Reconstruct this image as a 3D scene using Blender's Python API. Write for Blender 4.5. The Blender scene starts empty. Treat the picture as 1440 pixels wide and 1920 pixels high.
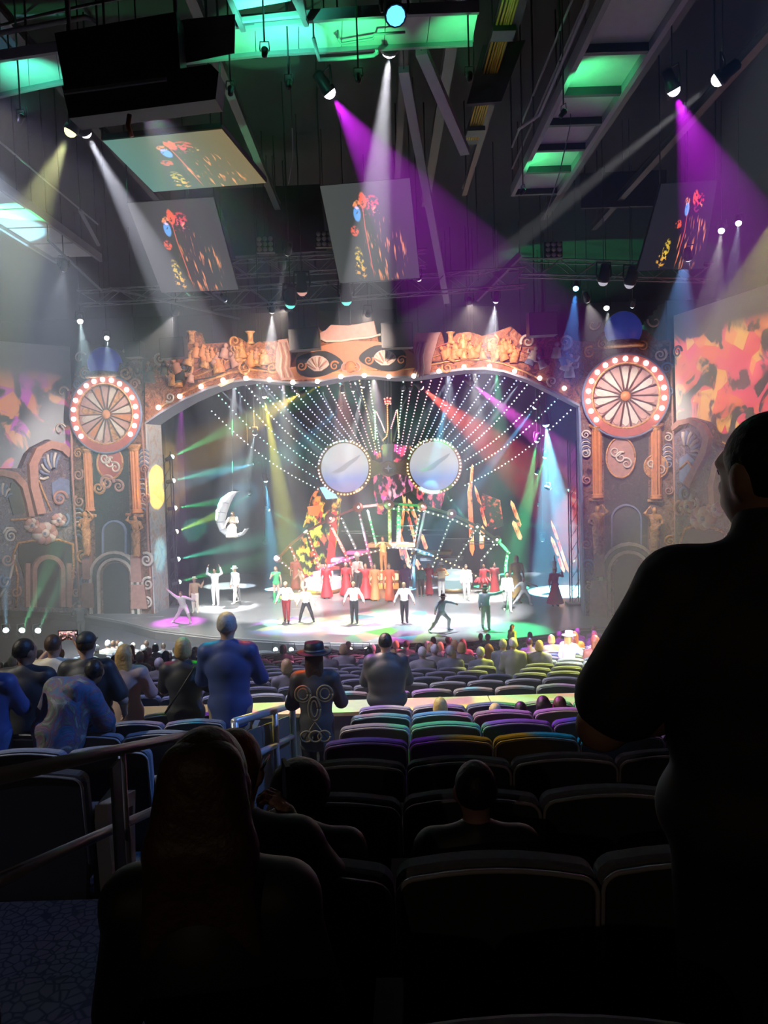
import bpy, math, random
import numpy as np
from mathutils import Vector, Matrix, Quaternion
random.seed(7)
RNG = np.random.default_rng(11)
C = bpy.context.scene.collection
SC = bpy.context.scene

# ------------------------------------------------------------------ camera
F = 1442.0                                   # focal length in pixels of the 1440x1920 frame
PITCH, ROLL = math.radians(3.57), math.radians(1.8)
CAM = Vector((0.0, 0.0, 6.8))
cam_d = bpy.data.cameras.new('camera')
cam_d.sensor_fit = 'VERTICAL'; cam_d.sensor_height = 24.0
cam_d.lens = 24.0 * F / 1920.0
cam_d.clip_start = 0.05; cam_d.clip_end = 300
cam = bpy.data.objects.new('camera', cam_d); C.objects.link(cam)
CROT = Matrix.Rotation(math.pi/2 - PITCH, 3, 'X') @ Matrix.Rotation(-ROLL, 3, 'Z')
cam.matrix_world = Matrix.Translation(CAM) @ CROT.to_4x4()
SC.camera = cam

# ------------------------------------------------------------------ exposure, haze
SC.view_settings.view_transform = 'Standard'
SC.view_settings.look = 'None'
SC.view_settings.gamma = 1.0
SC.view_settings.use_curve_mapping = False
SC.view_settings.exposure = 0.0
SC.cycles.use_denoising = True
SC.cycles.use_adaptive_sampling = True
SC.cycles.adaptive_threshold = 0.03
SC.cycles.adaptive_min_samples = 20
SC.cycles.max_bounces = 5
SC.cycles.diffuse_bounces = 2
SC.cycles.glossy_bounces = 3
SC.cycles.transmission_bounces = 4
SC.cycles.transparent_max_bounces = 6
SC.cycles.volume_bounces = 0
SC.cycles.sample_clamp_indirect = 4.0
SC.cycles.caustics_reflective = False
SC.cycles.caustics_refractive = False
HAZE = 0.006
w = bpy.data.worlds.new('hall_air'); SC.world = w
w.use_nodes = True
wn = w.node_tree.nodes; wl = w.node_tree.links
wn.clear()
wo = wn.new('ShaderNodeOutputWorld')
wb = wn.new('ShaderNodeBackground'); wb.inputs[0].default_value = (0, 0, 0, 1); wb.inputs[1].default_value = 0
wv = wn.new('ShaderNodeVolumeScatter')
wv.inputs['Color'].default_value = (0.9, 0.93, 1.0, 1); wv.inputs['Density'].default_value = HAZE
wv.inputs['Anisotropy'].default_value = 0.0
wl.new(wb.outputs[0], wo.inputs['Surface']); wl.new(wv.outputs[0], wo.inputs['Volume'])
w.cycles.homogeneous_volume = True
w.cycles.volume_sampling = 'MULTIPLE_IMPORTANCE'

# ------------------------------------------------------------------ pixel -> place
def ray(px, py):
    return (CROT @ Vector(((px-720)/F, (960-py)/F, -1.0)))
def at(px, py, d):                             # the point seen at a pixel, d metres down the hall
    r = ray(px, py); return CAM + r*(d/r.y)
def onz(px, py, z):                            # the point of a level z seen at a pixel
    r = ray(px, py); return CAM + r*((z-CAM.z)/r.z)
def onpl(px, py, p0, n):                       # the point of a plane seen at a pixel
    r = ray(px, py); return CAM + r*((p0-CAM).dot(n)/r.dot(n))
def sight(p):                                  # where a point falls in the frame (used for counting only)
    q = CROT.transposed() @ (Vector(p)-CAM)
    return 720 + F*q.x/-q.z, 960 - F*q.y/-q.z

# ------------------------------------------------------------------ materials
MATS = {}
def mat(name, col, rough=0.6, metal=0.0, emit=None, es=0.0, var=0.0, vscale=6.0, spec=0.5, bump=0.0):
    if name in MATS: return MATS[name]
    m = bpy.data.materials.new(name); m.use_nodes = True
    nt = m.node_tree; b = nt.nodes['Principled BSDF']
    b.inputs['Base Color'].default_value = (*col, 1)
    b.inputs['Roughness'].default_value = rough
    b.inputs['Metallic'].default_value = metal
    b.inputs['Specular IOR Level'].default_value = spec
    if emit is not None:
        b.inputs['Emission Color'].default_value = (*emit, 1); b.inputs['Emission Strength'].default_value = es
    if var > 0 or bump > 0:
        tc = nt.nodes.new('ShaderNodeTexCoord'); nz = nt.nodes.new('ShaderNodeTexNoise')
        nz.inputs['Scale'].default_value = vscale; nz.inputs['Detail'].default_value = 4
        nt.links.new(tc.outputs['Object'], nz.inputs['Vector'])
        if var > 0:
            mx = nt.nodes.new('ShaderNodeMix'); mx.data_type = 'RGBA'
            mx.inputs[6].default_value = (*[c*(1-var) for c in col], 1)
            mx.inputs[7].default_value = (*[min(1, c*(1+var)) for c in col], 1)
            nt.links.new(nz.outputs['Fac'], mx.inputs[0]); nt.links.new(mx.outputs[2], b.inputs['Base Color'])
        if bump > 0:
            bp = nt.nodes.new('ShaderNodeBump'); bp.inputs['Strength'].default_value = bump
            bp.inputs['Distance'].default_value = 0.02
            nt.links.new(nz.outputs['Fac'], bp.inputs['Height']); nt.links.new(bp.outputs[0], b.inputs['Normal'])
    MATS[name] = m
    return m
def glow(name, col, s):
    m = mat(name, (0.8*min(1, col[0]), 0.8*min(1, col[1]), 0.8*min(1, col[2])), 0.5, 0, col, s)
    m.cycles.emission_sampling = 'NONE'
    return m

# ------------------------------------------------------------------ mesh building
def frame_of(d, up=Vector((0, 0, 1))):
    d = Vector(d).normalized()
    if abs(d.dot(up)) > 0.98: up = Vector((0, 1, 0))
    x = up.cross(d).normalized(); y = d.cross(x)
    return x, y, d
class MB:
    def __init__(s): s.v = []; s.f = []; s.m = []; s.sm = []
    def add(s, vs, fs, mi=0, smooth=False):
        o = len(s.v); s.v += [tuple(p) for p in vs]
        for f in fs: s.f.append([i+o for i in f]); s.m.append(mi); s.sm.append(smooth)
        return s
    def box(s, c, size, rot=None, mi=0):
        hx, hy, hz = size[0]/2, size[1]/2, size[2]/2; c = Vector(c)
        pts = [Vector((x, y, z)) for z in (-hz, hz) for y in (-hy, hy) for x in (-hx, hx)]
        if rot is not None: pts = [rot @ p for p in pts]
        return s.add([c+p for p in pts], [(0, 2, 3, 1), (4, 5, 7, 6), (0, 1, 5, 4), (2, 6, 7, 3), (0, 4, 6, 2), (1, 3, 7, 5)], mi)
    def bar(s, a, b, wdt, hgt=None, mi=0):      # square bar from a to b
        a = Vector(a); b = Vector(b); x, y, d = frame_of(b-a); hgt = hgt or wdt
        pts = [p + x*sx*wdt/2 + y*sy*hgt/2 for p in (a, b) for sx, sy in ((-1, -1), (1, -1), (1, 1), (-1, 1))]
        return s.add(pts, [(3, 2, 1, 0), (4, 5, 6, 7), (0, 1, 5, 4), (1, 2, 6, 5), (2, 3, 7, 6), (3, 0, 4, 7)], mi)
    def tube(s, path, r, n=8, mi=0, closed=False, smooth=True, caps=True):
        path = [Vector(p) for p in path]; k = len(path); rs = r if isinstance(r, (list, tuple)) else [r]*k
        vs = []; px = None
        for i, p in enumerate(path):
            a = path[i-1] if (i > 0 or closed) else p; b = path[(i+1) % k] if (i < k-1 or closed) else p
            d = (b-a)
            if d.length < 1e-9: d = Vector((0, 0, 1))
            d.normalize()
            if px is None: x, y, _ = frame_of(d)
            else:
                x = px - d*px.dot(d)
                if x.length < 1e-6: x, _, _ = frame_of(d)
                x.normalize(); y = d.cross(x)
            px = x
            vs += [p + (x*math.cos(2*math.pi*j/n) + y*math.sin(2*math.pi*j/n))*rs[i] for j in range(n)]
        fs = []
        for i in range(k if closed else k-1):
            a = i*n; b = ((i+1) % k)*n
            fs += [(a+j, a+(j+1) % n, b+(j+1) % n, b+j) for j in range(n)]
        if not closed and caps: fs += [tuple(range(n-1, -1, -1)), tuple((k-1)*n+j for j in range(n))]
        return s.add(vs, fs, mi, smooth)
    def lathe(s, prof, o=(0, 0, 0), ax=(0, 0, 1), n=16, mi=0, smooth=True):   # prof = [(radius, along axis)]
        x, y, d = frame_of(ax); o = Vector(o); vs = []
        for r, z in prof: vs += [o + d*z + (x*math.cos(2*math.pi*j/n)+y*math.sin(2*math.pi*j/n))*r for j in range(n)]
        fs = [(i*n+j, i*n+(j+1) % n, (i+1)*n+(j+1) % n, (i+1)*n+j) for i in range(len(prof)-1) for j in range(n)]
        if prof[0][0] > 1e-6: fs.append(tuple(range(n-1, -1, -1)))
        if prof[-1][0] > 1e-6: fs.append(tuple((len(prof)-1)*n+j for j in range(n)))
        return s.add(vs, fs, mi, smooth)
    def ball(s, c, r, mi=0, n=8, m=5, sc=(1, 1, 1)):
        c = Vector(c)
        vs = [c+Vector((0, 0, -r*sc[2]))]
        for i in range(1, m):
            t = -math.pi/2 + math.pi*i/m
            vs += [c+Vector((math.cos(t)*math.cos(2*math.pi*j/n)*r*sc[0], math.cos(t)*math.sin(2*math.pi*j/n)*r*sc[1], math.sin(t)*r*sc[2])) for j in range(n)]
        vs.append(c+Vector((0, 0, r*sc[2])))
        fs = [(0, 1+(j+1) % n, 1+j) for j in range(n)]
        for i in range(m-2): fs += [(1+i*n+j, 1+i*n+(j+1) % n, 1+(i+1)*n+(j+1) % n, 1+(i+1)*n+j) for j in range(n)]
        t = len(vs)-1; b = 1+(m-2)*n
        fs += [(b+j, b+(j+1) % n, t) for j in range(n)]
        return s.add(vs, fs, mi, True)
    def slab(s, poly, thick, mi=0, side=None):   # polygon (list of points, one plane) pushed along vector `thick`
        poly = [Vector(p) for p in poly]; k = len(poly); t = Vector(thick)
        s.add(poly + [p+t for p in poly], [tuple(range(k-1, -1, -1)), tuple(range(k, 2*k))], mi)
        o = len(s.v)-2*k
        for i in range(k):
            s.f.append([o+i, o+(i+1) % k, o+k+(i+1) % k, o+k+i]); s.m.append(mi if side is None else side); s.sm.append(False)
        return s
    def strip(s, A, B, thick, mi=0):              # band between two polylines, pushed along `thick`
        A = [Vector(p) for p in A]; B = [Vector(p) for p in B]; t = Vector(thick); k = len(A)
        vs = A+B+[p+t for p in A]+[p+t for p in B]; fs = []
        for i in range(k-1):
            fs += [(i, i+1, k+i+1, k+i), (2*k+i, 3*k+i, 3*k+i+1, 2*k+i+1), (i, 2*k+i, 2*k+i+1, i+1), (k+i, k+i+1, 3*k+i+1, 3*k+i)]
        fs += [(0, k, 3*k, 2*k), (k-1, 3*k-1, 4*k-1, 2*k-1)]
        return s.add(vs, fs, mi)
    def mesh(s, name, mats):
        me = bpy.data.meshes.new(name); me.from_pydata(s.v, [], s.f); 
        for m in (mats if isinstance(mats, (list, tuple)) else [mats]): me.materials.append(m)
        me.polygons.foreach_set('material_index', s.m); me.polygons.foreach_set('use_smooth', s.sm)
        me.update(); return me
    def build(s, name, mats, parent=None):
        return put(name, s.mesh(name, mats), parent)
def put(name, me, parent=None, loc=None, rotz=0.0):
    o = bpy.data.objects.new(name, me); C.objects.link(o)
    if parent is not None: o.parent = parent
    if loc is not None: o.location = loc
    if rotz: o.rotation_euler = (0, 0, rotz)
    return o
def tag(o, label=None, cat=None, group=None, kind=None):
    if label: o['label'] = label
    if cat: o['category'] = cat
    if group: o['group'] = group
    if kind: o['kind'] = kind
    return o
def thing(name, label, cat, loc=(0, 0, 0), group=None, rotz=0.0):
    o = bpy.data.objects.new(name, None); C.objects.link(o); o.location = loc; o.rotation_euler = (0, 0, rotz)
    return tag(o, label, cat, group)
def recenter(o, p):                               # give a mesh built in world space its own origin
    p = Vector(p); o.data.transform(Matrix.Translation(-p)); o.location = p; return o
ORD = ['first', 'second', 'third', 'fourth', 'fifth', 'sixth', 'seventh', 'eighth', 'ninth', 'tenth', 'eleventh', 'twelfth',
       'thirteenth', 'fourteenth', 'fifteenth', 'sixteenth', 'seventeenth', 'eighteenth', 'nineteenth', 'twentieth']
ORD += ['twenty-'+q for q in ORD[:9]] + ['thirtieth'] + ['thirty-'+q for q in ORD[:9]] + ['fortieth'] + ['forty-'+q for q in ORD[:9]]
def spot(name, p, aim, watts, col, deg, blend=0.15, r=0.06, parent=None):
    l = bpy.data.lights.new(name, 'SPOT'); l.energy = watts; l.color = col
    l.spot_size = math.radians(deg); l.spot_blend = blend; l.shadow_soft_size = r
    o = bpy.data.objects.new(name, l); C.objects.link(o)
    o.location = p; o.rotation_mode = 'QUATERNION'
    o.rotation_quaternion = (Vector(aim)-Vector(p)).to_track_quat('-Z', 'Y')
    return o
def unit(v): return Vector(v).normalized()

# the proscenium stands on a plane turned about eleven degrees from square to the hall
PL = onz(225, 1150, 0.0); PL = at(225, 1150, 36.8); PR = at(1175, 1160, 32.5)
PL.z = PR.z = 0.0
PU = (PR-PL).normalized()                         # along the proscenium, towards the photograph's right
PN = Vector((PU.y, -PU.x, 0.0))                   # out of it, towards the audience
if PN.y > 0: PN = -PN
UP = Vector((0, 0, 1))
def pp(px, py, off=0.0):                          # point on the proscenium face (off metres proud of it)
    return onpl(px, py, PL + PN*off, PN)
def pv(u, z, off=0.0): return PL + PU*u + PN*off + UP*z
# ================================================================== the hall
m_black = mat('black_paint', (0.018, 0.019, 0.022), 0.8, var=0.3)
m_ceil = mat('ceiling_black', (0.012, 0.012, 0.015), 0.9, var=0.4)
m_wallblk = mat('wall_black', (0.015, 0.015, 0.019), 0.85, var=0.3)
m_steel = mat('dark_steel', (0.07, 0.073, 0.08), 0.45, 0.6, var=0.2)
m_grey = mat('grey_paint', (0.25, 0.25, 0.27), 0.6, var=0.15)
m_lightgrey = mat('pale_grey_panel', (0.5, 0.5, 0.5), 0.6, var=0.12)
m_wood = mat('ledge_wood', (0.62, 0.42, 0.19), 0.45, var=0.18, vscale=14)
m_wallgrey = mat('parapet_grey', (0.08, 0.09, 0.095), 0.8, var=0.2)

def carpet_mat():
    m = bpy.data.materials.new('pebble_carpet'); m.use_nodes = True; nt = m.node_tree; b = nt.nodes['Principled BSDF']
    tc = nt.nodes.new('ShaderNodeTexCoord'); vo = nt.nodes.new('ShaderNodeTexVoronoi'); vo.feature = 'DISTANCE_TO_EDGE'
    vo.inputs['Scale'].default_value = 20
    rp = nt.nodes.new('ShaderNodeValToRGB'); rp.color_ramp.elements[0].position = 0.04; rp.color_ramp.elements[1].position = 0.12
    rp.color_ramp.elements[0].color = (0.02, 0.03, 0.06, 1); rp.color_ramp.elements[1].color = (0.085, 0.09, 0.13, 1)
    nz = nt.nodes.new('ShaderNodeTexNoise'); nz.inputs['Scale'].default_value = 2.2
    mx = nt.nodes.new('ShaderNodeMix'); mx.data_type = 'RGBA'; mx.blend_type = 'MULTIPLY'; mx.inputs[0].default_value = 0.6
    L = nt.links.new
    L(tc.outputs['Object'], vo.inputs['Vector']); L(tc.outputs['Object'], nz.inputs['Vector']); L(vo.outputs['Distance'], rp.inputs[0])
    L(rp.outputs[0], mx.inputs[6]); L(nz.outputs['Color'], mx.inputs[7]); L(mx.outputs[2], b.inputs['Base Color'])
    b.inputs['Roughness'].default_value = 0.95
    return m
m_carpet = carpet_mat()

ROW0, PITCH_R, NROW = 1.15, 0.95, 8
def drop_top(y): return 0.56 + 0.245*y            # seat tops of the upper block below the eye
SEAT_H = 0.92
def floor_up(k): return CAM.z - drop_top(ROW0 + PITCH_R*k) - SEAT_H
LROW0, LPITCH, NLROW = 10.1, 1.08, 16
def floor_low(k): return CAM.z - (1.03 + 0.205*(LROW0+LPITCH*k)) - 0.82

fl = MB()
for k in range(-3, NROW):                          # carpeted tiers of the upper block
    y0 = ROW0 + PITCH_R*k - 0.10; y1 = y0 + PITCH_R
    if k == NROW-1: y1 = 9.3
    z = floor_up(k)
    fl.box((0, (y0+y1)/2, (z-3.0)/2), (34, y1-y0, z+3.0))
for k in range(NLROW):                             # tiers of the lower block
    y0 = LROW0 + LPITCH*k - 0.12; y1 = y0 + LPITCH
    if k == 0: y0 = 9.3
    z = floor_low(k)
    if k < NLROW-1: fl.box((0, (y0+y1)/2, (z-3.0)/2), (48, y1-y0, z+3.0))
ZPIT = floor_low(NLROW-1)
fl.box((0, 38.0, (ZPIT-3.0)/2), (70, 76-2*(LROW0+LPITCH*(NLROW-1)-0.12), ZPIT+3.0))
tag(fl.build('floor', m_carpet), kind='structure')
tag(MB().box((0, 22, 17.6), (70, 66, 0.3)).build('ceiling', m_ceil), kind='structure')
tag(MB().box((0, -10.0, 8), (70, 0.3, 24)).build('wall_rear', m_wallblk), kind='structure')
tag(MB().box((0, 54.0, 8), (70, 0.3, 24)).build('wall_stage', m_wallblk), kind='structure')
tag(MB().box((-30, 22, 8), (0.3, 66, 24)).build('wall_left', m_wallblk), kind='structure')
tag(MB().box((30, 22, 8), (0.3, 66, 24)).build('wall_right', m_wallblk), kind='structure')

# parapet with a pale wooden cap, in front of the upper block
ZL = CAM.z - 2.87
par = MB().box((1.2, 9.02, (floor_low(0)+ZL)/2-0.02), (19.0, 0.30, ZL-floor_low(0)-0.04))
par = thing('parapet', 'low grey parapet wall with a pale wooden cap across the seating', 'parapet', (1.2, 9.02, floor_up(NROW-1)))
o = MB().box((0, 0, (ZL-floor_up(NROW-1))/2-0.025), (19.0, 0.30, ZL-floor_up(NROW-1)-0.05)).build('wall_body', m_wallgrey, par)
for i in range(8):
    MB().box((-9.5+19/8*(i+0.5), 0, ZL-floor_up(NROW-1)-0.02), (19/8-0.012, 0.46, 0.045)).build('cap_board', m_wood, par)

# ------------------------------------------------------------------ the stage
def stage_mat():
    m = bpy.data.materials.new('stage_gloss'); m.use_nodes = True; nt = m.node_tree; b = nt.nodes['Principled BSDF']
    tc = nt.nodes.new('ShaderNodeTexCoord'); nz = nt.nodes.new('ShaderNodeTexNoise'); nz.inputs['Scale'].default_value = 0.9
    nz.inputs['Detail'].default_value = 6
    mp = nt.nodes.new('ShaderNodeMapping'); mp.inputs['Scale'].default_value = (0.35, 1.6, 1)
    rp = nt.nodes.new('ShaderNodeMapRange'); rp.inputs['To Min'].default_value = 0.12; rp.inputs['To Max'].default_value = 0.34
    L = nt.links.new
    L(tc.outputs['Object'], mp.inputs[0]); L(mp.outputs[0], nz.inputs['Vector']); L(nz.outputs['Fac'], rp.inputs['Value']); L(rp.outputs[0], b.inputs['Roughness'])
    b.inputs['Base Color'].default_value = (0.26, 0.265, 0.28, 1); b.inputs['Specular IOR Level'].default_value = 0.8
    return m
m_stage = stage_mat()
front_px = [(-40, 1138), (60, 1142), (150, 1151), (230, 1165), (290, 1180), (400, 1193), (550, 1203), (700, 1207), (850, 1205), (950, 1198), (1030, 1189), (1062, 1180), (1180, 1172), (1300, 1180), (1460, 1195)]
front = [onz(x, y, 0.0) for x, y in front_px]
st = MB()
back = [Vector((p.x*1.0, 53.0, 0.0)) for p in front]
st.strip(front, back, (0, 0, -0.12))
tag(st.build('floor_stage', m_stage), kind='structure')
ap = MB(); low = [p + Vector((0, 0.02, -0.12)) for p in front]
ap.strip(low, [Vector((p.x, p.y, ZPIT)) for p in low], (0, 0.25, 0))
tag(ap.build('trim_1', mat('apron_black', (0.06, 0.062, 0.07), 0.55, var=0.2)), kind='structure')
edge = MB().tube([p + Vector((0, 0.0, -0.02)) for p in front], 0.035, 6)
tag(edge.build('trim_2', mat('stage_nosing', (0.35, 0.36, 0.38), 0.35, 0.5)), kind='structure')

# ------------------------------------------------------------------ proscenium: painted relief
def mural_mat(name, cols, scale=1.2, seed=0.0, rough=0.7):
    m = bpy.data.materials.new(name); m.use_nodes = True; nt = m.node_tree; b = nt.nodes['Principled BSDF']
    tc = nt.nodes.new('ShaderNodeTexCoord'); mp = nt.nodes.new('ShaderNodeMapping')
    mp.inputs['Location'].default_value = (seed, seed*1.7, seed*0.3)
    n1 = nt.nodes.new('ShaderNodeTexNoise'); n1.inputs['Scale'].default_value = scale; n1.inputs['Detail'].default_value = 7
    n1.inputs['Distortion'].default_value = 2.4; n1.inputs['Roughness'].default_value = 0.62
    rp = nt.nodes.new('ShaderNodeValToRGB'); e = rp.color_ramp.elements
    e[0].position = cols[0][0]; e[0].color = (*cols[0][1], 1); e[1].position = cols[-1][0]; e[1].color = (*cols[-1][1], 1)
    for p, c in cols[1:-1]: q = e.new(p); q.color = (*c, 1)
    bp = nt.nodes.new('ShaderNodeBump'); bp.inputs['Strength'].default_value = 0.35; bp.inputs['Distance'].default_value = 0.05
    L = nt.links.new
    L(tc.outputs['Object'], mp.inputs[0]); L(mp.outputs[0], n1.inputs['Vector']); L(n1.outputs['Fac'], rp.inputs[0]); L(rp.outputs[0], b.inputs['Base Color'])
    L(n1.outputs['Fac'], bp.inputs['Height']); L(bp.outputs[0], b.inputs['Normal'])
    b.inputs['Roughness'].default_value = rough
    return m
BR = [(0.34, (0.02, 0.012, 0.012)), (0.43, (0.10, 0.045, 0.03)), (0.49, (0.34, 0.14, 0.07)), (0.54, (0.08, 0.05, 0.05)), (0.60, (0.36, 0.22, 0.16)), (0.70, (0.10, 0.12, 0.19))]
OR = [(0.34, (0.03, 0.012, 0.01)), (0.43, (0.14, 0.04, 0.02)), (0.49, (0.50, 0.16, 0.06)), (0.54, (0.12, 0.04, 0.025)), (0.60, (0.60, 0.24, 0.10)), (0.70, (0.25, 0.14, 0.12))]
FC = [(0.34, (0.03, 0.025, 0.03)), (0.43, (0.16, 0.09, 0.08)), (0.49, (0.20, 0.19, 0.28)), (0.54, (0.06, 0.05, 0.06)), (0.60, (0.34, 0.21, 0.18)), (0.70, (0.26, 0.28, 0.40))]
m_mur = mural_mat('pillar_mural', BR, 2.4, 3.1)
m_murO = mural_mat('arch_mural', OR, 2.0, 8.3)
m_murF = mural_mat('facade_mural', FC, 2.0, 5.7)
m_gold = mural_mat('gilded_relief', [(0.3, (0.22, 0.08, 0.03)), (0.5, (0.62, 0.27, 0.09)), (0.7, (0.85, 0.50, 0.24))], 2.5, 1.0, 0.45)
m_rose = mat('rose_relief', (0.50, 0.25, 0.20), 0.6, var=0.35)
m_cream = mat('cream_relief', (0.72, 0.60, 0.52), 0.6, var=0.25)
m_blue = mat('slate_blue_relief', (0.22, 0.26, 0.40), 0.6, var=0.35)
m_redp = mat('red_paint', (0.50, 0.12, 0.09), 0.55, var=0.25)
m_dark = mat('dark_recess_paint', (0.035, 0.035, 0.042), 0.8, var=0.3)
m_green = mat('dull_green_paint', (0.09, 0.10, 0.085), 0.7, var=0.3)
m_orange = mat('orange_paint', (0.70, 0.25, 0.09), 0.55, var=0.3)
m_skinp = mat('painted_flesh', (0.58, 0.24, 0.13), 0.6, var=0.2)
m_pink = mat('pink_paint', (0.62, 0.34, 0.30), 0.6, var=0.25)
m_lilac = mat('lilac_soffit', (0.30, 0.29, 0.36), 0.5, var=0.1)
m_domeb = mat('blue_dome', (0.07, 0.12, 0.75), 0.3, 0, (0.05, 0.08, 0.55), 0.22, var=0.2)  # faint blue emission put in so the dome looks lit
g_warm = glow('bulb_warm', (1.0, 0.86, 0.66), 9.0)
g_white = glow('bulb_white', (1.0, 0.97, 0.94), 9.0)

def spiral(c, r0, turns, s=1, plane=(None, None), n=26, a0=0.0):
    ux, uy = plane; c = Vector(c)
    out = []
    for i in range(n+1):
        t = i/n; r = r0*(1-t*0.88); a = a0 + s*turns*2*math.pi*t
        out.append(c + ux*math.cos(a)*r + uy*math.sin(a)*r)
    return out
class Face:                                        # a flat face of scenery that pixels are projected on
    def __init__(s, p0, u, n): s.p0 = Vector(p0); s.u = Vector(u); s.n = Vector(n)
    def __call__(s, px, py, off=0.0): return onpl(px, py, s.p0 + s.n*off, s.n)
    def mm(s, px, py): return (s(px+1, py)-s(px, py)).length      # metres per pixel there
PF = Face(PL, PU, PN)
al = at(131, 900, 37.3); bl = at(0, 900, 34.4); ul = (al-bl); ul.z = 0; ul.normalize(); nl = Vector((ul.y, -ul.x, 0))
LF = Face(al, ul, nl if nl.y < 0 else -nl)
ar = at(1263, 900, 31.2); br = at(1440, 900, 26.6); ur = (br-ar); ur.z = 0; ur.normalize(); nr = Vector((ur.y, -ur.x, 0))
RF = Face(ar, ur, nr if nr.y < 0 else -nr)
def poly_slab(face, px, t, name, m, parent, off=0.0):
    mb = MB(); mb.slab([face(x, y, off) for x, y in px], face.n*t); return mb.build(name, m, parent)
def ellipse_px(cx, cy, rx, ry, a0=0, a1=360, n=28):
    return [(cx+rx*math.cos(math.radians(a0+(a1-a0)*i/n)), cy-ry*math.sin(math.radians(a0+(a1-a0)*i/n))) for i in range(n+1)]
def band(face, px, r_px, name, m, parent, off=0.06, n=6):   # moulded bead along a pixel path
    rr = [face.mm(*p)*r_px for p in px]
    return MB().tube([face(x, y, off) for x, y in px], rr, n).build(name, m, parent)
def scroll(face, x, y, r, s, name, m, parent, turns=1.6, a0=0.0, th=0.22, off=0.10):
    k = face.mm(x, y)
    path = spiral(face(x, y, off), r*k, turns, s, (face.u, UP), 22, a0)
    rr = [r*k*th*(1-0.6*i/22) for i in range(23)]
    return MB().tube(path, rr, 6).build(name, m, parent)
def round_arch_px(x0, x1, ytop, ybot, n=12, slant=0.0):
    r = (x1-x0)/2; cx = (x0+x1)/2; pts = [(x0+slant, ybot)]
    pts += [(cx - r*math.cos(math.pi*i/n), ytop + r - r*math.sin(math.pi*i/n)) for i in range(n+1)]
    pts.append((x1+slant, ybot)); return pts
def ring_slab(face, outer, inner, t, name, m, parent, off=0.0):
    mb = MB(); mb.strip([face(x, y, off) for x, y in outer], [face(x, y, off) for x, y in inner], face.n*t)
    return mb.build(name, m, parent)

def statue_mesh(): pass
def fluted_column(face, x0, x1, y0, y1, parent, m):
    k = face.mm((x0+x1)/2, (y0+y1)/2); R = (x1-x0)/2*k
    top = face((x0+x1)/2, y0, 0.05); bot = face((x0+x1)/2, y1, 0.05); bot = Vector((top.x, top.y, bot.z)); H = top.z-bot.z
    col = MB(); n = 20
    vs = []
    for z in (0.06, 0.94):
        for j in range(n):
            a = math.pi*2*j/n; r = R*(0.80 if j % 2 else 0.66)
            vs.append(bot + face.u*math.cos(a)*r + face.n*math.sin(a)*r + UP*H*z)
    col.add(vs, [(j, (j+1) % n, n+(j+1) % n, n+j) for j in range(n)])
    co = col.build('column_shaft', m, parent)
    MB().lathe([(R*1.0, 0), (R*1.0, H*.02), (R*.8, H*.035), (R*.95, H*.05), (R*.72, H*.065)], bot, UP, 14).build('column_base', m, co)
    MB().lathe([(R*.72, 0), (R*.8, H*.02), (R*.74, H*.03), (R*1.05, H*.055), (R*1.15, H*.07)], bot+UP*H*0.93, UP, 14).build('capital', m_gold, co)
    return co

m_umber = mat('umber_line', (0.12, 0.05, 0.035), 0.6, var=0.2)
def medallion(face, cx, cy, R, parent, side, bulb_m, disc_cols):
    k = face.mm(cx, cy); c = face(cx, cy, 0.0)
    def P(a, r, off): return c + (face.u*math.cos(a) + UP*math.sin(a))*r*k + face.n*off
    N = 40
    ring = MB(); A = [P(2*math.pi*i/N, R, 0.05) for i in range(N+1)]; B = [P(2*math.pi*i/N, R*0.80, 0.05) for i in range(N+1)]
    ring.strip(A, B, face.n*0.22)
    rg = ring.build('medallion_ring', m_redp, parent)
    MB().tube([P(2*math.pi*i/N, R*1.02, 0.2) for i in range(N)], R*k*0.035, 6, closed=True).build('outer_bead', m_blue, rg)
    MB().tube([P(2*math.pi*i/N, R*0.79, 0.24) for i in range(N)], R*k*0.03, 6, closed=True).build('inner_bead', m_gold, rg)
    for i in range(17):
        a = math.radians(-38 + 256*i/16)
        b = MB().ball(P(a, R*0.90, 0.30), R*k*0.062, 0, 10, 6).build('bulb', bulb_m, rg)
    MB().slab([P(2*math.pi*i/N, R*0.79, 0.03) for i in range(N)], face.n*0.05).build('medallion_disc', m_pink, parent)
    M = 18
    for i in range(M):                              # petals of the painted wheel, each a raised wedge
        a0 = 2*math.pi*(i+0.08)/M; a1 = 2*math.pi*(i+0.92)/M; am = (a0+a1)/2
        pts = [P(am, R*0.15, 0.08), P(a0, R*0.55, 0.08), P(a0+0.03, R*0.68, 0.08), P(am, R*0.74, 0.08), P(a1-0.03, R*0.68, 0.08), P(a1, R*0.55, 0.08)]
        MB().slab(pts, face.n*0.05).build('wheel_petal', disc_cols[i % len(disc_cols)], parent)
    for i in range(M):
        a = 2*math.pi*i/M
        MB().bar(P(a, R*0.12, 0.14), P(a, R*0.76, 0.14), 0.065, 0.05).build('wheel_spoke', m_umber, parent)
    MB().lathe([(R*k*0.14, 0), (R*k*0.13, .06), (R*k*0.05, 0.12), (0, 0.13)], c+face.n*0.08, face.n, 14).build('hub', m_orange, parent)

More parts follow.
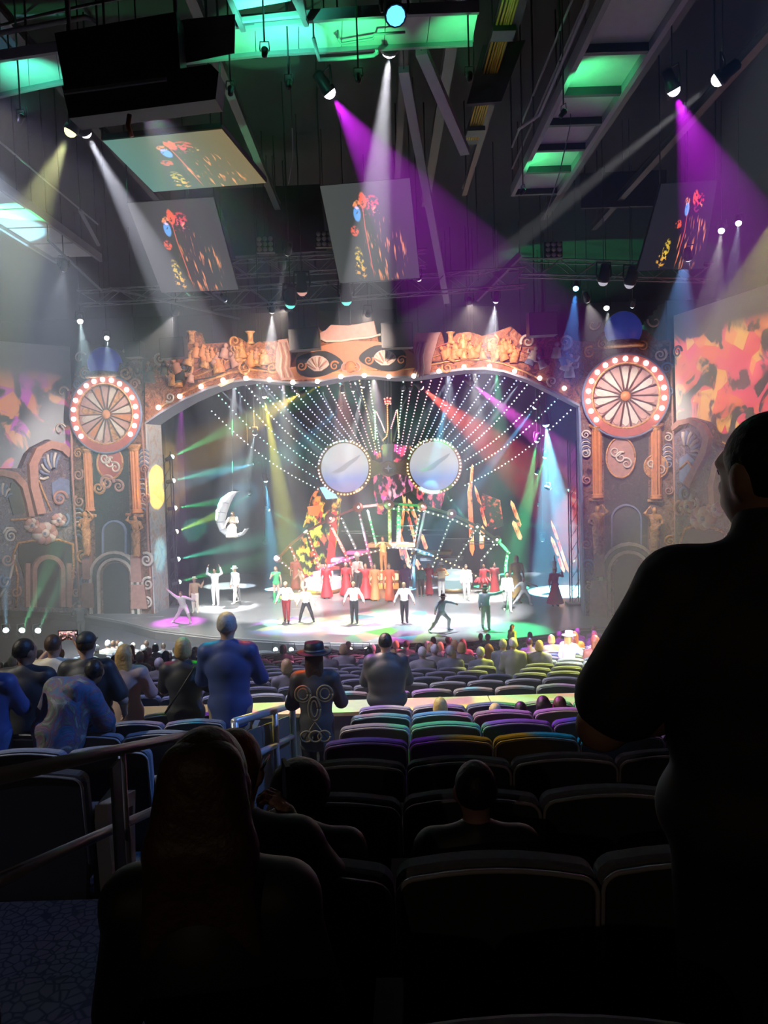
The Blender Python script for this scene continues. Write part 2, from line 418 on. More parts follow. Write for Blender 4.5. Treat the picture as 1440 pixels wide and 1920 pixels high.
m_recess = mural_mat('recess_mural', [(0.34, (0.012, 0.014, 0.013)), (0.47, (0.05, 0.05, 0.042)), (0.55, (0.025, 0.028, 0.026)), (0.65, (0.10, 0.075, 0.055))], 2.6, 6.0)
def pillar(name, label, face, g):
    r = thing(name, label, 'stage pillar', tuple(face(g['cx'], g['base'], 0)))
    r.location = (0, 0, 0)
    poly_slab(face, g['panel'], -0.45, 'panel', m_mur, r)
    medallion(face, *g['med'], r, g['side'], g['bulb'], g['cols'])
    cx, cy, rr = g['dome']; k = face.mm(cx, cy)
    MB().ball(face(cx, cy, -0.1), rr*k, 0, 20, 12).build('dome', m_domeb, r)
    MB().lathe([(rr*k*1.05, 0), (rr*k*1.12, .08), (rr*k*1.0, .16), (rr*k*0.85, .3)], face(cx, cy+rr*0.95, -0.1), UP, 18).build('dome_collar', m_gold, r)
    for (x, y, q, s, a) in g['horns']: scroll(face, x, y, q, s, 'horn_scroll', m_cream, r, 0.9, a, 0.18)
    for pts in g['recess']: poly_slab(face, pts, 0.02, 'recess_panel', m_recess, r)
    for (x0, x1, y0, y1) in g['cols_px']: fluted_column(face, x0, x1, y0, y1, r, m_orange)
    for (x, y, q, s, a, mm) in g['scrolls']: scroll(face, x, y, q, s, 'scroll', mm, r, 1.7, a)
    for px, q, mm in g['bands']: band(face, px, q, 'moulding', mm, r)
    for (x0, x1, yt, yb, sl) in g['doors']:
        d = MB(); pts = round_arch_px(x0, x1, yt, yb, 12, sl); d.slab([face(x, y, 0.0) for x, y in pts], face.n*0.03)
        dr = d.build('doorway', m_dark, r)
        w_ = (x1-x0)
        for j, (e, mm) in enumerate(((0.10, m_cream), (0.24, m_green), (0.36, m_cream))):
            o_ = round_arch_px(x0-w_*(e+.10), x1+w_*(e+.10), yt-w_*(e+.10), yb, 12, sl); i_ = round_arch_px(x0-w_*e, x1+w_*e, yt-w_*e, yb, 12, sl)
            if j == 0 or g.get('rings', 3) > j: ring_slab(face, o_, i_, 0.10+0.05*j, 'arch_moulding', mm, dr, 0.0)
    for (x0, x1, yt, yb) in g['niches']:
        pts = round_arch_px(x0, x1, yt, yb); nch = MB(); nch.slab([face(x, y, 0.0) for x, y in pts], face.n*0.04); nn = nch.build('niche', m_green, r)
        o_ = round_arch_px(x0-3, x1+3, yt-3, yb); ring_slab(face, o_, pts, 0.12, 'niche_frame', m_blue, nn)
    for (x, y, rx, ry, mm) in g['ovals']:
        pts = ellipse_px(x, y, rx, ry); po = MB(); po.slab([face(a, b, 0.0) for a, b in pts[:-1]], face.n*0.10); ov = po.build('cartouche', mm, r)
        band(face, pts, 1.8, 'cartouche_rim', m_gold, ov, 0.11)
        for q in range(3): scroll(face, x-rx*.4+q*rx*.4, y-ry*.3+q*ry*.3, rx*.42, 1 if q % 2 else -1, 'cartouche_scroll', m_cream, ov, 1.4, q, 0.2, 0.14)
    for (x0, y0, x1, y1, x2, y2, x3, y3) in g['peds']:
        poly_slab(face, [(x0, y0), (x1, y1), (x2, y2), (x3, y3)], 0.22, 'pedestal', m_rose, r)
    for (x, y0, y1) in g['shells']:                # ribbed shell strips beside the columns
        for j in range(7):
            yy = y0+(y1-y0)*j/6; band(face, [(x-9, yy), (x-4, yy-6), (x+3, yy-7), (x+9, yy-2)], 1.6, 'shell_rib', m_cream if j % 2 else m_blue, r, 0.05)
    return r
left_p = pillar('proscenium_pillar', 'painted proscenium pillar with light-bulb wheel, on the side of the hanging moon', PF, dict(
    cx=205, base=1150, side=-1,
    panel=[(131, 735), (140, 700), (165, 688), (232, 680), (258, 672), (262, 760), (272, 795), (289, 1158), (152, 1146)],
    med=(202, 777, 65), dome=(197, 682, 29), bulb=g_white, cols=[m_cream, m_pink, m_gold, m_cream, m_pink, m_orange],
    horns=[(150, 672, 12, 1, 0.5), (243, 667, 14, -1, 2.6), (118, 735, 11, 1, 0.2), (113, 806, 12, 1, 0.4)],
    cols_px=[(241, 262, 838, 962), (154, 172, 842, 958)],
    scrolls=[(146, 850, 9, 1, 0, m_gold), (147, 890, 10, -1, 1, m_rose), (148, 940, 10, 1, 2, m_rose), (270, 880, 8, 1, 0, m_rose), (272, 935, 9, -1, 1, m_rose),
             (155, 1045, 12, 1, 1, m_gold), (275, 1050, 13, -1, 2, m_cream), (160, 1090, 11, -1, 0, m_blue), (277, 1095, 12, 1, 1, m_cream), (276, 1130, 10, -1, 2, m_cream), (166, 1125, 10, 1, 0, m_rose),
             (200, 905, 14, 1, 0, m_rose), (222, 912, 11, -1, 2, m_rose), (185, 915, 12, -1, 1, m_gold), (160, 700, 11, 1, 1, m_gold), (235, 700, 12, -1, 1, m_gold), (252, 720, 10, 1, 0, m_rose), (145, 720, 9, -1, 0, m_blue)],
    bands=[([(132, 740), (136, 900), (143, 1020), (151, 1144)], 2.2, m_rose), ([(263, 760), (272, 880), (278, 1020), (287, 1156)], 1.8, m_rose),
           ([(150, 965), (180, 967)], 3, m_gold), ([(236, 965), (268, 967)], 3, m_gold), ([(152, 840), (172, 838)], 3, m_gold), ([(240, 836), (264, 836)], 3, m_gold)],
    doors=[(193, 242, 1055, 1160, 2)], niches=[(196, 236, 978, 1042)], ovals=[(206, 868, 24, 30, m_redp)],
    peds=[(248, 1040, 266, 1040, 270, 1090, 250, 1090), (250, 1095, 274, 1095, 280, 1140, 250, 1140), (158, 1040, 172, 1040, 174, 1085, 160, 1085), (158, 1092, 178, 1092, 180, 1138, 156, 1138)],
    recess=[[(174, 846), (240, 842), (246, 1052), (180, 1056)]], shells=[(270, 850, 875), (266, 905, 960), (146, 960, 1010)]))
right_p = pillar('proscenium_pillar', 'painted proscenium pillar with light-bulb wheel, behind the man standing in dark shirt', PF, dict(
    cx=1175, base=1160, side=1,
    panel=[(1085, 640), (1112, 640), (1130, 622), (1210, 618), (1236, 640), (1256, 635), (1264, 900), (1270, 1162), (1097, 1160), (1087, 760)],
    med=(1172, 743, 79), dome=(1168, 619, 36), bulb=g_white, cols=[m_pink, m_cream, m_pink, m_cream, m_cream],
    horns=[(1112, 608, 13, -1, 0.2), (1228, 602, 14, 1, 2.8)],
    cols_px=[(1107, 1130, 800, 934), (1217, 1242, 798, 936)],
    scrolls=[(1098, 815, 9, 1, 0, m_cream), (1098, 850, 9, -1, 1, m_cream), (1100, 900, 9, 1, 2, m_rose), (1253, 820, 9, -1, 2, m_cream), (1254, 870, 9, 1, 1, m_blue), (1254, 920, 9, -1, 1, m_rose),
             (1100, 1020, 11, -1, 1, m_rose), (1102, 1060, 12, 1, 0, m_blue), (1104, 1100, 10, -1, 2, m_rose), (1256, 1015, 11, 1, 1, m_gold), (1258, 1050, 11, -1, 0, m_cream),
             (1105, 660, 12, 1, 1, m_gold), (1120, 690, 10, -1, 0, m_orange), (1238, 665, 13, -1, 1, m_cream), (1250, 690, 12, 1, 0, m_blue), (1130, 645, 9, 1, 2, m_gold), (1205, 648, 10, -1, 2, m_gold), (1252, 735, 11, -1, 2, m_blue)],
    bands=[([(1087, 770), (1091, 900), (1097, 1155)], 2.0, m_blue), ([(1257, 640), (1262, 800), (1267, 1000), (1270, 1158)], 2.4, m_rose),
           ([(1104, 937), (1132, 937)], 3.4, m_gold), ([(1214, 939), (1245, 939)], 3.4, m_gold), ([(1104, 798), (1132, 796)], 3.4, m_gold), ([(1214, 796), (1244, 796)], 3.4, m_gold)],
    doors=[(1150, 1208, 1043, 1160, 2)], niches=[(1148, 1200, 948, 1030)], ovals=[(1164, 858, 27, 38, m_rose), (1230, 875, 22, 22, m_gold)],
    peds=[(1112, 1012, 1132, 1012, 1133, 1080, 1114, 1080), (1108, 1088, 1136, 1088, 1138, 1155, 1104, 1155), (1216, 1010, 1238, 1010, 1236, 1076, 1218, 1076), (1214, 1084, 1242, 1084, 1246, 1155, 1212, 1155)],
    recess=[[(1131, 812), (1216, 808), (1214, 1048), (1135, 1048)]], shells=[(1098, 830, 855), (1252, 840, 866), (1253, 1035, 1075)]))

# ---- jambs: the inward faces of the pillars, and the arch itself
FR = [(272, 795), (300, 776), (345, 750), (390, 730), (430, 718), (470, 713), (510, 716), (550, 720), (590, 718), (630, 710), (665, 705), (700, 706), (730, 709), (770, 708), (800, 704), (830, 699), (870, 694), (910, 693), (945, 698), (985, 711), (1030, 733), (1087, 762)]
TOP = [(262, 690), (284, 672), (300, 664), (330, 680), (345, 650), (352, 622), (372, 622), (380, 645), (425, 642), (445, 632), (472, 648), (486, 640), (512, 640), (540, 634), (546, 660), (592, 655), (596, 616), (606, 622), (622, 612), (700, 605), (707, 626), (712, 652), (770, 650), (779, 626), (828, 622), (834, 650), (856, 625), (880, 622), (905, 630), (930, 622), (958, 612), (985, 635), (1010, 628), (1050, 632), (1087, 640)]
arch = thing('proscenium_arch', 'wide painted orange arch over the stage edged with warm bulbs', 'arch')
def interp_y(pl, x):
    for (x0, y0), (x1, y1) in zip(pl, pl[1:]):
        if x0 <= x <= x1: return y0+(y1-y0)*(x-x0)/max(1e-6, x1-x0)
    return pl[0][1] if x < pl[0][0] else pl[-1][1]
xs = sorted(set([p[0] for p in FR]+[p[0] for p in TOP if p[0] >= 272]+list(range(280, 1087, 12))))
mb = MB(); mb.strip([PF(x, interp_y(FR, x)) for x in xs], [PF(x, interp_y(TOP, x)) for x in xs], PN*-0.4)
mb.build('arch_panel', m_murO, arch)
mb = MB(); S0 = [PF(x, y, 0.04) for x, y in FR]; mb.strip(S0, [p + UP*0.10 for p in S0], PN*-1.5)
mb.build('soffit', m_lilac, arch)
band(PF, [(x, y-16-4*math.sin(x/60)) for x, y in FR[1:-1]], 2.0, 'arch_bead', m_gold, arch)
j1 = MB().strip([PF(272, 795), PF(289, 1158)], [PF(272, 795)-PN*1.5, PF(289, 1158)-PN*1.5], PU*0.06)
def jamb_mat():
    return mural_mat('jamb_mural', [(0.3, (0.30, 0.30, 0.33)), (0.5, (0.55, 0.53, 0.52)), (0.62, (0.50, 0.33, 0.26)), (0.75, (0.35, 0.42, 0.50))], 1.0, 2.0)
m_jamb = jamb_mat()
tag(j1.build('jamb', m_jamb, arch))
j2 = MB().strip([PF(1087, 762), PF(1097, 1160)], [PF(1087, 762)-PN*1.5, PF(1097, 1160)-PN*1.5], PU*-0.06)
j2.build('jamb', m_blue, arch)
ARCH_BULBS = [(297, 764), (337, 743), (377, 725), (418, 713), (461, 709), (505, 712), (549, 717), (595, 715), (639, 706), (683, 704), (729, 706), (776, 705), (823, 696), (870, 688), (918, 687), (965, 696), (1012, 709), (1058, 728)]
for x, y in ARCH_BULBS:
    k = PF.mm(x, y)
    MB().ball(PF(x, y, 0.16), 4.4*k, 0, 10, 6).build('bulb', g_warm if 400 < x < 900 else g_white, arch)
# centre of the arch: a flesh-toned crest with two dark lobed cartouches, each holding a pale almond boss
poly_slab(PF, [(555, 712), (545, 690), (560, 660), (600, 650), (640, 640), (705, 640), (760, 652), (786, 672), (780, 704), (730, 705), (665, 702), (610, 711)], 0.06, 'crest_panel', m_skinp, arch)
poly_slab(PF, [(596, 628), (612, 620), (622, 610), (655, 612), (702, 603), (706, 622), (708, 630), (670, 638), (610, 640)], 0.14, 'crest_cloud', m_pink, arch)
band(PF, [(596, 632), (612, 640), (640, 639), (670, 634), (690, 633), (714, 627)], 2.4, 'crest_bead', m_cream, arch, 0.14)
for cx, cy, s, sx in ((596, 683, 1, 0), (722, 672, -1, 1)):
    lobe = [(cx+44*s*math.cos(t)*(1+0.10*math.cos(3*t)), cy-24*math.sin(t)*(1+0.12*math.sin(2*t))) for t in [2*math.pi*i/30 for i in range(30)]]
    cb = poly_slab(PF, lobe, 0.10, 'cartouche', m_dark, arch, 0.04)
    fan = [(cx-17, cy+6)]+ellipse_px(cx, cy+4, 22, 20, 168, 12, 9)+[(cx+17, cy+6), (cx+7, cy+13), (cx-7, cy+13)]
    poly_slab(PF, fan, 0.05, 'scallop_shell', mat('painted_white', (0.72, 0.52, 0.48), 0.5, var=0.25), cb, 0.15)
    for j in range(8):
        t = math.radians(165-150*j/7); band(PF, [(cx+4*math.cos(t), cy+10-5*math.sin(t)), (cx+21*math.cos(t), cy+5-19*math.sin(t))], 1.7, 'shell_rib', m_cream if j % 2 else m_rose, cb, 0.22)
    for sg in (-1, 1): scroll(PF, cx+sg*31, cy+3, 9, sg, 'cartouche_scroll', m_orange, cb, 1.4, 0.5, 0.2, 0.16)
MB().lathe([(11*PF.mm(655, 685), 0), (9*PF.mm(655, 685), .10), (4*PF.mm(655, 685), 0.18), (0, 0.2)], PF(657, 688, .05), PN, 16).build('nose_boss', m_orange, arch)
for x, y, r_ in ((648, 690, 9), (668, 690, 9)): scroll(PF, x, y, r_, 1 if x < 655 else -1, 'scroll', m_pink, arch, 1.3, 1.5, 0.18, 0.12)
for pts in ([(540, 636), (548, 660), (545, 690), (556, 712), (530, 714), (518, 690), (520, 660), (524, 638)], [(780, 625), (774, 650), (782, 680), (776, 703), (806, 702), (812, 670), (826, 624)]):
    poly_slab(PF, pts, 0.16, 'curtain_swag', m_pink, arch)
    x0 = pts[0][0]; d = -1 if x0 < 650 else 1
    for j in range(4): band(PF, [(x0+d*(4+5*j), 642), (x0+d*(-2+5*j), 668), (x0+d*(0+5*j), 690), (x0+d*(-6+6*j), 708)], 1.6, 'swag_fold', m_cream if j % 2 else m_rose, arch, 0.17)
rr = random.Random(4)
def imp(face, x, y, h, m, parent):                  # little carved attendant: head, shoulders, robe
    k = face.mm(x, y)*h; c = face(x, y, 0.10); a = rr.uniform(-0.5, 0.5)
    mb = MB(); ax = (UP*math.cos(a)+face.u*math.sin(a))
    mb.lathe([(0.34*k, 0), (0.30*k, .25*k), (0.24*k, 0.45*k), (0.28*k, 0.58*k), (0.10*k, 0.68*k), (0.09*k, .72*k), (0.15*k, .78*k), (0.16*k, .88*k), (0.10*k, .97*k), (0, 1.0*k)], c, ax, 9)
    s = rr.choice((-1, 1)); sh = c+ax*0.55*k
    mb.tube([sh+face.u*s*0.25*k, sh+face.u*s*0.45*k+ax*0.02*k+face.n*.1*k, sh+face.u*s*0.5*k+ax*0.28*k+face.n*.15*k], [0.08*k, .07*k, .05*k], 5)
    return mb.build('carved_figure', m, parent)
for i in range(30):
    x = rr.uniform(350, 500); top = interp_y(TOP, x); bot = interp_y(FR, x)-22
    imp(PF, x, rr.uniform(max(top+28, 668), bot), rr.uniform(20, 30), rr.choice((m_gold, m_orange, m_rose, m_gold)), arch)
for i in range(30):
    x = rr.uniform(836, 975); top = interp_y(TOP, x); bot = interp_y(FR, x)-18
    imp(PF, x, rr.uniform(max(top+26, 655), bot), rr.uniform(20, 30), rr.choice((m_gold, m_orange, m_gold, m_orange)), arch)
for i in range(9):
    x = rr.uniform(275, 345); imp(PF, x, rr.uniform(700, interp_y(FR, x)-25), rr.uniform(22, 30), rr.choice((m_gold, m_rose, m_green, m_dark)), arch)
for i in range(8):
    x = rr.uniform(990, 1078); imp(PF, x, rr.uniform(670, interp_y(FR, x)-25), rr.uniform(24, 36), rr.choice((m_cream, m_blue, m_lightgrey, m_blue)), arch)
for (x, y, q, s) in ((440, 640, 13, -1), (460, 690, 14, 1), (350, 690, 13, 1), (300, 672, 11, -1), (865, 640, 12, 1), (990, 640, 14, -1), (1060, 640, 15, 1), (925, 640, 12, -1), (510, 690, 12, -1), (838, 690, 10, 1), (318, 745, 9, 1), (1035, 715, 10, -1)):
    scroll(PF, x, y, q, s, 'scroll', m_gold if 340 < x < 960 else m_cream, arch, 1.5, x)
for (x0, x1) in ((352, 540), (786, 985)):
    for j in range(3):
        band(PF, [(x, interp_y(FR, x)-26-12*j-5*math.sin(x/17+j)) for x in range(x0, x1, 6)], 1.3, 'relief_ribbon', (m_dark, m_gold, m_redp)[j], arch, 0.07)
poly_slab(PF, [(408, 722), (420, 714), (440, 709), (438, 716), (415, 726)], 0.05, 'painted_panel', m_cream, arch, 0.02)
for x0 in (360, 470, 845): 
    k = PF.mm(x0, 640); MB().lathe([(7*k, 0), (7*k, .06), (5*k, .12), (5*k, 18*k), (7*k, 20*k), (9*k, 22*k)], PF(x0, 645, 0.0), UP, 12).build('finial', m_gold, arch)

# ---- side facades with painted arches, and the projection screens above them
def facade(label, face, g):
    r = thing('side_facade', label, 'facade')
    poly_slab(face, g['panel'], -0.35, 'panel', m_murF, r)
    for outer, inner, mm in g['rings']: ring_slab(face, outer, inner, 0.22, 'arch_ring', mm, r)
    for pts, q, mm in g['bands']: band(face, pts, q, 'moulding', mm, r)
    for pts, mm in g['panels']: poly_slab(face, pts, 0.06, 'painted_panel', mm, r)
    for (cx, cy, rx, ry, a0, a1, n) in g['shells']:
        for j in range(n):
            t = math.radians(a0+(a1-a0)*(j+.5)/n); band(face, [(cx+rx*.35*math.cos(t), cy-ry*.35*math.sin(t)), (cx+rx*.75*math.cos(t), cy-ry*.75*math.sin(t)), (cx+rx*math.cos(t-.1), cy-ry*math.sin(t-.1))], 2.4, 'shell_rib', m_cream if j % 2 else m_blue, r, 0.07)
    for (x, y, q, s, a, mm) in g['scrolls']: scroll(face, x, y, q, s, 'scroll', mm, r, 1.6, a)
    for (x0, x1, yt, yb) in g['doors']:
        d = MB(); pts = round_arch_px(x0, x1, yt, yb); d.slab([face(x, y, 0.06) for x, y in pts], face.n*0.03); dr = d.build('doorway', m_dark, r)
        w_ = x1-x0; ring_slab(face, round_arch_px(x0-w_*.18, x1+w_*.18, yt-w_*.18, yb), pts, 0.16, 'arch_moulding', m_rose, dr, 0.05)
        for s_ in (0, 1):
            xx = (x0-w_*.45, x1+w_*.27)[s_]; poly_slab(face, [(xx, yt+8), (xx+w_*.18, yt+8), (xx+w_*.18, yb), (xx, yb)], 0.14, 'pilaster', m_rose, dr, 0.05)
    for (x, y, q) in g['rosettes']:
        k = face.mm(x, y)
        for j in range(9):
            a = 2*math.pi*j/9; MB().ball(face(x+q*.62*math.cos(a), y-q*.5*math.sin(a), 0.10), q*.40*k, 0, 8, 5).build('petal', (m_pink, m_rose, m_cream)[j % 3], r)
        MB().ball(face(x, y, 0.22), q*.36*k, 0, 10, 6).build('rosette_heart', m_cream, r); MB().ball(face(x, y, 0.34), q*.16*k, 0, 8, 5).build('rosette_pip', m_blue, r)
    return r
lo = [(66, 965), (53, 915), (50, 870), (64, 840), (92, 826), (118, 832), (131, 846)]; li = [(82, 962), (68, 912), (66, 872), (76, 850), (93, 841), (112, 846), (124, 858)]
lo2 = [(-30, 885), (0, 880), (28, 886), (46, 906), (54, 940), (60, 968)]; li2 = [(-30, 895), (0, 892), (22, 898), (37, 914), (45, 942), (50, 968)]
facade('painted facade with horseshoe arch and urn-shaped doorway, beside the moon-side pillar', LF, dict(
    panel=[(-70, 880), (0, 878), (40, 878), (52, 850), (64, 838), (92, 824), (131, 842), (152, 1150), (-70, 1140)],
    rings=[(lo, li, m_rose), (lo2, li2, m_rose)],
    bands=[([(72, 900), (88, 940), (96, 958)], 1.6, m_gold), ([(20, 975), (58, 972)], 2.2, m_gold), ([(30, 1140), (33, 1080), (24, 1040), (34, 1018), (60, 1014), (110, 1012), (136, 1020), (138, 1060), (130, 1140)], 2.2, m_gold), ([(5, 1000), (12, 990), (24, 990), (30, 998)], 2.0, m_cream), ([(0, 1120), (20, 1080), (28, 1040)], 2.4, m_cream), ([(140, 980), (143, 1040), (150, 1140)], 2, m_rose)],
    panels=[([(34, 1022), (60, 1018), (112, 1016), (134, 1022), (137, 1060), (128, 1140), (50, 1137), (44, 1080), (34, 1050)], m_dark), ([(96, 905), (112, 895), (128, 900), (130, 925), (118, 938), (98, 934)], m_blue), ([(20, 905), (34, 912), (42, 940), (46, 962), (24, 966), (14, 930)], m_green)],
    shells=[(100, 892, 26, 44, 60, 200, 8), (4, 940, 20, 34, 20, 120, 5)],
    scrolls=[(112, 935, 14, 1, 0, m_rose), (118, 975, 12, -1, 1, m_blue), (20, 1005, 12, 1, 1, m_cream), (14, 1050, 12, -1, 0, m_rose), (10, 1090, 13, 1, 2, m_blue), (30, 1110, 10, -1, 1, m_rose), (135, 1080, 9, 1, 0, m_rose), (142, 1110, 9, -1, 1, m_rose)],
    doors=[(66, 111, 1048, 1138)], rosettes=[(84, 1000, 24), (110, 975, 14), (60, 985, 15)]))
ro = [(1300, 915), (1316, 880), (1332, 850), (1338, 820), (1325, 795), (1300, 784), (1278, 788), (1266, 800)]; ri = [(1288, 905), (1306, 874), (1320, 846), (1326, 822), (1316, 802), (1299, 793), (1282, 797), (1268, 808)]
ro2 = [(1338, 960), (1336, 910), (1344, 870), (1362, 845), (1385, 838), (1420, 842), (1470, 850)]; ri2 = [(1350, 960), (1346, 912), (1352, 880), (1366, 856), (1386, 850), (1420, 853), (1470, 862)]
facade('painted facade with oval arches partly hidden behind the standing man', RF, dict(
    panel=[(1264, 800), (1290, 783), (1326, 793), (1340, 830), (1360, 842), (1480, 846), (1480, 1190), (1268, 1172)],
    rings=[(ro, ri, m_rose), (ro2, ri2, m_rose)],
    bands=[([(1268, 1100), (1276, 1020), (1284, 992), (1300, 986), (1340, 990), (1360, 1000), (1366, 1040)], 2.0, m_gold), ([(1346, 948), (1372, 946)], 2.2, m_rose), ([(1275, 880), (1290, 865), (1300, 880), (1296, 900)], 1.8, m_gold)],
    panels=[([(1276, 860), (1290, 850), (1304, 862), (1306, 895), (1292, 912), (1276, 902)], m_blue), ([(1278, 1000), (1300, 990), (1356, 998), (1364, 1040), (1362, 1150), (1280, 1150)], m_dark), ([(1350, 880), (1375, 860), (1420, 858), (1420, 944), (1352, 944)], m_green)],
    shells=[(1288, 848, 26, 40, -20, 120, 8)],
    scrolls=[(1285, 925, 13, -1, 0, m_blue), (1275, 955, 11, 1, 1, m_rose), (1300, 945, 10, -1, 1, m_cream), (1270, 660, 8, 1, 0, m_lightgrey), (1276, 1040, 10, 1, 0, m_rose)],
    doors=[(1290, 1345, 1040, 1165)], rosettes=[(1318, 972, 22), (1340, 955, 15), (1288, 950, 13)]))

def screen_mat(name, seed, thr, colA, colB, colC, grey, es=1.6, scale=0.55, z0=3.0, z1=1.4):
    m = bpy.data.materials.new(name); m.use_nodes = True; nt = m.node_tree; b = nt.nodes['Principled BSDF']; L = nt.links.new
    tc = nt.nodes.new('ShaderNodeTexCoord'); mp = nt.nodes.new('ShaderNodeMapping'); mp.inputs['Location'].default_value = (seed, seed, seed)
    nz = nt.nodes.new('ShaderNodeTexNoise'); nz.inputs['Scale'].default_value = scale; nz.inputs['Detail'].default_value = 5; nz.inputs['Distortion'].default_value = 1.2
    vo = nt.nodes.new('ShaderNodeTexVoronoi'); vo.inputs['Scale'].default_value = scale*2.2; vo.feature = 'F1'
    r1 = nt.nodes.new('ShaderNodeValToRGB'); r1.color_ramp.interpolation = 'LINEAR'
    e = r1.color_ramp.elements; e[0].position = 0.2; e[0].color = (*colA, 1); e[1].position = 0.85; e[1].color = (*colC, 1); q = e.new(0.5); q.color = (*colB, 1)
    mk = nt.nodes.new('ShaderNodeMapRange'); mk.inputs['From Min'].default_value = thr; mk.inputs['From Max'].default_value = thr+0.06; mk.clamp = True
    ml = nt.nodes.new('ShaderNodeMath'); ml.operation = 'MULTIPLY'
    sp = nt.nodes.new('ShaderNodeSeparateXYZ'); g = nt.nodes.new('ShaderNodeMapRange'); g.clamp = True
    g.inputs['From Min'].default_value = z0; g.inputs['From Max'].default_value = z1; g.inputs['To Min'].default_value = 0.0; g.inputs['To Max'].default_value = 1.0
    L(tc.outputs['Object'], mp.inputs[0]); L(mp.outputs[0], nz.inputs['Vector']); L(mp.outputs[0], vo.inputs['Vector'])
    sc2 = nt.nodes.new('ShaderNodeSeparateColor'); L(vo.outputs['Color'], sc2.inputs[0]); L(sc2.outputs[0], r1.inputs[0])
    L(nz.outputs['Fac'], mk.inputs['Value']); L(tc.outputs['Object'], sp.inputs[0]); L(sp.outputs['Z'], g.inputs['Value'])
    L(mk.outputs[0], ml.inputs[0]); L(g.outputs[0], ml.inputs[1])
    st_ = nt.nodes.new('ShaderNodeMath'); st_.operation = 'MULTIPLY'; st_.inputs[1].default_value = es; L(ml.outputs[0], st_.inputs[0])
    L(r1.outputs[0], b.inputs['Emission Color']); L(st_.outputs[0], b.inputs['Emission Strength'])
    b.inputs['Base Color'].default_value = (*grey, 1); b.inputs['Roughness'].default_value = 0.8
    return m
sl = MB().slab([LF(-90, 632, -0.4), LF(131, 650, -0.4), LF(140, 900, -0.4), LF(-90, 900, -0.4)], LF.n*-0.15)
o = recenter(sl.build('projection_screen', screen_mat('side_projection_moon', 4.2, 0.50, (0.75, 0.03, 0.60), (0.9, 0.10, 0.06), (1.0, 0.36, 0.08), (0.45, 0.46, 0.5), 0.5, 0.62, 3.2, 1.8)), LF(20, 820, -0.4))
tag(o, 'tall grey screen with magenta and orange projection over the moon-side facade', 'screen')
sr = MB().slab([RF(1263, 592, -0.4), RF(1600, 480, -0.4), RF(1600, 900, -0.4), RF(1270, 870, -0.4)], RF.n*-0.15)
o = recenter(sr.build('projection_screen', screen_mat('side_projection_man', 9.4, 0.45, (0.95, 0.04, 0.10), (1.0, 0.10, 0.04), (1.0, 0.42, 0.06), (0.5, 0.49, 0.47), 0.8, 0.7, 2.7, 2.2)), RF(1350, 740, -0.4))
tag(o, 'tall grey screen with red and orange projection above the standing man', 'screen')

# ---- black masking around and behind the stage
m_cloth = mat('black_velour', (0.02, 0.022, 0.026), 0.95, var=0.3, vscale=3)
bd = MB(); W = 60; vs = []
for i in range(W+1):
    u = -3+30*i/W; q = pv(u, 0, -13.0) + PN*0.18*math.sin(i*1.9)
    vs += [q, q+UP*13.5]
bd.add(vs, [(2*i, 2*i+2, 2*i+3, 2*i+1) for i in range(W)], 0, True)
tag(bd.build('backdrop_curtain', m_cloth), 'black velour curtain hanging across the back of the stage', 'curtain')
for uu, nm in ((-2.4, 'behind the moon-side pillar'), (25.5, 'behind the pillar by the standing man')):
    lg = MB(); vs = []
    for i in range(31):
        q = pv(uu, 0, -1.8-11*i/30) + PU*0.15*math.sin(i*1.7); vs += [q, q+UP*13.5]
    lg.add(vs, [(2*i, 2*i+2, 2*i+3, 2*i+1) for i in range(30)], 0, True)
    tag(lg.build('wing_curtain', m_cloth), 'black velour wing curtain '+nm, 'curtain')
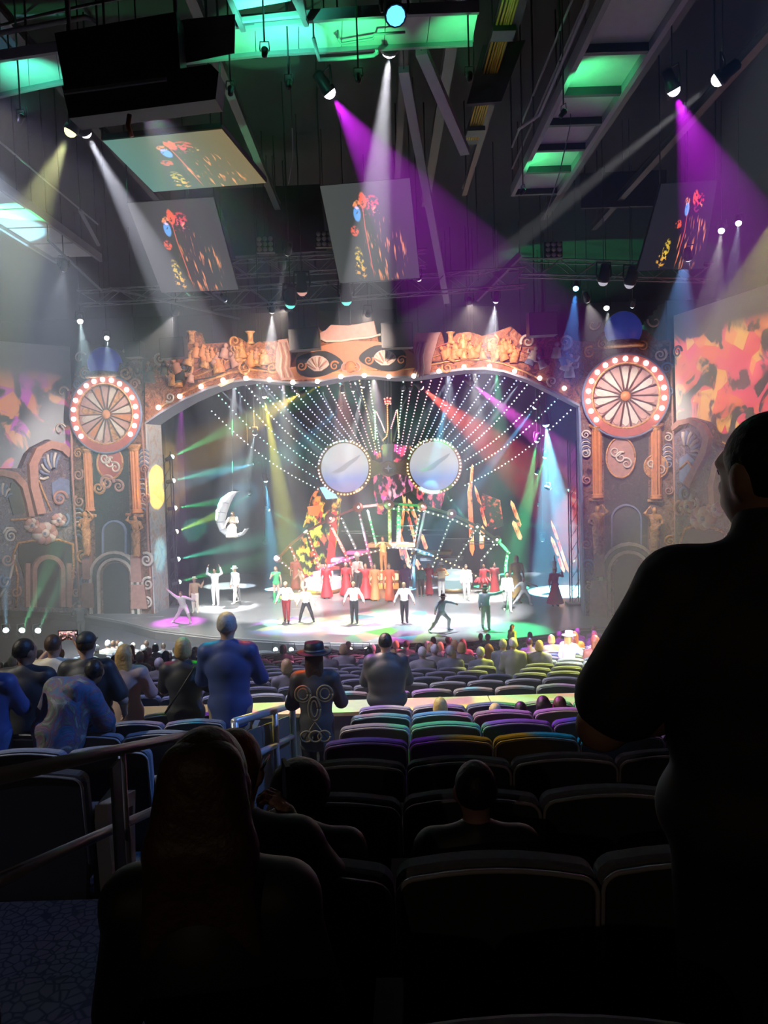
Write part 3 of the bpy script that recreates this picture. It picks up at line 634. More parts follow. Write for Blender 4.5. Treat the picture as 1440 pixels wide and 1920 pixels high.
# ================================================================== people: bodies grown from a skeleton as one surface
def _smin(a, b, k):
    h = np.clip(0.5 + 0.5*(b-a)/k, 0, 1)
    return b*(1-h) + a*h - k*h*(1-h)
def field_mesh(prims, h, k=0.03, cuts=()):
    """prims: ('c', a, b, ra, rb) tapered limbs and ('e', c, (rx,ry,rz), R|None) ellipsoids -> verts, quads of the joined surface"""
    lo = np.full(3, 1e9); hi = -lo
    bbs = []
    for p in prims:
        if p[0] == 'c':
            a = np.array(p[1]); b = np.array(p[2]); l = np.minimum(a-p[3], b-p[4]); u = np.maximum(a+p[3], b+p[4])
        else:
            c = np.array(p[1]); m = max(p[2]); 
            if p[3] is None: l = c-np.array(p[2]); u = c+np.array(p[2])
            else: l = c-m; u = c+m
        bbs.append((l, u)); lo = np.minimum(lo, l); hi = np.maximum(hi, u)
    lo -= 2.2*h+0.01; hi += 2.2*h+0.01
    n = np.ceil((hi-lo)/h).astype(int)+1
    Fd = np.full(n, 1.0, np.float32)
    ax = [lo[i]+h*np.arange(n[i]) for i in range(3)]
    for p, (l, u) in zip(prims, bbs):
        i0 = np.maximum(0, ((l-lo-1.6*k-2*h)/h).astype(int)); i1 = np.minimum(n, ((u-lo+1.6*k+2*h)/h).astype(int)+2)
        X = ax[0][i0[0]:i1[0], None, None]; Y = ax[1][None, i0[1]:i1[1], None]; Z = ax[2][None, None, i0[2]:i1[2]]
        if p[0] == 'c':
            a = np.array(p[1]); ba = np.array(p[2])-a; L2 = max(1e-9, float(ba@ba))
            dx, dy, dz = X-a[0], Y-a[1], Z-a[2]
            t = np.clip((dx*ba[0]+dy*ba[1]+dz*ba[2])/L2, 0, 1)
            d = np.sqrt((dx-t*ba[0])**2+(dy-t*ba[1])**2+(dz-t*ba[2])**2) - (p[3]+(p[4]-p[3])*t)
        else:
            c, r, R = p[1], p[2], p[3]
            dx, dy, dz = X-c[0], Y-c[1], Z-c[2]
            if R is not None:
                q = [R[0][i]*dx+R[1][i]*dy+R[2][i]*dz for i in range(3)]   # R transposed
            else: q = [dx, dy, dz]
            k0 = np.sqrt((q[0]/r[0])**2+(q[1]/r[1])**2+(q[2]/r[2])**2); k1 = np.sqrt((q[0]/r[0]**2)**2+(q[1]/r[1]**2)**2+(q[2]/r[2]**2)**2)
            d = k0*(k0-1)/np.maximum(k1, 1e-6)
        S = (slice(i0[0], i1[0]), slice(i0[1], i1[1]), slice(i0[2], i1[2]))
        Fd[S] = _smin(Fd[S], d.astype(np.float32), k)
    for (pt, nm) in cuts:                         # keep the side the normal points away from
        d = (ax[0][:, None, None]-pt[0])*nm[0]+(ax[1][None, :, None]-pt[1])*nm[1]+(ax[2][None, None, :]-pt[2])*nm[2]
        Fd = np.maximum(Fd, d.astype(np.float32))
    return nets(Fd, lo, h)
def nets(Fd, lo, h):
    n = np.array(Fd.shape); ins = Fd < 0
    cn = n-1; acc = np.zeros((*cn, 3), np.float32); cnt = np.zeros(cn, np.float32)
    def sub(A, o): return A[o[0]:o[0]+cn[0], o[1]:o[1]+cn[1], o[2]:o[2]+cn[2]]
    for axi in range(3):
        o1, o2 = [i for i in range(3) if i != axi]
        for a in (0, 1):
            for b in (0, 1):
                A = [0, 0, 0]; A[o1] = a; A[o2] = b; B = list(A); B[axi] = 1
                fa, fb = sub(Fd, A), sub(Fd, B); cr = (fa < 0) != (fb < 0)
                t = np.where(cr, fa/np.where(cr, fa-fb, 1), 0)
                acc[..., axi] += np.where(cr, t, 0); acc[..., o1] += np.where(cr, a, 0); acc[..., o2] += np.where(cr, b, 0); cnt += cr
    act = cnt > 0; idx = np.full(cn, -1, np.int64); idx[act] = np.arange(int(act.sum()))
    ijk = np.argwhere(act)
    V = lo + h*(ijk + acc[act]/cnt[act][:, None])
    Q = []
    for axi in range(3):
        o1, o2 = [(1, 2), (2, 0), (0, 1)][axi]
        s0 = [slice(None)]*3; s1 = [slice(None)]*3; s0[axi] = slice(0, -1); s1[axi] = slice(1, None)
        a, b = ins[tuple(s0)], ins[tuple(s1)]; e = np.argwhere(a != b)
        e = e[(e[:, o1] > 0) & (e[:, o2] > 0) & (e[:, o1] < cn[o1]) & (e[:, o2] < cn[o2])]
        if not len(e): continue
        sgn = a[tuple(e.T)]
        def at_(d1, d2):
            q = e.copy(); q[:, o1] += d1; q[:, o2] += d2; return idx[tuple(q.T)]
        q = np.stack([at_(-1, -1), at_(0, -1), at_(0, 0), at_(-1, 0)], 1)
        q[~sgn] = q[~sgn][:, ::-1]
        Q.append(q[(q >= 0).all(1)])
    return V, (np.concatenate(Q) if Q else np.zeros((0, 4), int))
def np_mesh(name, parts, mats):                    # parts: list of (V, Q, material index)
    vs = []; fs = []; mi = []; o = 0
    for V, Q, m in parts:
        vs.append(V); fs += (np.asarray(Q)+o).tolist(); mi += [m]*len(Q); o += len(V)
    me = bpy.data.meshes.new(name); me.from_pydata(np.concatenate(vs).tolist(), [], fs)
    for m in mats: me.materials.append(m)
    me.polygons.foreach_set('material_index', mi); me.polygons.foreach_set('use_smooth', [True]*len(fs)); me.update()
    return me
def v3(*a): return np.array(a, float)
def align(d):                                     # rotation whose z axis is d
    d = np.array(d, float); d /= np.linalg.norm(d)
    x = np.cross([0, 1, 0], d)
    if np.linalg.norm(x) < 1e-3: x = np.array([1.0, 0, 0])
    x /= np.linalg.norm(x); y = np.cross(d, x); return np.stack([x, y, d], 1)
_hands = {}
def hand_mesh(kind, h):
    key = (kind, h)
    if key in _hands: return _hands[key]
    cur = {'relaxed': 0.45, 'open': 0.12, 'grip': 1.15}[kind]; g = 1.0 if h < 0.007 else 1.25
    pr = [('e', (0, 0, .045), (.041, .016, .052), None), ('c', (0, 0, -.02), (0, 0, .03), .026, .03)]
    for i, (x, L) in enumerate(((-.031, .062), (-.011, .080), (.011, .086), (.031, .076))):
        p = v3(x, 0.002, .088 - (0.008 if i == 0 else 0)); a = cur*0.6; sp = x*2.2
        for j, fr in enumerate((.45, .31, .24)):
            d = v3(math.sin(sp)*math.cos(a), math.sin(a), math.cos(a)); q = p+d*L*fr
            pr.append(('c', tuple(p), tuple(q), (.0095-.0008*j)*g, (.009-.001*j)*g)); p = q; a += cur*0.8
    p = v3(.030, .004, .022); a = (.047, .012, .052); b = (.058 if cur < 1 else .040, .028, .080); c = (.062 if cur < 1 else .022, .034+.01*cur, .100)
    pr += [('c', tuple(p), a, .014*g, .012*g), ('c', a, b, .012*g, .0105*g), ('c', b, c, .0105*g, .008*g)]
    _hands[key] = field_mesh(pr, h, 0.006)
    return _hands[key]

POSE = dict(pelvis=(0, 0, .95), chest=(0, 0, 1.28), neck=(0, -.01, 1.46), head=(0, .015, 1.64),
            sh_l=(-.18, 0, 1.41), el_l=(-.24, -.02, 1.13), wr_l=(-.25, .06, .90), sh_r=(.18, 0, 1.41), el_r=(.24, -.02, 1.13), wr_r=(.25, .06, .90),
            hip_l=(-.09, 0, .92), kn_l=(-.10, .02, .49), an_l=(-.10, -.02, .085), toe_l=(-.12, .13, .035),
            hip_r=(.09, 0, .92), kn_r=(.10, .02, .49), an_r=(.10, -.02, .085), toe_r=(.12, .13, .035))
SEATED = dict(pelvis=(0, 0, .50), chest=(0, -.02, .84), neck=(0, -.02, 1.03), head=(0, .01, 1.20), sh_l=(-.18, -.01, .97), el_l=(-.24, .02, .70), wr_l=(-.16, .24, .60),
              sh_r=(.18, -.01, .97), el_r=(.24, .02, .70), wr_r=(.16, .24, .60), hip_l=(-.09, .02, .48), kn_l=(-.12, .42, .50), an_l=(-.12, .42, .085), toe_l=(-.13, .57, .035),
              hip_r=(.09, .02, .48), kn_r=(.12, .42, .50), an_r=(.12, .42, .085), toe_r=(.13, .57, .035))
def body_prims(J, s, fat, inf=0.0, zones=('torso', 'neck', 'head', 'upper', 'lower', 'thigh', 'shin', 'foot'), fem=0.0, sides=('l', 'r')):
    P = []; Z = set(zones); g = lambda k: np.array(J[k], float)*s; i = inf
    spine = g('chest')-g('pelvis'); R = align(spine); fw = fat
    if 'torso' in Z or 'pelvis' in Z:
        P.append(('e', tuple(g('pelvis')), ((.165+.01*fem)*fw*s+i, .118*fw*s+i, .13*s+i), R.tolist()))
    if 'torso' in Z:
        mid = (g('pelvis')+g('chest'))/2
        P.append(('e', tuple(mid), ((.148-.02*fem)*fw*s+i, .110*fw*s+i, .17*s+i), R.tolist()))
        P.append(('e', tuple(g('chest')), ((.172-.015*fem)*fw*s+i, .118*fw*s+i, .185*s+i), R.tolist()))
        P.append(('c', tuple(g('sh_l')), tuple(g('sh_r')), .058*s+i, .058*s+i))
        for a in ('sh_l', 'sh_r'): P.append(('c', tuple(g('neck')), tuple(g(a)), .052*s+i, .05*s+i))
    if 'neck' in Z: P.append(('c', tuple(g('neck')-v3(0, 0, .03)*s), tuple(g('head')-v3(0, .01, .04)*s), .058*s*(fw**.5)+i, .052*s+i))
    if 'head' in Z:
        h = g('head'); fx = J.get('look', (0, 1, 0)); f = np.array(fx, float); f /= np.linalg.norm(f); r = np.cross(f, [0, 0, 1]); r /= np.linalg.norm(r); u = np.cross(r, f)
        RH = np.stack([r, f, u], 1).tolist()
        P += [('e', tuple(h+u*.012*s), (.076*s+i, .098*s+i, .105*s+i), RH), ('e', tuple(h+f*.03*s-u*.055*s), (.058*s+i, .066*s+i, .07*s+i), RH),
              ('c', tuple(h+f*.092*s+u*.005*s), tuple(h+f*.112*s-u*.03*s), .010*s+i, .014*s+i), ('e', tuple(h+f*.085*s+u*.025*s), (.05*s+i, .018*s+i, .012*s+i), RH),
              ('e', tuple(h+f*.088*s-u*.062*s), (.026*s+i, .016*s+i, .010*s+i), RH)]
        for q in (-1, 1): P.append(('e', tuple(h+r*q*.080*s-f*.005*s-u*.01*s), (.012*s+i, .022*s+i, .034*s+i), RH))
    for q in sides:
        if 'upper' in Z: P.append(('c', tuple(g('sh_'+q)), tuple(g('el_'+q)), .054*s*(fw**.6)+i, .043*s*(fw**.6)+i))
        if 'sleeve' in Z: P.append(('c', tuple(g('sh_'+q)), tuple(g('sh_'+q)+(g('el_'+q)-g('sh_'+q))*.78), .058*s*(fw**.6)+i, .060*s*(fw**.6)+i))
        if 'lower' in Z: P.append(('c', tuple(g('el_'+q)), tuple(g('wr_'+q)), .043*s+i, .030*s+i))
        if 'thigh' in Z: P.append(('c', tuple(g('hip_'+q)), tuple(g('kn_'+q)), .086*s*(fw**.5)+i, .058*s*(fw**.3)+i))
        if 'shin' in Z:
            P.append(('c', tuple(g('kn_'+q)), tuple(g('an_'+q)), .055*s+i, .040*s+i))
            P.append(('e', tuple(g('kn_'+q)*.68+g('an_'+q)*.32-v3(0, .015, 0)*s), (.05*s+i, .055*s+i, .12*s+i), None))
        if 'foot' in Z:
            a, t = g('an_'+q), g('toe_'+q)
            P.append(('c', tuple(a-v3(0, 0, .03)*s), tuple(t), .043*s+i, .034*s+i)); P.append(('c', tuple(a), tuple(a-(t-a)*.25-v3(0, 0, .045)*s), .042*s+i, .036*s+i))
    return P
def head_frame(J, s):
    h = np.array(J['head'], float)*s; f = np.array(J.get('look', (0, 1, 0)), float); f /= np.linalg.norm(f)
    r = np.cross(f, [0, 0, 1]); r /= np.linalg.norm(r); u = np.cross(r, f); return h, r, f, u
def hair_prims(J, s, style):
    h, r, f, u = head_frame(J, s); RH = np.stack([r, f, u], 1).tolist(); P = []; cuts = []
    P.append(('e', tuple(h+u*.02*s-f*.012*s), (.086*s, .104*s, .108*s), RH))
    if style in ('short', 'buzz'):
        cuts.append((tuple(h-u*.045*s), tuple(-u))); cuts.append((tuple(h+f*.055*s+u*.03*s), tuple(f*.8-u*.6)))
    elif style == 'bob':
        P += [('e', tuple(h-u*.04*s-f*.025*s), (.095*s, .085*s, .10*s), RH)]; cuts.append((tuple(h+f*.045*s+u*.03*s), tuple(f*.95-u*.3))); cuts.append((tuple(h-u*.10*s), tuple(-u)))
    elif style == 'long':
        for q in (-.045, 0, .045):
            P.append(('c', tuple(h-f*.05*s+r*q*s), tuple(h-f*.085*s+r*q*1.4*s-u*.40*s), .055*s, .040*s))
        cuts.append((tuple(h+f*.05*s+u*.03*s), tuple(f*.9-u*.35)))
    elif style == 'afro':
        P.append(('e', tuple(h+u*.03*s-f*.02*s), (.125*s, .125*s, .12*s), RH)); cuts.append((tuple(h+f*.05*s+u*.02*s), tuple(f*.9-u*.4)))
    elif style == 'bun':
        P.append(('e', tuple(h+u*.09*s-f*.09*s), (.045*s, .045*s, .045*s), None)); cuts.append((tuple(h-u*.06*s), tuple(-u))); cuts.append((tuple(h+f*.055*s+u*.03*s), tuple(f*.85-u*.5)))
    return P, cuts
def fedora(J, s, m, mband, parent, big=1.0):
    h, r, f, u = head_frame(J, s); o = Vector(h+u*.055*s-f*.005*s); b = big
    mb = MB().lathe([(.165*s*b, .0), (.17*s*b, .008), (.15*s*b, .012), (.098*s*b, .016), (.094*s*b, .06*s), (.086*s*b, .115*s), (.05*s*b, .125*s), (0, .105*s)], o, Vector(u), 18)
    ht = mb.build('hat', m, parent)
    MB().lathe([(.1005*s*b, .014*s), (.1005*s*b, .042*s)], o, Vector(u), 18).build('hat_band', mband, ht)
    return ht
def cap_hat(J, s, m, parent):
    h, r, f, u = head_frame(J, s)
    pr = [('e', tuple(h+u*.03*s-f*.008*s), (.092*s, .110*s, .098*s), np.stack([r, f, u], 1).tolist())]
    V, Q = field_mesh(pr, .010, .01, [(tuple(h+u*.028*s), tuple(-u))]); o = put('cap', np_mesh('cap', [(V, Q, 0)], [m]), parent)
    MB().slab([Vector(h+u*.032*s+f*.085*s+r*a*s+f*c*s) for a, c in ((-.075, 0), (-.06, .05), (0, .075), (.06, .05), (.075, 0))], Vector(u)*.006).build('cap_brim', m, o)
    return o
skin_cols = [(0.42, 0.24, 0.17), (0.30, 0.16, 0.10), (0.50, 0.31, 0.24), (0.16, 0.08, 0.05)]
m_skins = [mat('skin_%d' % i, c, 0.5, var=0.08) for i, c in enumerate(skin_cols)]
m_eye = mat('eye_dark', (0.02, 0.015, 0.012), 0.2)
HAIR = {k: mat('hair_'+k, c, 0.5, var=0.35, vscale=40, bump=0.3) for k, c in dict(black=(.012, .010, .010), brown=(.07, .035, .018), blonde=(.55, .36, .14), grey=(.42, .40, .38), auburn=(.20, .06, .03), white=(.75, .73, .70)).items()}
PEOPLE = []
def make_person(label, loc, rotz=0.0, height=1.75, pose=None, base=POSE, fat=1.0, fem=0.0, skin=0, hair=('short', 'black'), wear=(), hands='relaxed', vox=0.03, hat=None, group=None, extra=None, palm=None, cat='person', name='person', face=True):
    J = dict(base); J.update(pose or {}); s = height/1.75
    root = thing(name, label, cat, loc, group, rotz)
    V, Q = field_mesh(body_prims(J, s, fat, 0.0, fem=fem), vox, 0.028*s)
    parts = [(V, Q, 0)]
    if hands:
        hv = .0055 if vox < 0.02 else .012
        for q, sg in (('l', -1), ('r', 1)):
            hk = hands if isinstance(hands, str) else hands[0 if q == 'l' else 1]
            if hk is None: continue
            e, wv_ = np.array(J['el_'+q], float)*s, np.array(J['wr_'+q], float)*s; d = (wv_-e)/np.linalg.norm(wv_-e)
            pn = np.array((palm or {}).get(q, (-sg*1.0, .25, 0)), float); pn -= d*(pn@d); pn /= np.linalg.norm(pn)
            x = np.cross(pn, d)                       # thumb side for a right-handed frame
            HV, HQ = hand_mesh(hk, hv); flip = -1 if (x@np.array((0, 1, .6))) < 0 else 1
            A = np.stack([x*flip, pn, d], 1)*s
            HQ2 = HQ if flip > 0 else HQ[:, ::-1]
            parts.append(((HV@A.T)+wv_, HQ2, 0))
    h, r, f, u = head_frame(J, s)
    if face:
        eb = [MB().ball(Vector(h+f*.088*s+r*q*.031*s+u*.008*s), .011*s, 0, 6, 4) for q in (-1, 1)]
    me_parts = parts
    body = put('body', np_mesh('body', me_parts, [m_skins[skin] if isinstance(skin, int) else skin]), root)
    if face:
        for e_ in eb: e_.build('eye', m_eye, body)
    for wdef in wear:
        nm, zones, inf, mm = wdef[:4]; opt = wdef[4] if len(wdef) > 4 else {}
        cuts = []
        if 'bot' in opt: cuts.append(((0, 0, opt['bot']*s), (0, 0, -1)))
        if 'top' in opt: cuts.append(((0, 0, opt['top']*s), (0, 0, 1)))
        pr = body_prims(J, s, fat*opt.get('fat', 1.0), inf, zones, fem) if zones else []
        for e in opt.get('add', ()):
            pr.append(('c', tuple(np.array(e[0])*s), tuple(np.array(e[1])*s), e[2]*s, e[3]*s) if len(e) == 4 else ('e', tuple(np.array(e[0])*s), tuple(np.array(e[1])*s), None))
        if zones and set(zones) <= {'shin', 'foot'}:      # a pair: one object each
            for q in ('l', 'r'):
                V, Q = field_mesh(body_prims(J, s, fat, inf, zones, fem, (q,)), min(vox, .03), .03, cuts)
                if len(V): put(nm.rstrip('s'), np_mesh(nm.rstrip('s'), [(V, Q, 0)], [mm]), root)
            continue
        V, Q = field_mesh(pr, vox, opt.get('k', 0.03), cuts)
        if len(V): put(nm, np_mesh(nm, [(V, Q, 0)], [mm]), root)
    if hair:
        pr, cuts = hair_prims(J, s, hair[0]); V, Q = field_mesh(pr, min(vox, 0.016), 0.02, cuts)
        put('hair', np_mesh('hair', [(V, Q, 0)], [HAIR[hair[1]] if isinstance(hair[1], str) else hair[1]]), root)
    if hat:
        if hat[0] == 'fedora': fedora(J, s, hat[1], hat[2], root, hat[3] if len(hat) > 3 else 1.0)
        elif hat[0] == 'cap': cap_hat(J, s, hat[1], root)
    if extra: extra(root, J, s)
    PEOPLE.append(root)
    return root
def copy_tree(o, parent=None):
    c = o.copy(); C.objects.link(c); c.parent = parent
    for ch in o.children: copy_tree(ch, c)
    return c
TORSO_LS = ('torso', 'upper', 'lower'); TORSO_SS = ('torso', 'sleeve'); LEGS = ('pelvis', 'thigh', 'shin'); FOOT = ('foot',)

# gilded figures of the pillars, holding up the columns
def statue(face, x, y_top, y_bot, parent, m, arm):
    k = face.mm(x, (y_top+y_bot)/2); H = (y_bot-y_top)*k
    J = dict(POSE); J.update(el_l=(-.36, .05, 1.52), wr_l=(-.14, .06, 1.80), el_r=(.30, .02, 1.20), wr_r=(.10, .16, 1.06)) if arm > 0 else J.update(el_r=(.36, .05, 1.52), wr_r=(.14, .06, 1.80), el_l=(-.30, .02, 1.20), wr_l=(-.10, .16, 1.06))
    s = H/1.85
    pr = body_prims(J, s, 1.0, .01*s, fem=1.0)+[('c', tuple(v3(0, 0, .95)*s), tuple(v3(0, 0, .1)*s), .17*s, .12*s)]
    V, Q = field_mesh(pr, .075, .05); A = np.array([[-face.u.x, face.n.x, 0], [-face.u.y, face.n.y, 0], [0, 0, 1]])
    b = face(x, y_bot, 0.30); V = V@A.T + np.array(b)
    put('caryatid', np_mesh('caryatid', [(V, Q if np.linalg.det(A) > 0 else Q[:, ::-1], 0)], [m]), parent)
statue(PF, 164, 962, 1042, left_p, m_gold, 1); statue(PF, 257, 966, 1044, left_p, m_gold, -1)
statue(PF, 1121, 940, 1040, right_p, m_gold, 1); statue(PF, 1228, 942, 1040, right_p, m_gold, -1)
# ================================================================== stage scenery
def SP(px, py, off): return PF(px, py, off)
def led_mat(name, cols, scale, stretch, thr, es, seed):
    m = bpy.data.materials.new(name); m.use_nodes = True; nt = m.node_tree; b = nt.nodes['Principled BSDF']; L = nt.links.new
    tc = nt.nodes.new('ShaderNodeTexCoord'); mp = nt.nodes.new('ShaderNodeMapping'); mp.inputs['Scale'].default_value = stretch; mp.inputs['Location'].default_value = (seed, seed*.7, seed*1.3); mp.inputs['Rotation'].default_value = (0, 0.5, 0)
    vo = nt.nodes.new('ShaderNodeTexVoronoi'); vo.inputs['Scale'].default_value = scale
    nz = nt.nodes.new('ShaderNodeTexNoise'); nz.inputs['Scale'].default_value = scale*1.3; nz.inputs['Detail'].default_value = 4
    sc_ = nt.nodes.new('ShaderNodeSeparateColor'); rp = nt.nodes.new('ShaderNodeValToRGB'); e = rp.color_ramp.elements
    e[0].position = 0; e[0].color = (*cols[0], 1); e[1].position = 0.95; e[1].color = (*cols[-1], 1)
    for i, c in enumerate(cols[1:-1]): q = e.new((i+1)/(len(cols)-1)*.95); q.color = (*c, 1)
    mk = nt.nodes.new('ShaderNodeMapRange'); mk.inputs['From Min'].default_value = thr; mk.inputs['From Max'].default_value = thr+.12; mk.inputs['To Min'].default_value = 0.03; mk.inputs['To Max'].default_value = es
    L(tc.outputs['Object'], mp.inputs[0]); L(mp.outputs[0], vo.inputs['Vector']); L(mp.outputs[0], nz.inputs['Vector'])
    L(vo.outputs['Color'], sc_.inputs[0]); L(sc_.outputs[0], rp.inputs[0]); L(rp.outputs[0], b.inputs['Emission Color']); L(nz.outputs['Fac'], mk.inputs['Value']); L(mk.outputs[0], b.inputs['Emission Strength'])
    b.inputs['Base Color'].default_value = (.02, .02, .02, 1); m.cycles.emission_sampling = 'NONE'
    return m
m_prop = mat('prop_dark', (0.09, 0.075, 0.07), 0.5, 0.3, var=0.2)
m_propg = mat('prop_grey', (0.22, 0.22, 0.23), 0.45, 0.4, var=0.15)
m_bronze = mat('bronze', (0.30, 0.20, 0.09), 0.4, 0.6, var=0.2)
def bulb_line(mb, pts, step, r):                     # small bulbs every `step` metres along a path
    pts = [Vector(p) for p in pts]; L = [(b-a).length for a, b in zip(pts, pts[1:])]; tot = sum(L); n = max(1, int(tot/step)); out = []
    for i in range(n+1):
        t = tot*i/n; j = 0
        while j < len(L)-1 and t > L[j]: t -= L[j]; j += 1
        out.append(pts[j]+(pts[j+1]-pts[j])*(t/max(1e-6, L[j])))
    for p in out: mb.ball(p, r, 0, 6, 4)
    return out
RIMC = {k: glow('rim_'+k, c, 3.0) for k, c in dict(teal=(.45, 1.0, .85), white=(.85, 1, .95), lilac=(.62, .6, 1.0), blue=(.45, .6, 1.0), pink=(1, .45, .55), red=(1, .30, .25), amber=(1, .72, .35), orange=(1, .42, .16), green=(.45, 1, .55), rose=(1, .55, .60)).items()}

# ---- giant spectacles
OFFG = -8.0
gl = thing('giant_spectacles', 'giant pair of round spectacles with bulb-lined rims hanging over the stage', 'prop')
def lens_mat():
    m = bpy.data.materials.new('lens_picture'); m.use_nodes = True; nt = m.node_tree; b = nt.nodes['Principled BSDF']; L = nt.links.new
    tc = nt.nodes.new('ShaderNodeTexCoord'); sx = nt.nodes.new('ShaderNodeSeparateXYZ')
    wv_ = nt.nodes.new('ShaderNodeTexNoise'); wv_.inputs['Scale'].default_value = 0.9
    gr = nt.nodes.new('ShaderNodeValToRGB'); e = gr.color_ramp.elements
    e[0].position = 0.12; e[0].color = (.52, .46, .85, 1); e[1].position = 0.62; e[1].color = (.90, .90, .93, 1); q = e.new(0.30); q.color = (.42, .52, 1, 1); q = e.new(.46); q.color = (.72, .76, .95, 1)
    mr = nt.nodes.new('ShaderNodeMapRange'); mr.inputs['From Min'].default_value = -1.45; mr.inputs['From Max'].default_value = 1.45
    ad = nt.nodes.new('ShaderNodeMath'); ad.operation = 'MULTIPLY_ADD'; ad.inputs[1].default_value = 0.25
    L(tc.outputs['Object'], sx.inputs[0]); L(tc.outputs['Object'], wv_.inputs['Vector']); L(sx.outputs['Z'], mr.inputs['Value']); L(wv_.outputs['Fac'], ad.inputs[0]); L(mr.outputs[0], ad.inputs[2])
    sb = nt.nodes.new('ShaderNodeMath'); sb.operation = 'SUBTRACT'; sb.inputs[1].default_value = 0.12; L(ad.outputs[0], sb.inputs[0]); L(sb.outputs[0], gr.inputs[0]); L(gr.outputs[0], b.inputs['Emission Color'])
    b.inputs['Emission Strength'].default_value = 0.80; b.inputs['Base Color'].default_value = (.02, .02, .02, 1); b.inputs['Roughness'].default_value = .9; b.inputs['Specular IOR Level'].default_value = 0.0; m.cycles.emission_sampling = 'NONE'
    return m
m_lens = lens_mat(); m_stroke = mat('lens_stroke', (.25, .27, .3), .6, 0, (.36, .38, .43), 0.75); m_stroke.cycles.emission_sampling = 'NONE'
for cx, cy, R, nm in ((647, 877, 51, 'a'), (814, 874, 52, 'b')):
    c = SP(cx, cy, OFFG); k = (SP(cx+1, cy, OFFG)-c).length; R *= k
    def Q(a, r, o): return (PU*math.cos(a)+UP*math.sin(a))*r + PN*o
    lens = MB().lathe([(R*.90, -.05), (R*.90, .02), (R*.6, .05), (0, .07)], (0, 0, 0), PN, 40).build('lens', m_lens, gl); lens.location = c
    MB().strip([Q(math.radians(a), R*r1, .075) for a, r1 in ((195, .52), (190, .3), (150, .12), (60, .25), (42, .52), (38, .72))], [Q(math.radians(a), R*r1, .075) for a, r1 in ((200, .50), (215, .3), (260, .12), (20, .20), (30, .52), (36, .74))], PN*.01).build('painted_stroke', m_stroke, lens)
    N = 40; rim = MB(); rim.strip([Q(2*math.pi*i/N, R*1.0, -.1) for i in range(N+1)], [Q(2*math.pi*i/N, R*.88, -.1) for i in range(N+1)], PN*.25)
    ro_ = rim.build('rim', m_bronze, gl); ro_.location = c
    seg = [('amber', 20, 80), ('green', 80, 130), ('teal', 80, 130), ('lilac', 130, 180), ('rose', 180, 250), ('orange', 250, 320), ('amber', 320, 380)] if nm == 'a' else [('green', 100, 170), ('lilac', 40, 100), ('rose', -50, 40), ('red', 260, 310), ('orange', 215, 260), ('amber', 170, 215)]
    for col, a0, a1 in seg:
        if col == 'green' and nm == 'a': continue
        bm_ = MB(); n = int((a1-a0)/7.2)
        for i in range(n):
            for rr_, oo in ((.955, .17),): bm_.ball(Q(math.radians(a0+7.2*(i+.5)), R*rr_, oo), R*.033, 0, 6, 4)
        tag(bm_.build('rim_bulbs', RIMC[col], ro_), kind='stuff')
br_ = MB()
br_.strip([SP(x, y, OFFG) for x, y in ((696, 862), (712, 868), (729, 862), (746, 868), (764, 860))], [SP(x, y, OFFG) for x, y in ((697, 896), (712, 888), (729, 894), (746, 888), (764, 892))], PN*.3)
bo = br_.build('bridge', m_bronze, gl)
c = SP(729, 878, OFFG+.3); k = (SP(730, 878, OFFG)-SP(729, 878, OFFG)).length
MB().lathe([(14*k, 0), (14*k, .10), (11*k, .15), (10*k, .08), (0, .08)], c, PN, 24).build('badge', m_bronze, bo)
star = MB(); star.slab([c+PN*.1+(PU*math.cos(a)+UP*math.sin(a))*k*(7.5 if i % 2 == 0 else 2.6) for i, a in enumerate([math.pi/2+math.pi*j/4 for j in range(8)])], PN*.05); star.build('star', mat('silver', (.7, .7, .68), .35, .5), bo)
MB().slab([SP(x, y, OFFG) for x, y in ((719, 834), (739, 832), (738, 868), (720, 868))], PN*.4).build('hanger_box', m_propg, gl)
for x in (721, 726, 732): MB().tube([SP(x, 640, OFFG), SP(x+2, 834, OFFG)], .035, 6).build('hanger_rod', m_propg, gl)
for a in (((660, 722), (690, 760), (718, 828)), ((776, 720), (755, 760), (738, 828)), ((668, 735), (700, 790), (722, 832))): MB().tube([SP(x, y, OFFG+.2) for x, y in a], .05, 6).build('brace', m_propg, gl)
# ---- bulb monogram
mono = thing('bulb_monogram', 'illuminated monogram of coloured bulbs topped by a crown above the spectacles', 'sign')
OFM = -7.4
for pts, col in (([(703, 771), (704, 823)], 'green'), ([(706, 773), (714, 790), (722, 810)], 'rose'), ([(726, 757), (727, 805), (725, 818), (718, 825)], 'orange'), ([(733, 803), (738, 787), (743, 770)], 'pink'), ([(745, 769), (748, 821)], 'amber')):
    P_ = [SP(x, y, OFM) for x, y in pts]; b_ = MB().tube([p-PN*.08 for p in P_], .06, 6).build('letter_stroke', m_prop, mono)
    bm_ = MB(); bulb_line(bm_, P_, .095, .036); tag(bm_.build('bulbs', RIMC[col], b_), kind='stuff')
cr = MB(); cr.slab([SP(x, y, OFM-.05) for x, y in ((720, 746), (723, 750), (726, 743), (729, 750), (733, 745), (732, 757), (721, 757))], PN*.05); cro = cr.build('crown', m_redp, mono)
bm_ = MB()
for x, y in ((721, 748), (726, 746), (732, 747), (722, 753), (727, 752), (731, 753), (723, 757), (728, 757), (732, 757)): bm_.ball(SP(x, y, OFM+.06), .05, 0, 6, 4)
tag(bm_.build('bulbs', RIMC['red'], cro), kind='stuff')

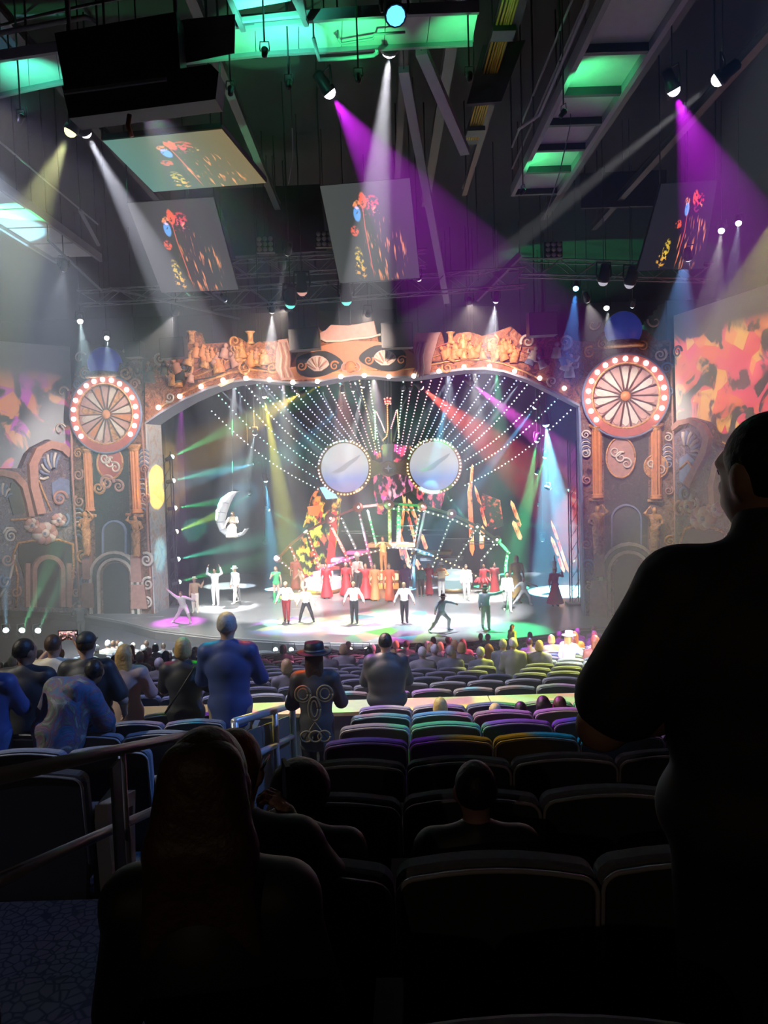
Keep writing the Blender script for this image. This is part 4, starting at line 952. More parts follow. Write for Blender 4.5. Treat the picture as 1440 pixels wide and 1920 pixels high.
# ---- fan of star strings under the arch
SS = [((397, 771), (596, 917), 26, 'white'), ((410, 742), (594, 897), 24, 'teal'), ((442, 729), (592, 875), 26, 'teal'), ((462, 722), (594, 856), 22, 'white'), ((482, 722), (602, 842), 14, 'teal'), ((500, 724), (614, 834), 12, 'blue'),
      ((524, 726), (628, 830), 10, 'lilac'), ((548, 728), (640, 827), 8, 'lilac'), ((570, 728), (652, 828), 7, 'blue'), ((592, 727), (664, 830), 6, 'lilac'), ((614, 724), (676, 834), 4, 'rose'), ((636, 718), (688, 842), 3, 'rose'), ((655, 714), (698, 846), 2, 'pink'), ((674, 714), (706, 848), 0, 'amber'),
      ((692, 716), (712, 846), 0, 'white'), ((756, 716), (744, 846), 0, 'white'), ((772, 717), (750, 850), 0, 'pink'), ((790, 716), (758, 852), -2, 'pink'), ((808, 714), (770, 846), -3, 'rose'), ((828, 710), (782, 838), -4, 'rose'), ((850, 706), (794, 832), -5, 'lilac'), ((874, 704), (806, 828), -6, 'lilac'),
      ((898, 705), (818, 826), -7, 'blue'), ((922, 706), (832, 826), -9, 'lilac'), ((946, 709), (846, 830), -11, 'blue'), ((968, 714), (858, 838), -13, 'blue'), ((988, 722), (866, 848), -16, 'white'), ((1017, 737), (872, 864), -20, 'white'), ((1046, 747), (876, 880), -24, 'teal'), ((1070, 769), (872, 910), -26, 'white')]
m_wire = mat('black_wire', (.02, .02, .02), .6)
for i, (a, b, sag, col) in enumerate(SS):
    n = 24; path = []
    for j in range(n+1):
        t = j/n; x = a[0]+(b[0]-a[0])*t - abs(sag)*0.55*math.sin(math.pi*t)*(1 if a[0] < 730 else -1)*-0.0; y = a[1]+(b[1]-a[1])*t + abs(sag)*0.55*math.sin(math.pi*t)
        path.append(SP(x, y, -2.0-5.6*t))
    side = 'moon side' if a[0] < 730 else 'right end'
    nn = i if a[0] < 730 else len(SS)-1-i
    rt = MB().tube(path, .008, 4).build('hanging_light_string', m_wire)
    recenter(rt, path[0])
    tag(rt, 'string of tiny %s bulbs fanned over the stage, %s from the %s' % ({'rose': 'pink', 'lilac': 'lilac'}.get(col, col), ORD[nn], side), 'string lights', 'fan of star strings above the stage')
    bm_ = MB(); bulb_line(bm_, path, .27, .034)
    bo_ = bm_.build('bulbs', RIMC[col], rt); bo_.data.transform(Matrix.Translation(-path[0])); tag(bo_, kind='stuff')

# ---- half-wheel bridge covered in bulbs
OFB = -7.2
wheel = thing('bulb_bridge', 'half-wheel bridge of bulb-covered spokes across the middle of the stage', 'bridge', tuple(onz(730, 1118, 0)))
WB = wheel.location.copy()
def wadd(mb, name, mats, kind=None):
    o = mb.build(name, mats, wheel); o.data.transform(Matrix.Translation(-WB)); 
    if kind: tag(o, kind=kind)
    return o
UA = [(522, 1047), (545, 1021), (578, 994), (620, 972), (672, 951), (730, 944), (792, 948), (847, 964), (895, 987), (932, 1012), (955, 1036)]
LA = [(575, 1086), (598, 1070), (640, 1052), (680, 1039), (735, 1026), (780, 1030), (830, 1049), (868, 1066), (900, 1083)]
BW = .16
def bulb_bar(pts, col, name='spoke', wdt=BW, step=.24, off=OFB, colr=None, double=False):
    P_ = [SP(x, y, off) for x, y in pts]; mb = MB()
    for a, b in zip(P_, P_[1:]): mb.bar(a, b, wdt, .12)
    o = wadd(mb, name, m_prop if colr is None else colr)
    bm_ = MB(); bulb_line(bm_, [p+PN*.10 for p in P_], step, .042)
    q = bm_.build('bulbs', RIMC[col], o); q.data.transform(Matrix.Translation(-WB)); tag(q, kind='stuff')
m_prred = mat('prop_red', (.45, .06, .05), .45, var=.2); m_prgr = mat('prop_olive', (.16, .19, .10), .5, var=.2); m_prmg = mat('prop_magenta', (.40, .10, .30), .5, var=.2); m_pror = mat('prop_orange', (.62, .24, .12), .5, var=.2)
bulb_bar(UA[:4], 'rose', 'rim_bar', .34, .20, OFB, m_prred); bulb_bar(UA[3:6], 'rose', 'rim_bar', .30, .20, OFB, m_prred); bulb_bar(UA[5:8], 'amber', 'rim_bar', .32, .22, OFB, m_prgr); bulb_bar(UA[7:], 'white', 'rim_bar', .34, .22, OFB, m_prgr)
bulb_bar([(x, y+9) for x, y in UA[5:10]], 'white', 'rim_bar', .10, .26, OFB+.1, m_prgr)
bulb_bar(LA[:4], 'rose', 'lower_arc', .10, .24, OFB+.3, m_prmg); bulb_bar(LA[3:], 'amber', 'lower_arc', .10, .24, OFB+.3, m_prop)
for p, c_, w_, colr in (([(620, 985), (660, 1062)], 'red', .16, m_prred), ([(641, 972), (667, 1028)], 'white', .16, m_propg), ([(673, 958), (697, 1060)], 'rose', .2, m_prmg), ([(690, 957), (705, 1018)], 'white', .14, m_propg), ([(730, 950), (731, 1022)], 'orange', .18, m_pror), ([(748, 950), (747, 1016)], 'amber', .22, m_prgr),
                        ([(797, 958), (775, 1062)], 'amber', .28, m_prop), ([(788, 958), (768, 1060)], 'orange', .08, m_prop), ([(847, 970), (812, 1062)], 'white', .24, m_prgr), ([(893, 992), (842, 1072)], 'white', .24, m_prgr), ([(932, 1014), (903, 1050)], 'white', .2, m_prgr), ([(578, 1000), (600, 1070)], 'amber', .14, m_prred), ([(545, 1026), (570, 1080)], 'rose', .12, m_prred), ([(524, 1050), (556, 1075)], 'rose', .16, m_prop), ([(952, 1034), (948, 1060)], 'white', .14, m_prgr)):
    bulb_bar(p, c_, 'spoke', w_, .23, OFB+.05, colr)
for x, y, r_, col in ((522, 1047, 7, m_prred), (620, 972, 10, m_prred), (672, 951, 9, m_prred), (730, 946, 9, m_prred), (792, 949, 9, m_prred), (847, 963, 9, m_prred), (895, 988, 7, m_prgr), (932, 1012, 8, m_prgr)):
    k = (SP(x+1, y, OFB)-SP(x, y, OFB)).length; mb = MB().lathe([(r_*k, 0), (r_*k, .2), (r_*k*.7, .28), (0, .26)], SP(x, y, OFB+.1), PN, 18)
    d_ = wadd(mb, 'joint_disc', col); q = MB().ball(SP(x, y, OFB+.42), .07, 0, 8, 5).build('bulb', RIMC['white'], d_); q.data.transform(Matrix.Translation(-WB))
for (x0, x1, y, th, colr) in ((693, 777, 1021, 7, m_pror), (653, 692, 1035, 6, m_prmg), (624, 658, 1049, 6, m_prmg), (776, 846, 1036, 6, m_bronze), (790, 868, 1047, 5, m_propg), (595, 640, 1063, 6, m_prred), (745, 780, 1021, 6, m_pror)):
    k = (SP(x0+1, y, OFB)-SP(x0, y, OFB)).length; wadd(MB().box((SP(x0, y, OFB-.3)+SP(x1, y, OFB-.3))/2, ((x1-x0)*k, .9, th*k), Matrix.Rotation(math.atan2(PU.y, PU.x), 3, 'Z')), 'walkway', colr)
for y, x0, x1 in ((986, 740, 792), (1000, 648, 690), (1005, 690, 735), (1003, 770, 835), (994, 765, 832), (1010, 830, 880), (1016, 880, 930), (996, 640, 690), (1020, 868, 925)):
    wadd(MB().tube([SP(x0, y, OFB-.2), SP(x1, y, OFB-.2)], .025, 5), 'guard_rail', m_propg)
for x, y in ((560, 1080), (660, 1062), (697, 1060), (775, 1062), (842, 1072), (903, 1050), (948, 1060)):
    p = SP(x, y, OFB); wadd(MB().tube([p, (p.x, p.y, 0.0)], .09, 6), 'support_leg', m_prop)

# ---- glowing scenery towers and shards
RB = led_mat('tower_glow', [(1, .05, .03), (1, .55, .05), (.9, .85, .10), (.45, .6, .08), (1, .25, .04), (.9, .02, .12)], 2.4, (1, 1, .7), .47, 1.7, 1.0)
tw = MB().slab([SP(x, y, -9.8) for x, y in ((588, 930), (600, 912), (632, 906), (641, 935), (634, 1000), (622, 1090), (556, 1095), (560, 1030), (576, 975))], PN*.5)
tower = recenter(tw.build('glowing_tower', RB), onz(596, 1120, 0)); tag(tower, 'glowing red and yellow scenery tower behind the moon end of the bridge', 'scenery')
MB().slab([SP(x, y, -9.2)-tower.location for x, y in ((600, 914), (622, 910), (633, 934), (612, 936))], PN*.1).build('blue_panel', glow('blue_panel', (.35, .65, 1.0), 1.6), tower)
MB().slab([SP(x, y, -9.2)-tower.location for x, y in ((622, 960), (632, 958), (628, 1058), (612, 1060), (618, 1010))], PN*.12).build('red_panel', glow('red_panel', (1, .03, .03), 1.1), tower)
MB().slab([SP(x, y, -9.2)-tower.location for x, y in ((577, 950), (606, 946), (596, 968), (580, 965))], PN*.1).build('orange_panel', glow('orange_panel', (1, .22, .05), 1.5), tower)
cb_ = MB().slab([SP(x, y, -10.4) for x, y in ((703, 840), (728, 832), (770, 836), (790, 870), (836, 918), (826, 958), (790, 940), (770, 920), (740, 935), (722, 965), (705, 962), (702, 900))], PN*.3)
o = recenter(cb_.build('hanging_glow_banner', led_mat('banner_glow', [(.9, .02, .10), (1, .10, .25), (1, .30, .10), (.8, .05, .5), (1, .5, .6)], 2.6, (1, 1, .55), .48, 1.6, 5.0)), SP(750, 880, -10.4)); tag(o, 'glowing crimson banner hanging behind the giant spectacles', 'banner')
rm = MB().slab([SP(x, y, -11.2) for x, y in ((905, 925), (938, 938), (944, 985), (925, 992), (908, 980), (898, 950))], PN*.3)
o = recenter(rm.build('hanging_scenery', led_mat('panel_glow', [(.9, .02, .03), (1, .12, .04), (.6, .01, .05)], 2.4, (1, 1, 1), .5, 1.6, 9.0)), SP(920, 955, -11.2)); tag(o, 'dark red glowing scenery panel between orange shards', 'panel')
m_sh = led_mat('shard_glow', [(1, .16, .03), (1, .30, .06), (.8, .05, .02), (1, .5, .2)], 3.0, (1, 1, .5), .35, 2.2, 3.0)
SH = [((755, 928), (780, 1018)), ((766, 935), (784, 985)), ((745, 990), (770, 1066)), ((760, 930), (752, 1000)), ((790, 1000), (800, 1030)), ((880, 905), (886, 1042)), ((890, 910), (912, 988)), ((958, 938), (976, 988)), ((962, 976), (977, 1012)), ((1033, 975), (1066, 1073)), ((1033, 1005), (1058, 1073)), ((905, 985), (903, 1030)), ((886, 870), (882, 925)), ((748, 1010), (756, 1050)), ((776, 1045), (800, 1085))]
for i, (a, b) in enumerate(SH):
    A, B = SP(*a, -10.8), SP(*b, -10.8); d = (B-A); n_ = Vector((d.z, 0, -d.x)).normalized()
    x_ = PU*(d.z)-UP*(d.dot(PU)); x_.normalize(); wd = .15+.05*(i % 3)
    mb = MB().slab([A, A+d*.12+x_*wd*.5, B-d*.08+x_*wd*.55, B, B-d*.08-x_*wd*.5, A+d*.15-x_*wd*.5], PN*.12)
    o = recenter(mb.build('hanging_shard', m_sh), A)
    tag(o, 'slender glowing orange scenery shard, %s from the moon side behind the bridge' % ORD[sorted(q[0][0]+q[1][0] for q in SH).index(a[0]+b[0])], 'shard', 'orange shards behind the bridge')
o_ = None

# ---- moon swing
moon = thing('hanging_moon', 'pale crescent moon hanging over the stage with a seated performer', 'prop', tuple(SP(430, 965, -2.5)))
mo = moon.location
out = [(446, 921), (430, 923), (414, 935), (405, 955), (404, 978), (412, 997), (424, 1006), (442, 1009), (457, 1003), (463, 991)]
inn = [(446, 921), (438, 932), (432, 945), (426, 962), (422, 978), (424, 990), (432, 997), (444, 1000), (456, 998), (463, 991)]
mb = MB(); A = [SP(x, y, -2.5)-mo for x, y in out]; B = [SP(x, y, -2.5)-mo for x, y in inn]; M_ = [(a*.5+b*.5)+PN*.35 for a, b in zip(A, B)]; M2 = [(a*.5+b*.5)-PN*.3 for a, b in zip(A, B)]
k = len(A); vs = A+M_+B+M2; mb.add(vs, [(r_*k+i, ((r_+1) % 4)*k+i, ((r_+1) % 4)*k+i+1, r_*k+i+1) for r_ in range(4) for i in range(k-1)], 0, True)
mb.build('crescent', mat('moon_white', (.80, .84, .92), .5, 0, (.75, .85, 1.0), .12, var=.15), moon)
for j in range(5): MB().tube([A[2+j]*.8+M_[2+j]*.2+PN*.02, M_[2+j]+PN*.02, B[2+j]*.8+M_[2+j]*.2+PN*.03], .02, 4).build('crater_line', mat('moon_shade', (.5, .55, .66), .6), moon)
MB().tube([SP(436, 924, -2.5)-mo, SP(436, 600, -2.5)-mo], .015, 5).build('suspension_cable', m_wire, moon)

# ---- drums and podium
def drum(px, py, wpx, h, top, side, label, d_label):
    p = onz(px, py, 0); k = (onz(px+1, py, 0)-p).length; R = wpx*k/2
    t = thing('drum_platform', label, 'platform', tuple(p))
    MB().lathe([(R, 0), (R, h*.30)], (0, 0, 0), UP, 28).build('base', m_bronze, t)
    MB().lathe([(R*.98, h*.30), (R*.98, h*.85), (R*1.02, h*.86), (R*1.02, h), (R*.9, h+.01), (0, h+.01)], (0, 0, 0), UP, 28).build('lit_drum', side, t)
    MB().lathe([(R*.55, h+.01), (R*.55, h+.35), (R*.5, h+.36), (0, h+.36)], (0, 0, 0), UP, 24).build('upper_drum', top, t)
    return t
drum(607, 1110, 66, .75, glow('drum_white', (1, .95, 1), 1.1), glow('drum_rose', (1, .85, .95), 1.0), 'round white lit drum platform with pink glow near the red dresses', '')
drum(852, 1108, 62, .75, glow('drum_pale', (.75, .95, 1), .8), glow('drum_cyan', (.55, .85, .9), .7), 'round pale cyan lit drum platform behind the accordion player', '')
pd = thing('podium', 'orange lit podium of stacked drums in the centre of the stage', 'podium', tuple(onz(723, 1118, 0)))
k = (onz(724, 1118, 0)-onz(723, 1118, 0)).length
rotp = Matrix.Rotation(math.atan2(PU.y, PU.x), 3, 'Z')
MB().box((0, 0, .45), (56*k, 1.2, .9), rotp).build('base', mat('podium_brown', (.35, .14, .06), .5, var=.3), pd)
for i in range(4):
    c_ = PU*((-22+15*i)*k) + PN*.62
    MB().lathe([(6*k, 0), (6*k, .30)], (c_.x, c_.y, .95), UP, 14).build('lit_drum', glow('drum_amber', (1, .75, .40), 1.3), pd)
    MB().lathe([(6*k, 0), (6*k, .28)], (c_.x, c_.y, .50), UP, 14).build('lit_drum', glow('drum_gold', (1, .45, .12), .9), pd)
MB().box((0, 0, 1.1), (50*k, .9, .38), rotp).build('riser', mat('podium_red', (.5, .10, .05), .5, var=.2), pd)

# ---- the performers
W = lambda n, c, r=.55: mat('cloth_'+n, c, r, var=.12)
cw, ccream, cgrey, cred, cgreen, cblk, cpink, corange, cpurple, cgold, cblue, csilver = W('white', (.85, .85, .84)), W('cream', (.80, .72, .56)), W('greysuit', (.50, .44, .42)), W('red', (.55, .025, .04)), W('green', (.05, .42, .14)), W('black', (.02, .02, .024)), W('pink', (.6, .36, .32)), W('orange', (.60, .22, .08)), W('purple', (.20, .08, .24)), W('gold', (.62, .42, .14)), W('bluegrey', (.34, .44, .55)), W('silver', (.6, .64, .66), .3)
ctan = W('tan', (.45, .30, .17)); cdred = W('darkred', (.30, .02, .03)); cteal = W('teal', (.06, .22, .20))
def suit(top, bot, shoe=None): return [('jacket', TORSO_LS, .018, top, dict(bot=.84)), ('trousers', LEGS, .020, bot, dict(top=1.0)), ('shoes', FOOT, .010, shoe or top)]
def dress(m, hem=.12, wid=.36, sleeves=True, shoe=None): return [('dress', ('torso', 'upper') if sleeves else ('torso',), .015, m, dict(add=[((0, 0, 1.02), (0, 0, hem-.1), .13, wid)], bot=hem)), ('shoes', FOOT, .010, shoe or m)]
def perf(label, x, yh, yf, wear, pose=None, face=math.pi, zz=0.0, on=None, **kw):
    p = on if on is not None else onz(x, yf, zz)
    k = (onz(x+1, yf, zz)-onz(x, yf, zz)).length if on is None else kw.pop('k')
    Hh = max(1.45, (yf-yh)*k*1.0)
    return make_person(label, tuple(p), face, Hh, pose, wear=wear, vox=.034, **kw)
UPA = dict(el_l=(-.34, .06, 1.50), wr_l=(-.28, .10, 1.78), el_r=(.34, .06, 1.50), wr_r=(.28, .10, 1.78))
ADOWN = dict(el_l=(-.33, .0, 1.16), wr_l=(-.42, .10, .93), el_r=(.33, .0, 1.16), wr_r=(.42, .10, .93))
WIDE = dict(hip_l=(-.10, 0, .88), kn_l=(-.24, .06, .47), an_l=(-.34, -.02, .085), toe_l=(-.38, .12, .035), hip_r=(.10, 0, .88), kn_r=(.24, .06, .47), an_r=(.34, -.02, .085), toe_r=(.38, .12, .035))
STEP = dict(kn_l=(-.10, .16, .50), an_l=(-.10, .22, .085), toe_l=(-.11, .38, .035), kn_r=(.10, -.04, .49), an_r=(.10, -.26, .10), toe_r=(.11, -.12, .035))
LUNGE = dict(pelvis=(0, 0, .82), chest=(.04, .08, 1.13), neck=(.05, .12, 1.30), head=(.06, .18, 1.46), sh_l=(-.14, .12, 1.26), sh_r=(.22, .10, 1.25), hip_l=(-.09, 0, .80), hip_r=(.09, 0, .80), kn_l=(-.28, .20, .48), an_l=(-.34, .10, .085), toe_l=(-.40, .26, .035), kn_r=(.28, -.08, .42), an_r=(.55, -.2, .10), toe_r=(.62, -.06, .035), el_l=(-.40, .2, 1.20), wr_l=(-.60, .26, 1.12), el_r=(.42, .1, 1.10), wr_r=(.58, .18, .95))
def canes(root, J, s):
    for dx in (.28, .36): MB().tube([Vector((-dx-.02, .12, .92*s)), Vector((-dx-.22, .22, .02))], .018, 6).build('cane', m_propg, root)
def accordion(root, J, s):
    mb = MB()
    for i in range(8): mb.box(Vector((-.18+.05*i, .20, 1.18*s)), (.04, .20 if i % 2 else .24, .34*s))
    tag(mb.build('accordion', mat('accordion_pearl', (.7, .55, .35), .35, var=.3), root))
def tallhat(root, J, s):
    h, r, f, u = head_frame(J, s); o = Vector(h+u*.07*s)
    ht = MB().lathe([(.14*s, 0), (.14*s, .012), (.09*s, .016), (.085*s, .25*s), (.10*s, .34*s), (0, .34*s)], o, UP, 14).build('hat', csilver, root)
    MB().lathe([(.02, 0), (.05, .1), (.03, .25), (0, .3)], o+UP*.34*s, UP, 8).build('plume', cw, ht)
def topknot(root, J, s):
    h, r, f, u = head_frame(J, s); o = Vector(h+u*.08*s); MB().lathe([(.13*s, 0), (.16*s, .06*s), (.14*s, .16*s), (.06*s, .24*s), (0, .26*s)], o, UP, 12).build('wig', HAIR['grey'], root)
def ruff(root, J, s): 
    mb = MB()
    for i in range(14):
        a = 2*math.pi*i/14; mb.lathe([(0, 0), (.06, .1), (.07, .3), (0, .42)], Vector((math.cos(a)*.22, math.sin(a)*.16, 1.0*s)), Vector((math.cos(a), math.sin(a), -.9)), 6)
    mb.build('feather_skirt', cred, root)
def skirts(hem, wid, m): return ('skirt', None, 0, m, dict(add=[((0, 0, 1.0), (0, 0, hem-.08), .14, wid)], bot=hem))
perf('performer in grey suit lunging with one arm thrown up at the stage edge', 345, 1104, 1168, suit(cgrey, cgrey), dict(LUNGE, el_r=(.42, .1, 1.40), wr_r=(.66, .12, 1.64)), hair=('short', 'brown'))
perf('performer in cream trousers and pale hat raising one hand beside the light tower', 367, 1086, 1149, [('jacket', TORSO_LS, .018, ctan, dict(bot=.86)), ('trousers', LEGS, .02, ccream, dict(top=1.0)), ('shoes', FOOT, .01, ccream)], dict(el_l=(-.34, .06, 1.30), wr_l=(-.46, .12, 1.52)), hat=('fedora', ccream, ctan))
perf('performer in white suit with both arms raised', 405, 1068, 1135, suit(cw, cw), dict(UPA, **{k_: v for k_, v in WIDE.items() if 'an' not in k_ and 'toe' not in k_ and 'kn' not in k_}), hair=('short', 'black'))
perf('performer in white suit and white hat leaning on two canes', 443, 1066, 1131, suit(cw, cw), dict(STEP, el_l=(-.26, .02, 1.14), wr_l=(-.30, .12, .93)), face=math.pi*.8, hat=('fedora', cw, cblk), extra=canes)
perf('woman performer in green leotard and green boots', 519, 1064, 1129, [('leotard', ('torso',), .012, cgreen, dict(bot=.86)), ('boots', ('shin', 'foot'), .016, cgreen, dict(top=.5))], dict(el_r=(.26, .10, 1.18), wr_r=(.12, .22, 1.34)), fem=1.0, hair=('long', 'auburn'), skin=2)
perf('dancer in white jacket with red trousers striding at the stage front', 538, 1093, 1166, suit(cw, cdred, cblk), dict(ADOWN, **STEP), hair=('short', 'blonde'))
perf('dancer in white jacket with legs wide apart, nearest the red-trousered dancer', 575, 1101, 1166, suit(cw, cblk, cblk), dict(ADOWN, **WIDE), hair=('short', 'grey'))
perf('dancer in white jacket and dark trousers at the stage centre', 665, 1092, 1168, suit(cw, cblk, cblk), ADOWN, hair=('short', 'blonde'))
perf('dancer in white jacket and black trousers, arms spread, right of stage centre', 759, 1092, 1167, suit(cw, cblk, cblk), ADOWN, hair=('short', 'blonde'))
perf('woman performer in dark red gown with silver hair by the pod end of the bridge', 555, 1046, 1106, dress(cdred, .1, .30), hair=('bun', 'grey'), fem=1)
perf('acrobat in pale bodysuit bending beside the red gown', 568, 1062, 1112, suit(cpink, cpink), dict(LUNGE), face=math.pi*.7, hair=('short', 'brown'))
perf('woman performer in long red dress before the pink drum platform', 613, 1058, 1122, dress(cred, .1, .34), fem=1, hair=('bun', 'black'))
perf('woman performer in red skirt with silver wig, first of the red trio', 650, 1056, 1118, dress(cred, .1, .40), fem=1, hair=('bob', 'grey'))
perf('performer in grey coat and tall grey wig between two red skirts', 672, 1044, 1110, suit(cgrey, cblk), fem=0, hair=('bob', 'grey'), extra=topknot)
perf('woman performer in wide red skirt behind the centre dancer', 687, 1058, 1124, dress(cred, .1, .46), UPA, fem=1, hair=('bob', 'brown'))
perf('performer in orange robe at the podium end', 704, 1058, 1126, dress(corange, .06, .26), fem=1, hair=('bun', 'brown'))
perf('performer in red-orange robe in front of the podium', 731, 1058, 1127, dress(W('redorange', (.62, .10, .04)), .06, .26), fem=1, hair=('bun', 'auburn'))
pk = (onz(724, 1118, 0)-onz(723, 1118, 0)).length
perf('performer in golden costume standing on top of the podium', 721, 1000, 1064, suit(cgold, corange), dict(el_l=(-.34, .06, 1.28), wr_l=(-.20, .2, 1.40), el_r=(.34, .06, 1.28), wr_r=(.2, .2, 1.40)), on=Vector((*onz(721, 1118, 0).xy, 1.29)), k=pk, hair=('short', 'auburn'))
perf('performer in purple coat beside the podium', 761, 1056, 1122, suit(cpurple, cpurple), hair=('short', 'black'))
perf('performer in dark teal coat near the red column dress', 790, 1060, 1118, suit(cteal, cblk), hair=('short', 'black'))
perf('woman performer in slim red dress with red hood', 805, 1056, 1116, dress(cred, .08, .24), fem=1, hair=('bob', 'auburn'))
perf('accordion player in white trousers and white hat', 828, 1056, 1118, [('jacket', TORSO_LS, .02, corange, dict(bot=.86)), ('trousers', LEGS, .03, cw, dict(top=1.0)), ('shoes', FOOT, .01, cw)], dict(el_l=(-.34, .06, 1.16), wr_l=(-.26, .24, 1.16), el_r=(.34, .06, 1.16), wr_r=(.26, .24, 1.16)), hat=('fedora', cw, ctan), extra=accordion)
perf('performer in white suit standing in front of the cyan drum platform', 875, 1058, 1126, suit(cw, cw), hair=('short', 'black'))
perf('performer in red coat with feather skirt behind the grey-blue dancer', 908, 1058, 1112, dress(cred, .3, .36), dict(el_l=(-.4, .05, 1.3), wr_l=(-.55, .1, 1.2)), fem=1, hair=('bob', 'auburn'), extra=ruff)
perf('performer in dark red gown next to the feather skirt', 928, 1054, 1114, dress(cdred, .1, .34), fem=1, hair=('bun', 'black'))
perf('performer in white suit walking by the gold costume', 952, 1071, 1146, suit(cw, cw), STEP, hair=('short', 'black'))
perf('tall performer in gold costume near the stage side', 970, 1040, 1130, dress(cgold, .2, .28), fem=1, hair=('long', 'blonde'))
perf('performer in glittering silver suit crouching beside the gold costume', 983, 1094, 1134, suit(csilver, csilver), LUNGE, hair=('short', 'grey'))
perf('dancer in pale blue shirt lunging low at the stage front', 828, 1106, 1183, suit(cblue, csilver), LUNGE, face=math.pi*1.25, hair=('short', 'black'), hat=('fedora', cblk, cblk))
perf('dancer in grey-blue suit with one arm flung out over the green light', 911, 1098, 1178, suit(cblue, cgrey), dict(STEP, el_l=(-.42, .08, 1.44), wr_l=(-.66, .12, 1.52)), hair=('short', 'black'), hat=('fedora', cblk, cblk))
perf('woman performer in wide red skirt and tall plumed silver hat', 1041, 1062, 1136, [('jacket', TORSO_LS, .016, cdred, dict(bot=.95)), skirts(.12, .42, cred), ('shoes', FOOT, .01, cblk)], dict(el_l=(-.34, .06, 1.36), wr_l=(-.28, .2, 1.58)), fem=1, hair=('bob', 'grey'), extra=tallhat)
# rider of the moon, seated on the crescent
mp_ = SP(437, 992, -2.2); kk = (SP(438, 992, -2.2)-mp_).length
make_person('performer in cream ruffled dress seated on the crescent moon', (mp_.x, mp_.y, mp_.z-.44*.95), math.pi, 1.70, dict(el_r=(.30, .04, .80), wr_r=(.36, .18, .60), el_l=(-.26, .1, .78), wr_l=(-.10, .24, .78)), base=SEATED, fem=1, skin=2, hair=('bob', 'blonde'), vox=.03,
            wear=[('dress', ('torso', 'upper', 'thigh'), .025, ccream, dict(add=[((0, .40, .50), (.0, .42, .08), .20, .30), ((0, .1, .50), (0, .35, .40), .2, .24)], bot=.04))])
make_person('security guard in black shirt with folded arms below the side stage', tuple(Vector((*at(150, 1160, 32.6).xy, ZPIT))), 0.4, 1.80, dict(el_l=(-.28, .06, 1.16), wr_l=(.02, .24, 1.20), el_r=(.28, .06, 1.16), wr_r=(-.04, .25, 1.16)), wear=[('shirt', TORSO_SS, .016, cblk, dict(bot=.86)), ('trousers', LEGS, .016, cblk, dict(top=1.0)), ('shoes', FOOT, .01, cblk)], vox=.03, hair=('short', 'black'), skin=1, hat=('cap', cblk))
# ================================================================== rigging over the seats
ZC = CAM.z + 6.5
m_pipe = mat('black_pipe', (.05, .05, .055), .5, .3, var=.2)
m_alu = mat('truss_aluminium', (.30, .31, .32), .4, .7, var=.15)
m_cab = mat('yellow_cable', (.55, .42, .04), .5, var=.15)
def truss(label, a, b, w=.42, n=None, name='hanging_truss'):
    a = Vector(a); b = Vector(b); x, y, d = frame_of(b-a); L = (b-a).length; n = n or max(3, int(L/.6)); r = thing(name, label, 'truss', tuple(a))
    cs = [(sx, sy) for sx in (-.5, .5) for sy in (-.5, .5)]
    for sx, sy in cs: MB().tube([x*sx*w+y*sy*w, x*sx*w+y*sy*w+(b-a)], .026, 6).build('chord', m_alu, r)
    for (s0, s1) in ((0, 1), (2, 3), (0, 2), (1, 3)):
        mb = MB()
        for i in range(n):
            p = cs[s0] if i % 2 else cs[s1]; q = cs[s1] if i % 2 else cs[s0]
            mb.tube([x*p[0]*w+y*p[1]*w+(b-a)*(i/n), x*q[0]*w+y*q[1]*w+(b-a)*((i+1)/n)], .013, 4)
        mb.build('lattice', m_alu, r)
    for t in (.15, .85):
        p = (b-a)*t; MB().tube([p, Vector((p.x, p.y, 17.45-a.z))], .012, 4).build('hanging_wire', m_wire, r)
    return r
# front catwalk, crossing the hall
far_e = [(-60, 184), (0, 176), (55, 163), (113, 151), (200, 135), (300, 118), (390, 108), (480, 99), (560, 94), (640, 90), (720, 86), (800, 82), (886, 78)]
near_e = [(-60, 117), (0, 108), (52, 100), (104, 92), (195, 78), (296, 63), (388, 50), (478, 41), (560, 35), (642, 29), (724, 24), (808, 20), (898, 17)]
cwk = thing('lighting_catwalk', 'long catwalk crossing overhead with green-lit underside panels', 'catwalk', tuple(onz(480, 70, ZC)))
cl = cwk.location
for i in range(len(far_e)-1):
    q = [onz(*far_e[i], ZC)-cl, onz(*far_e[i+1], ZC)-cl, onz(*near_e[i+1], ZC)-cl, onz(*near_e[i], ZC)-cl]
    c_ = sum(q, Vector())/4; q = [c_+(p-c_)*.985 for p in q]
    MB().slab(q, UP*.05).build('underside_panel', m_lightgrey, cwk)
for e in (far_e, near_e):
    mb = MB(); P_ = [onz(*p, ZC)-cl for p in e]
    for a, b in zip(P_, P_[1:]): mb.bar(a+UP*.02, b+UP*.02, .07, .16)
    mb.build('edge_beam', m_grey, cwk)
for z in (.55, 1.1):
    for e in (far_e,):
        MB().tube([onz(*p, ZC)-cl+UP*z for p in e], .025, 6).build('catwalk_rail', m_grey, cwk)
for i in range(0, len(far_e), 2): p = onz(*far_e[i], ZC)-cl; MB().tube([p, p+UP*1.1], .022, 6).build('rail_post', m_grey, cwk); MB().tube([p+UP*1.1, Vector((p.x, p.y, 17.45-cl.z))], .02, 6).build('hanging_rod', m_pipe, cwk)
def pipe_frame(label, pts, z, r=.03, m=None):
    P_ = [onz(x, y, z) for x, y in pts]; mb = MB().tube(P_, r, 7); o = recenter(mb.build('hanging_pipe', m or m_grey), P_[0]); 
    MB().tube([Vector((0, 0, 0)), Vector((0, 0, 17.45-P_[0].z))], .015, 5).build('drop_rod', m_pipe, o); return tag(o, label, 'pipe')
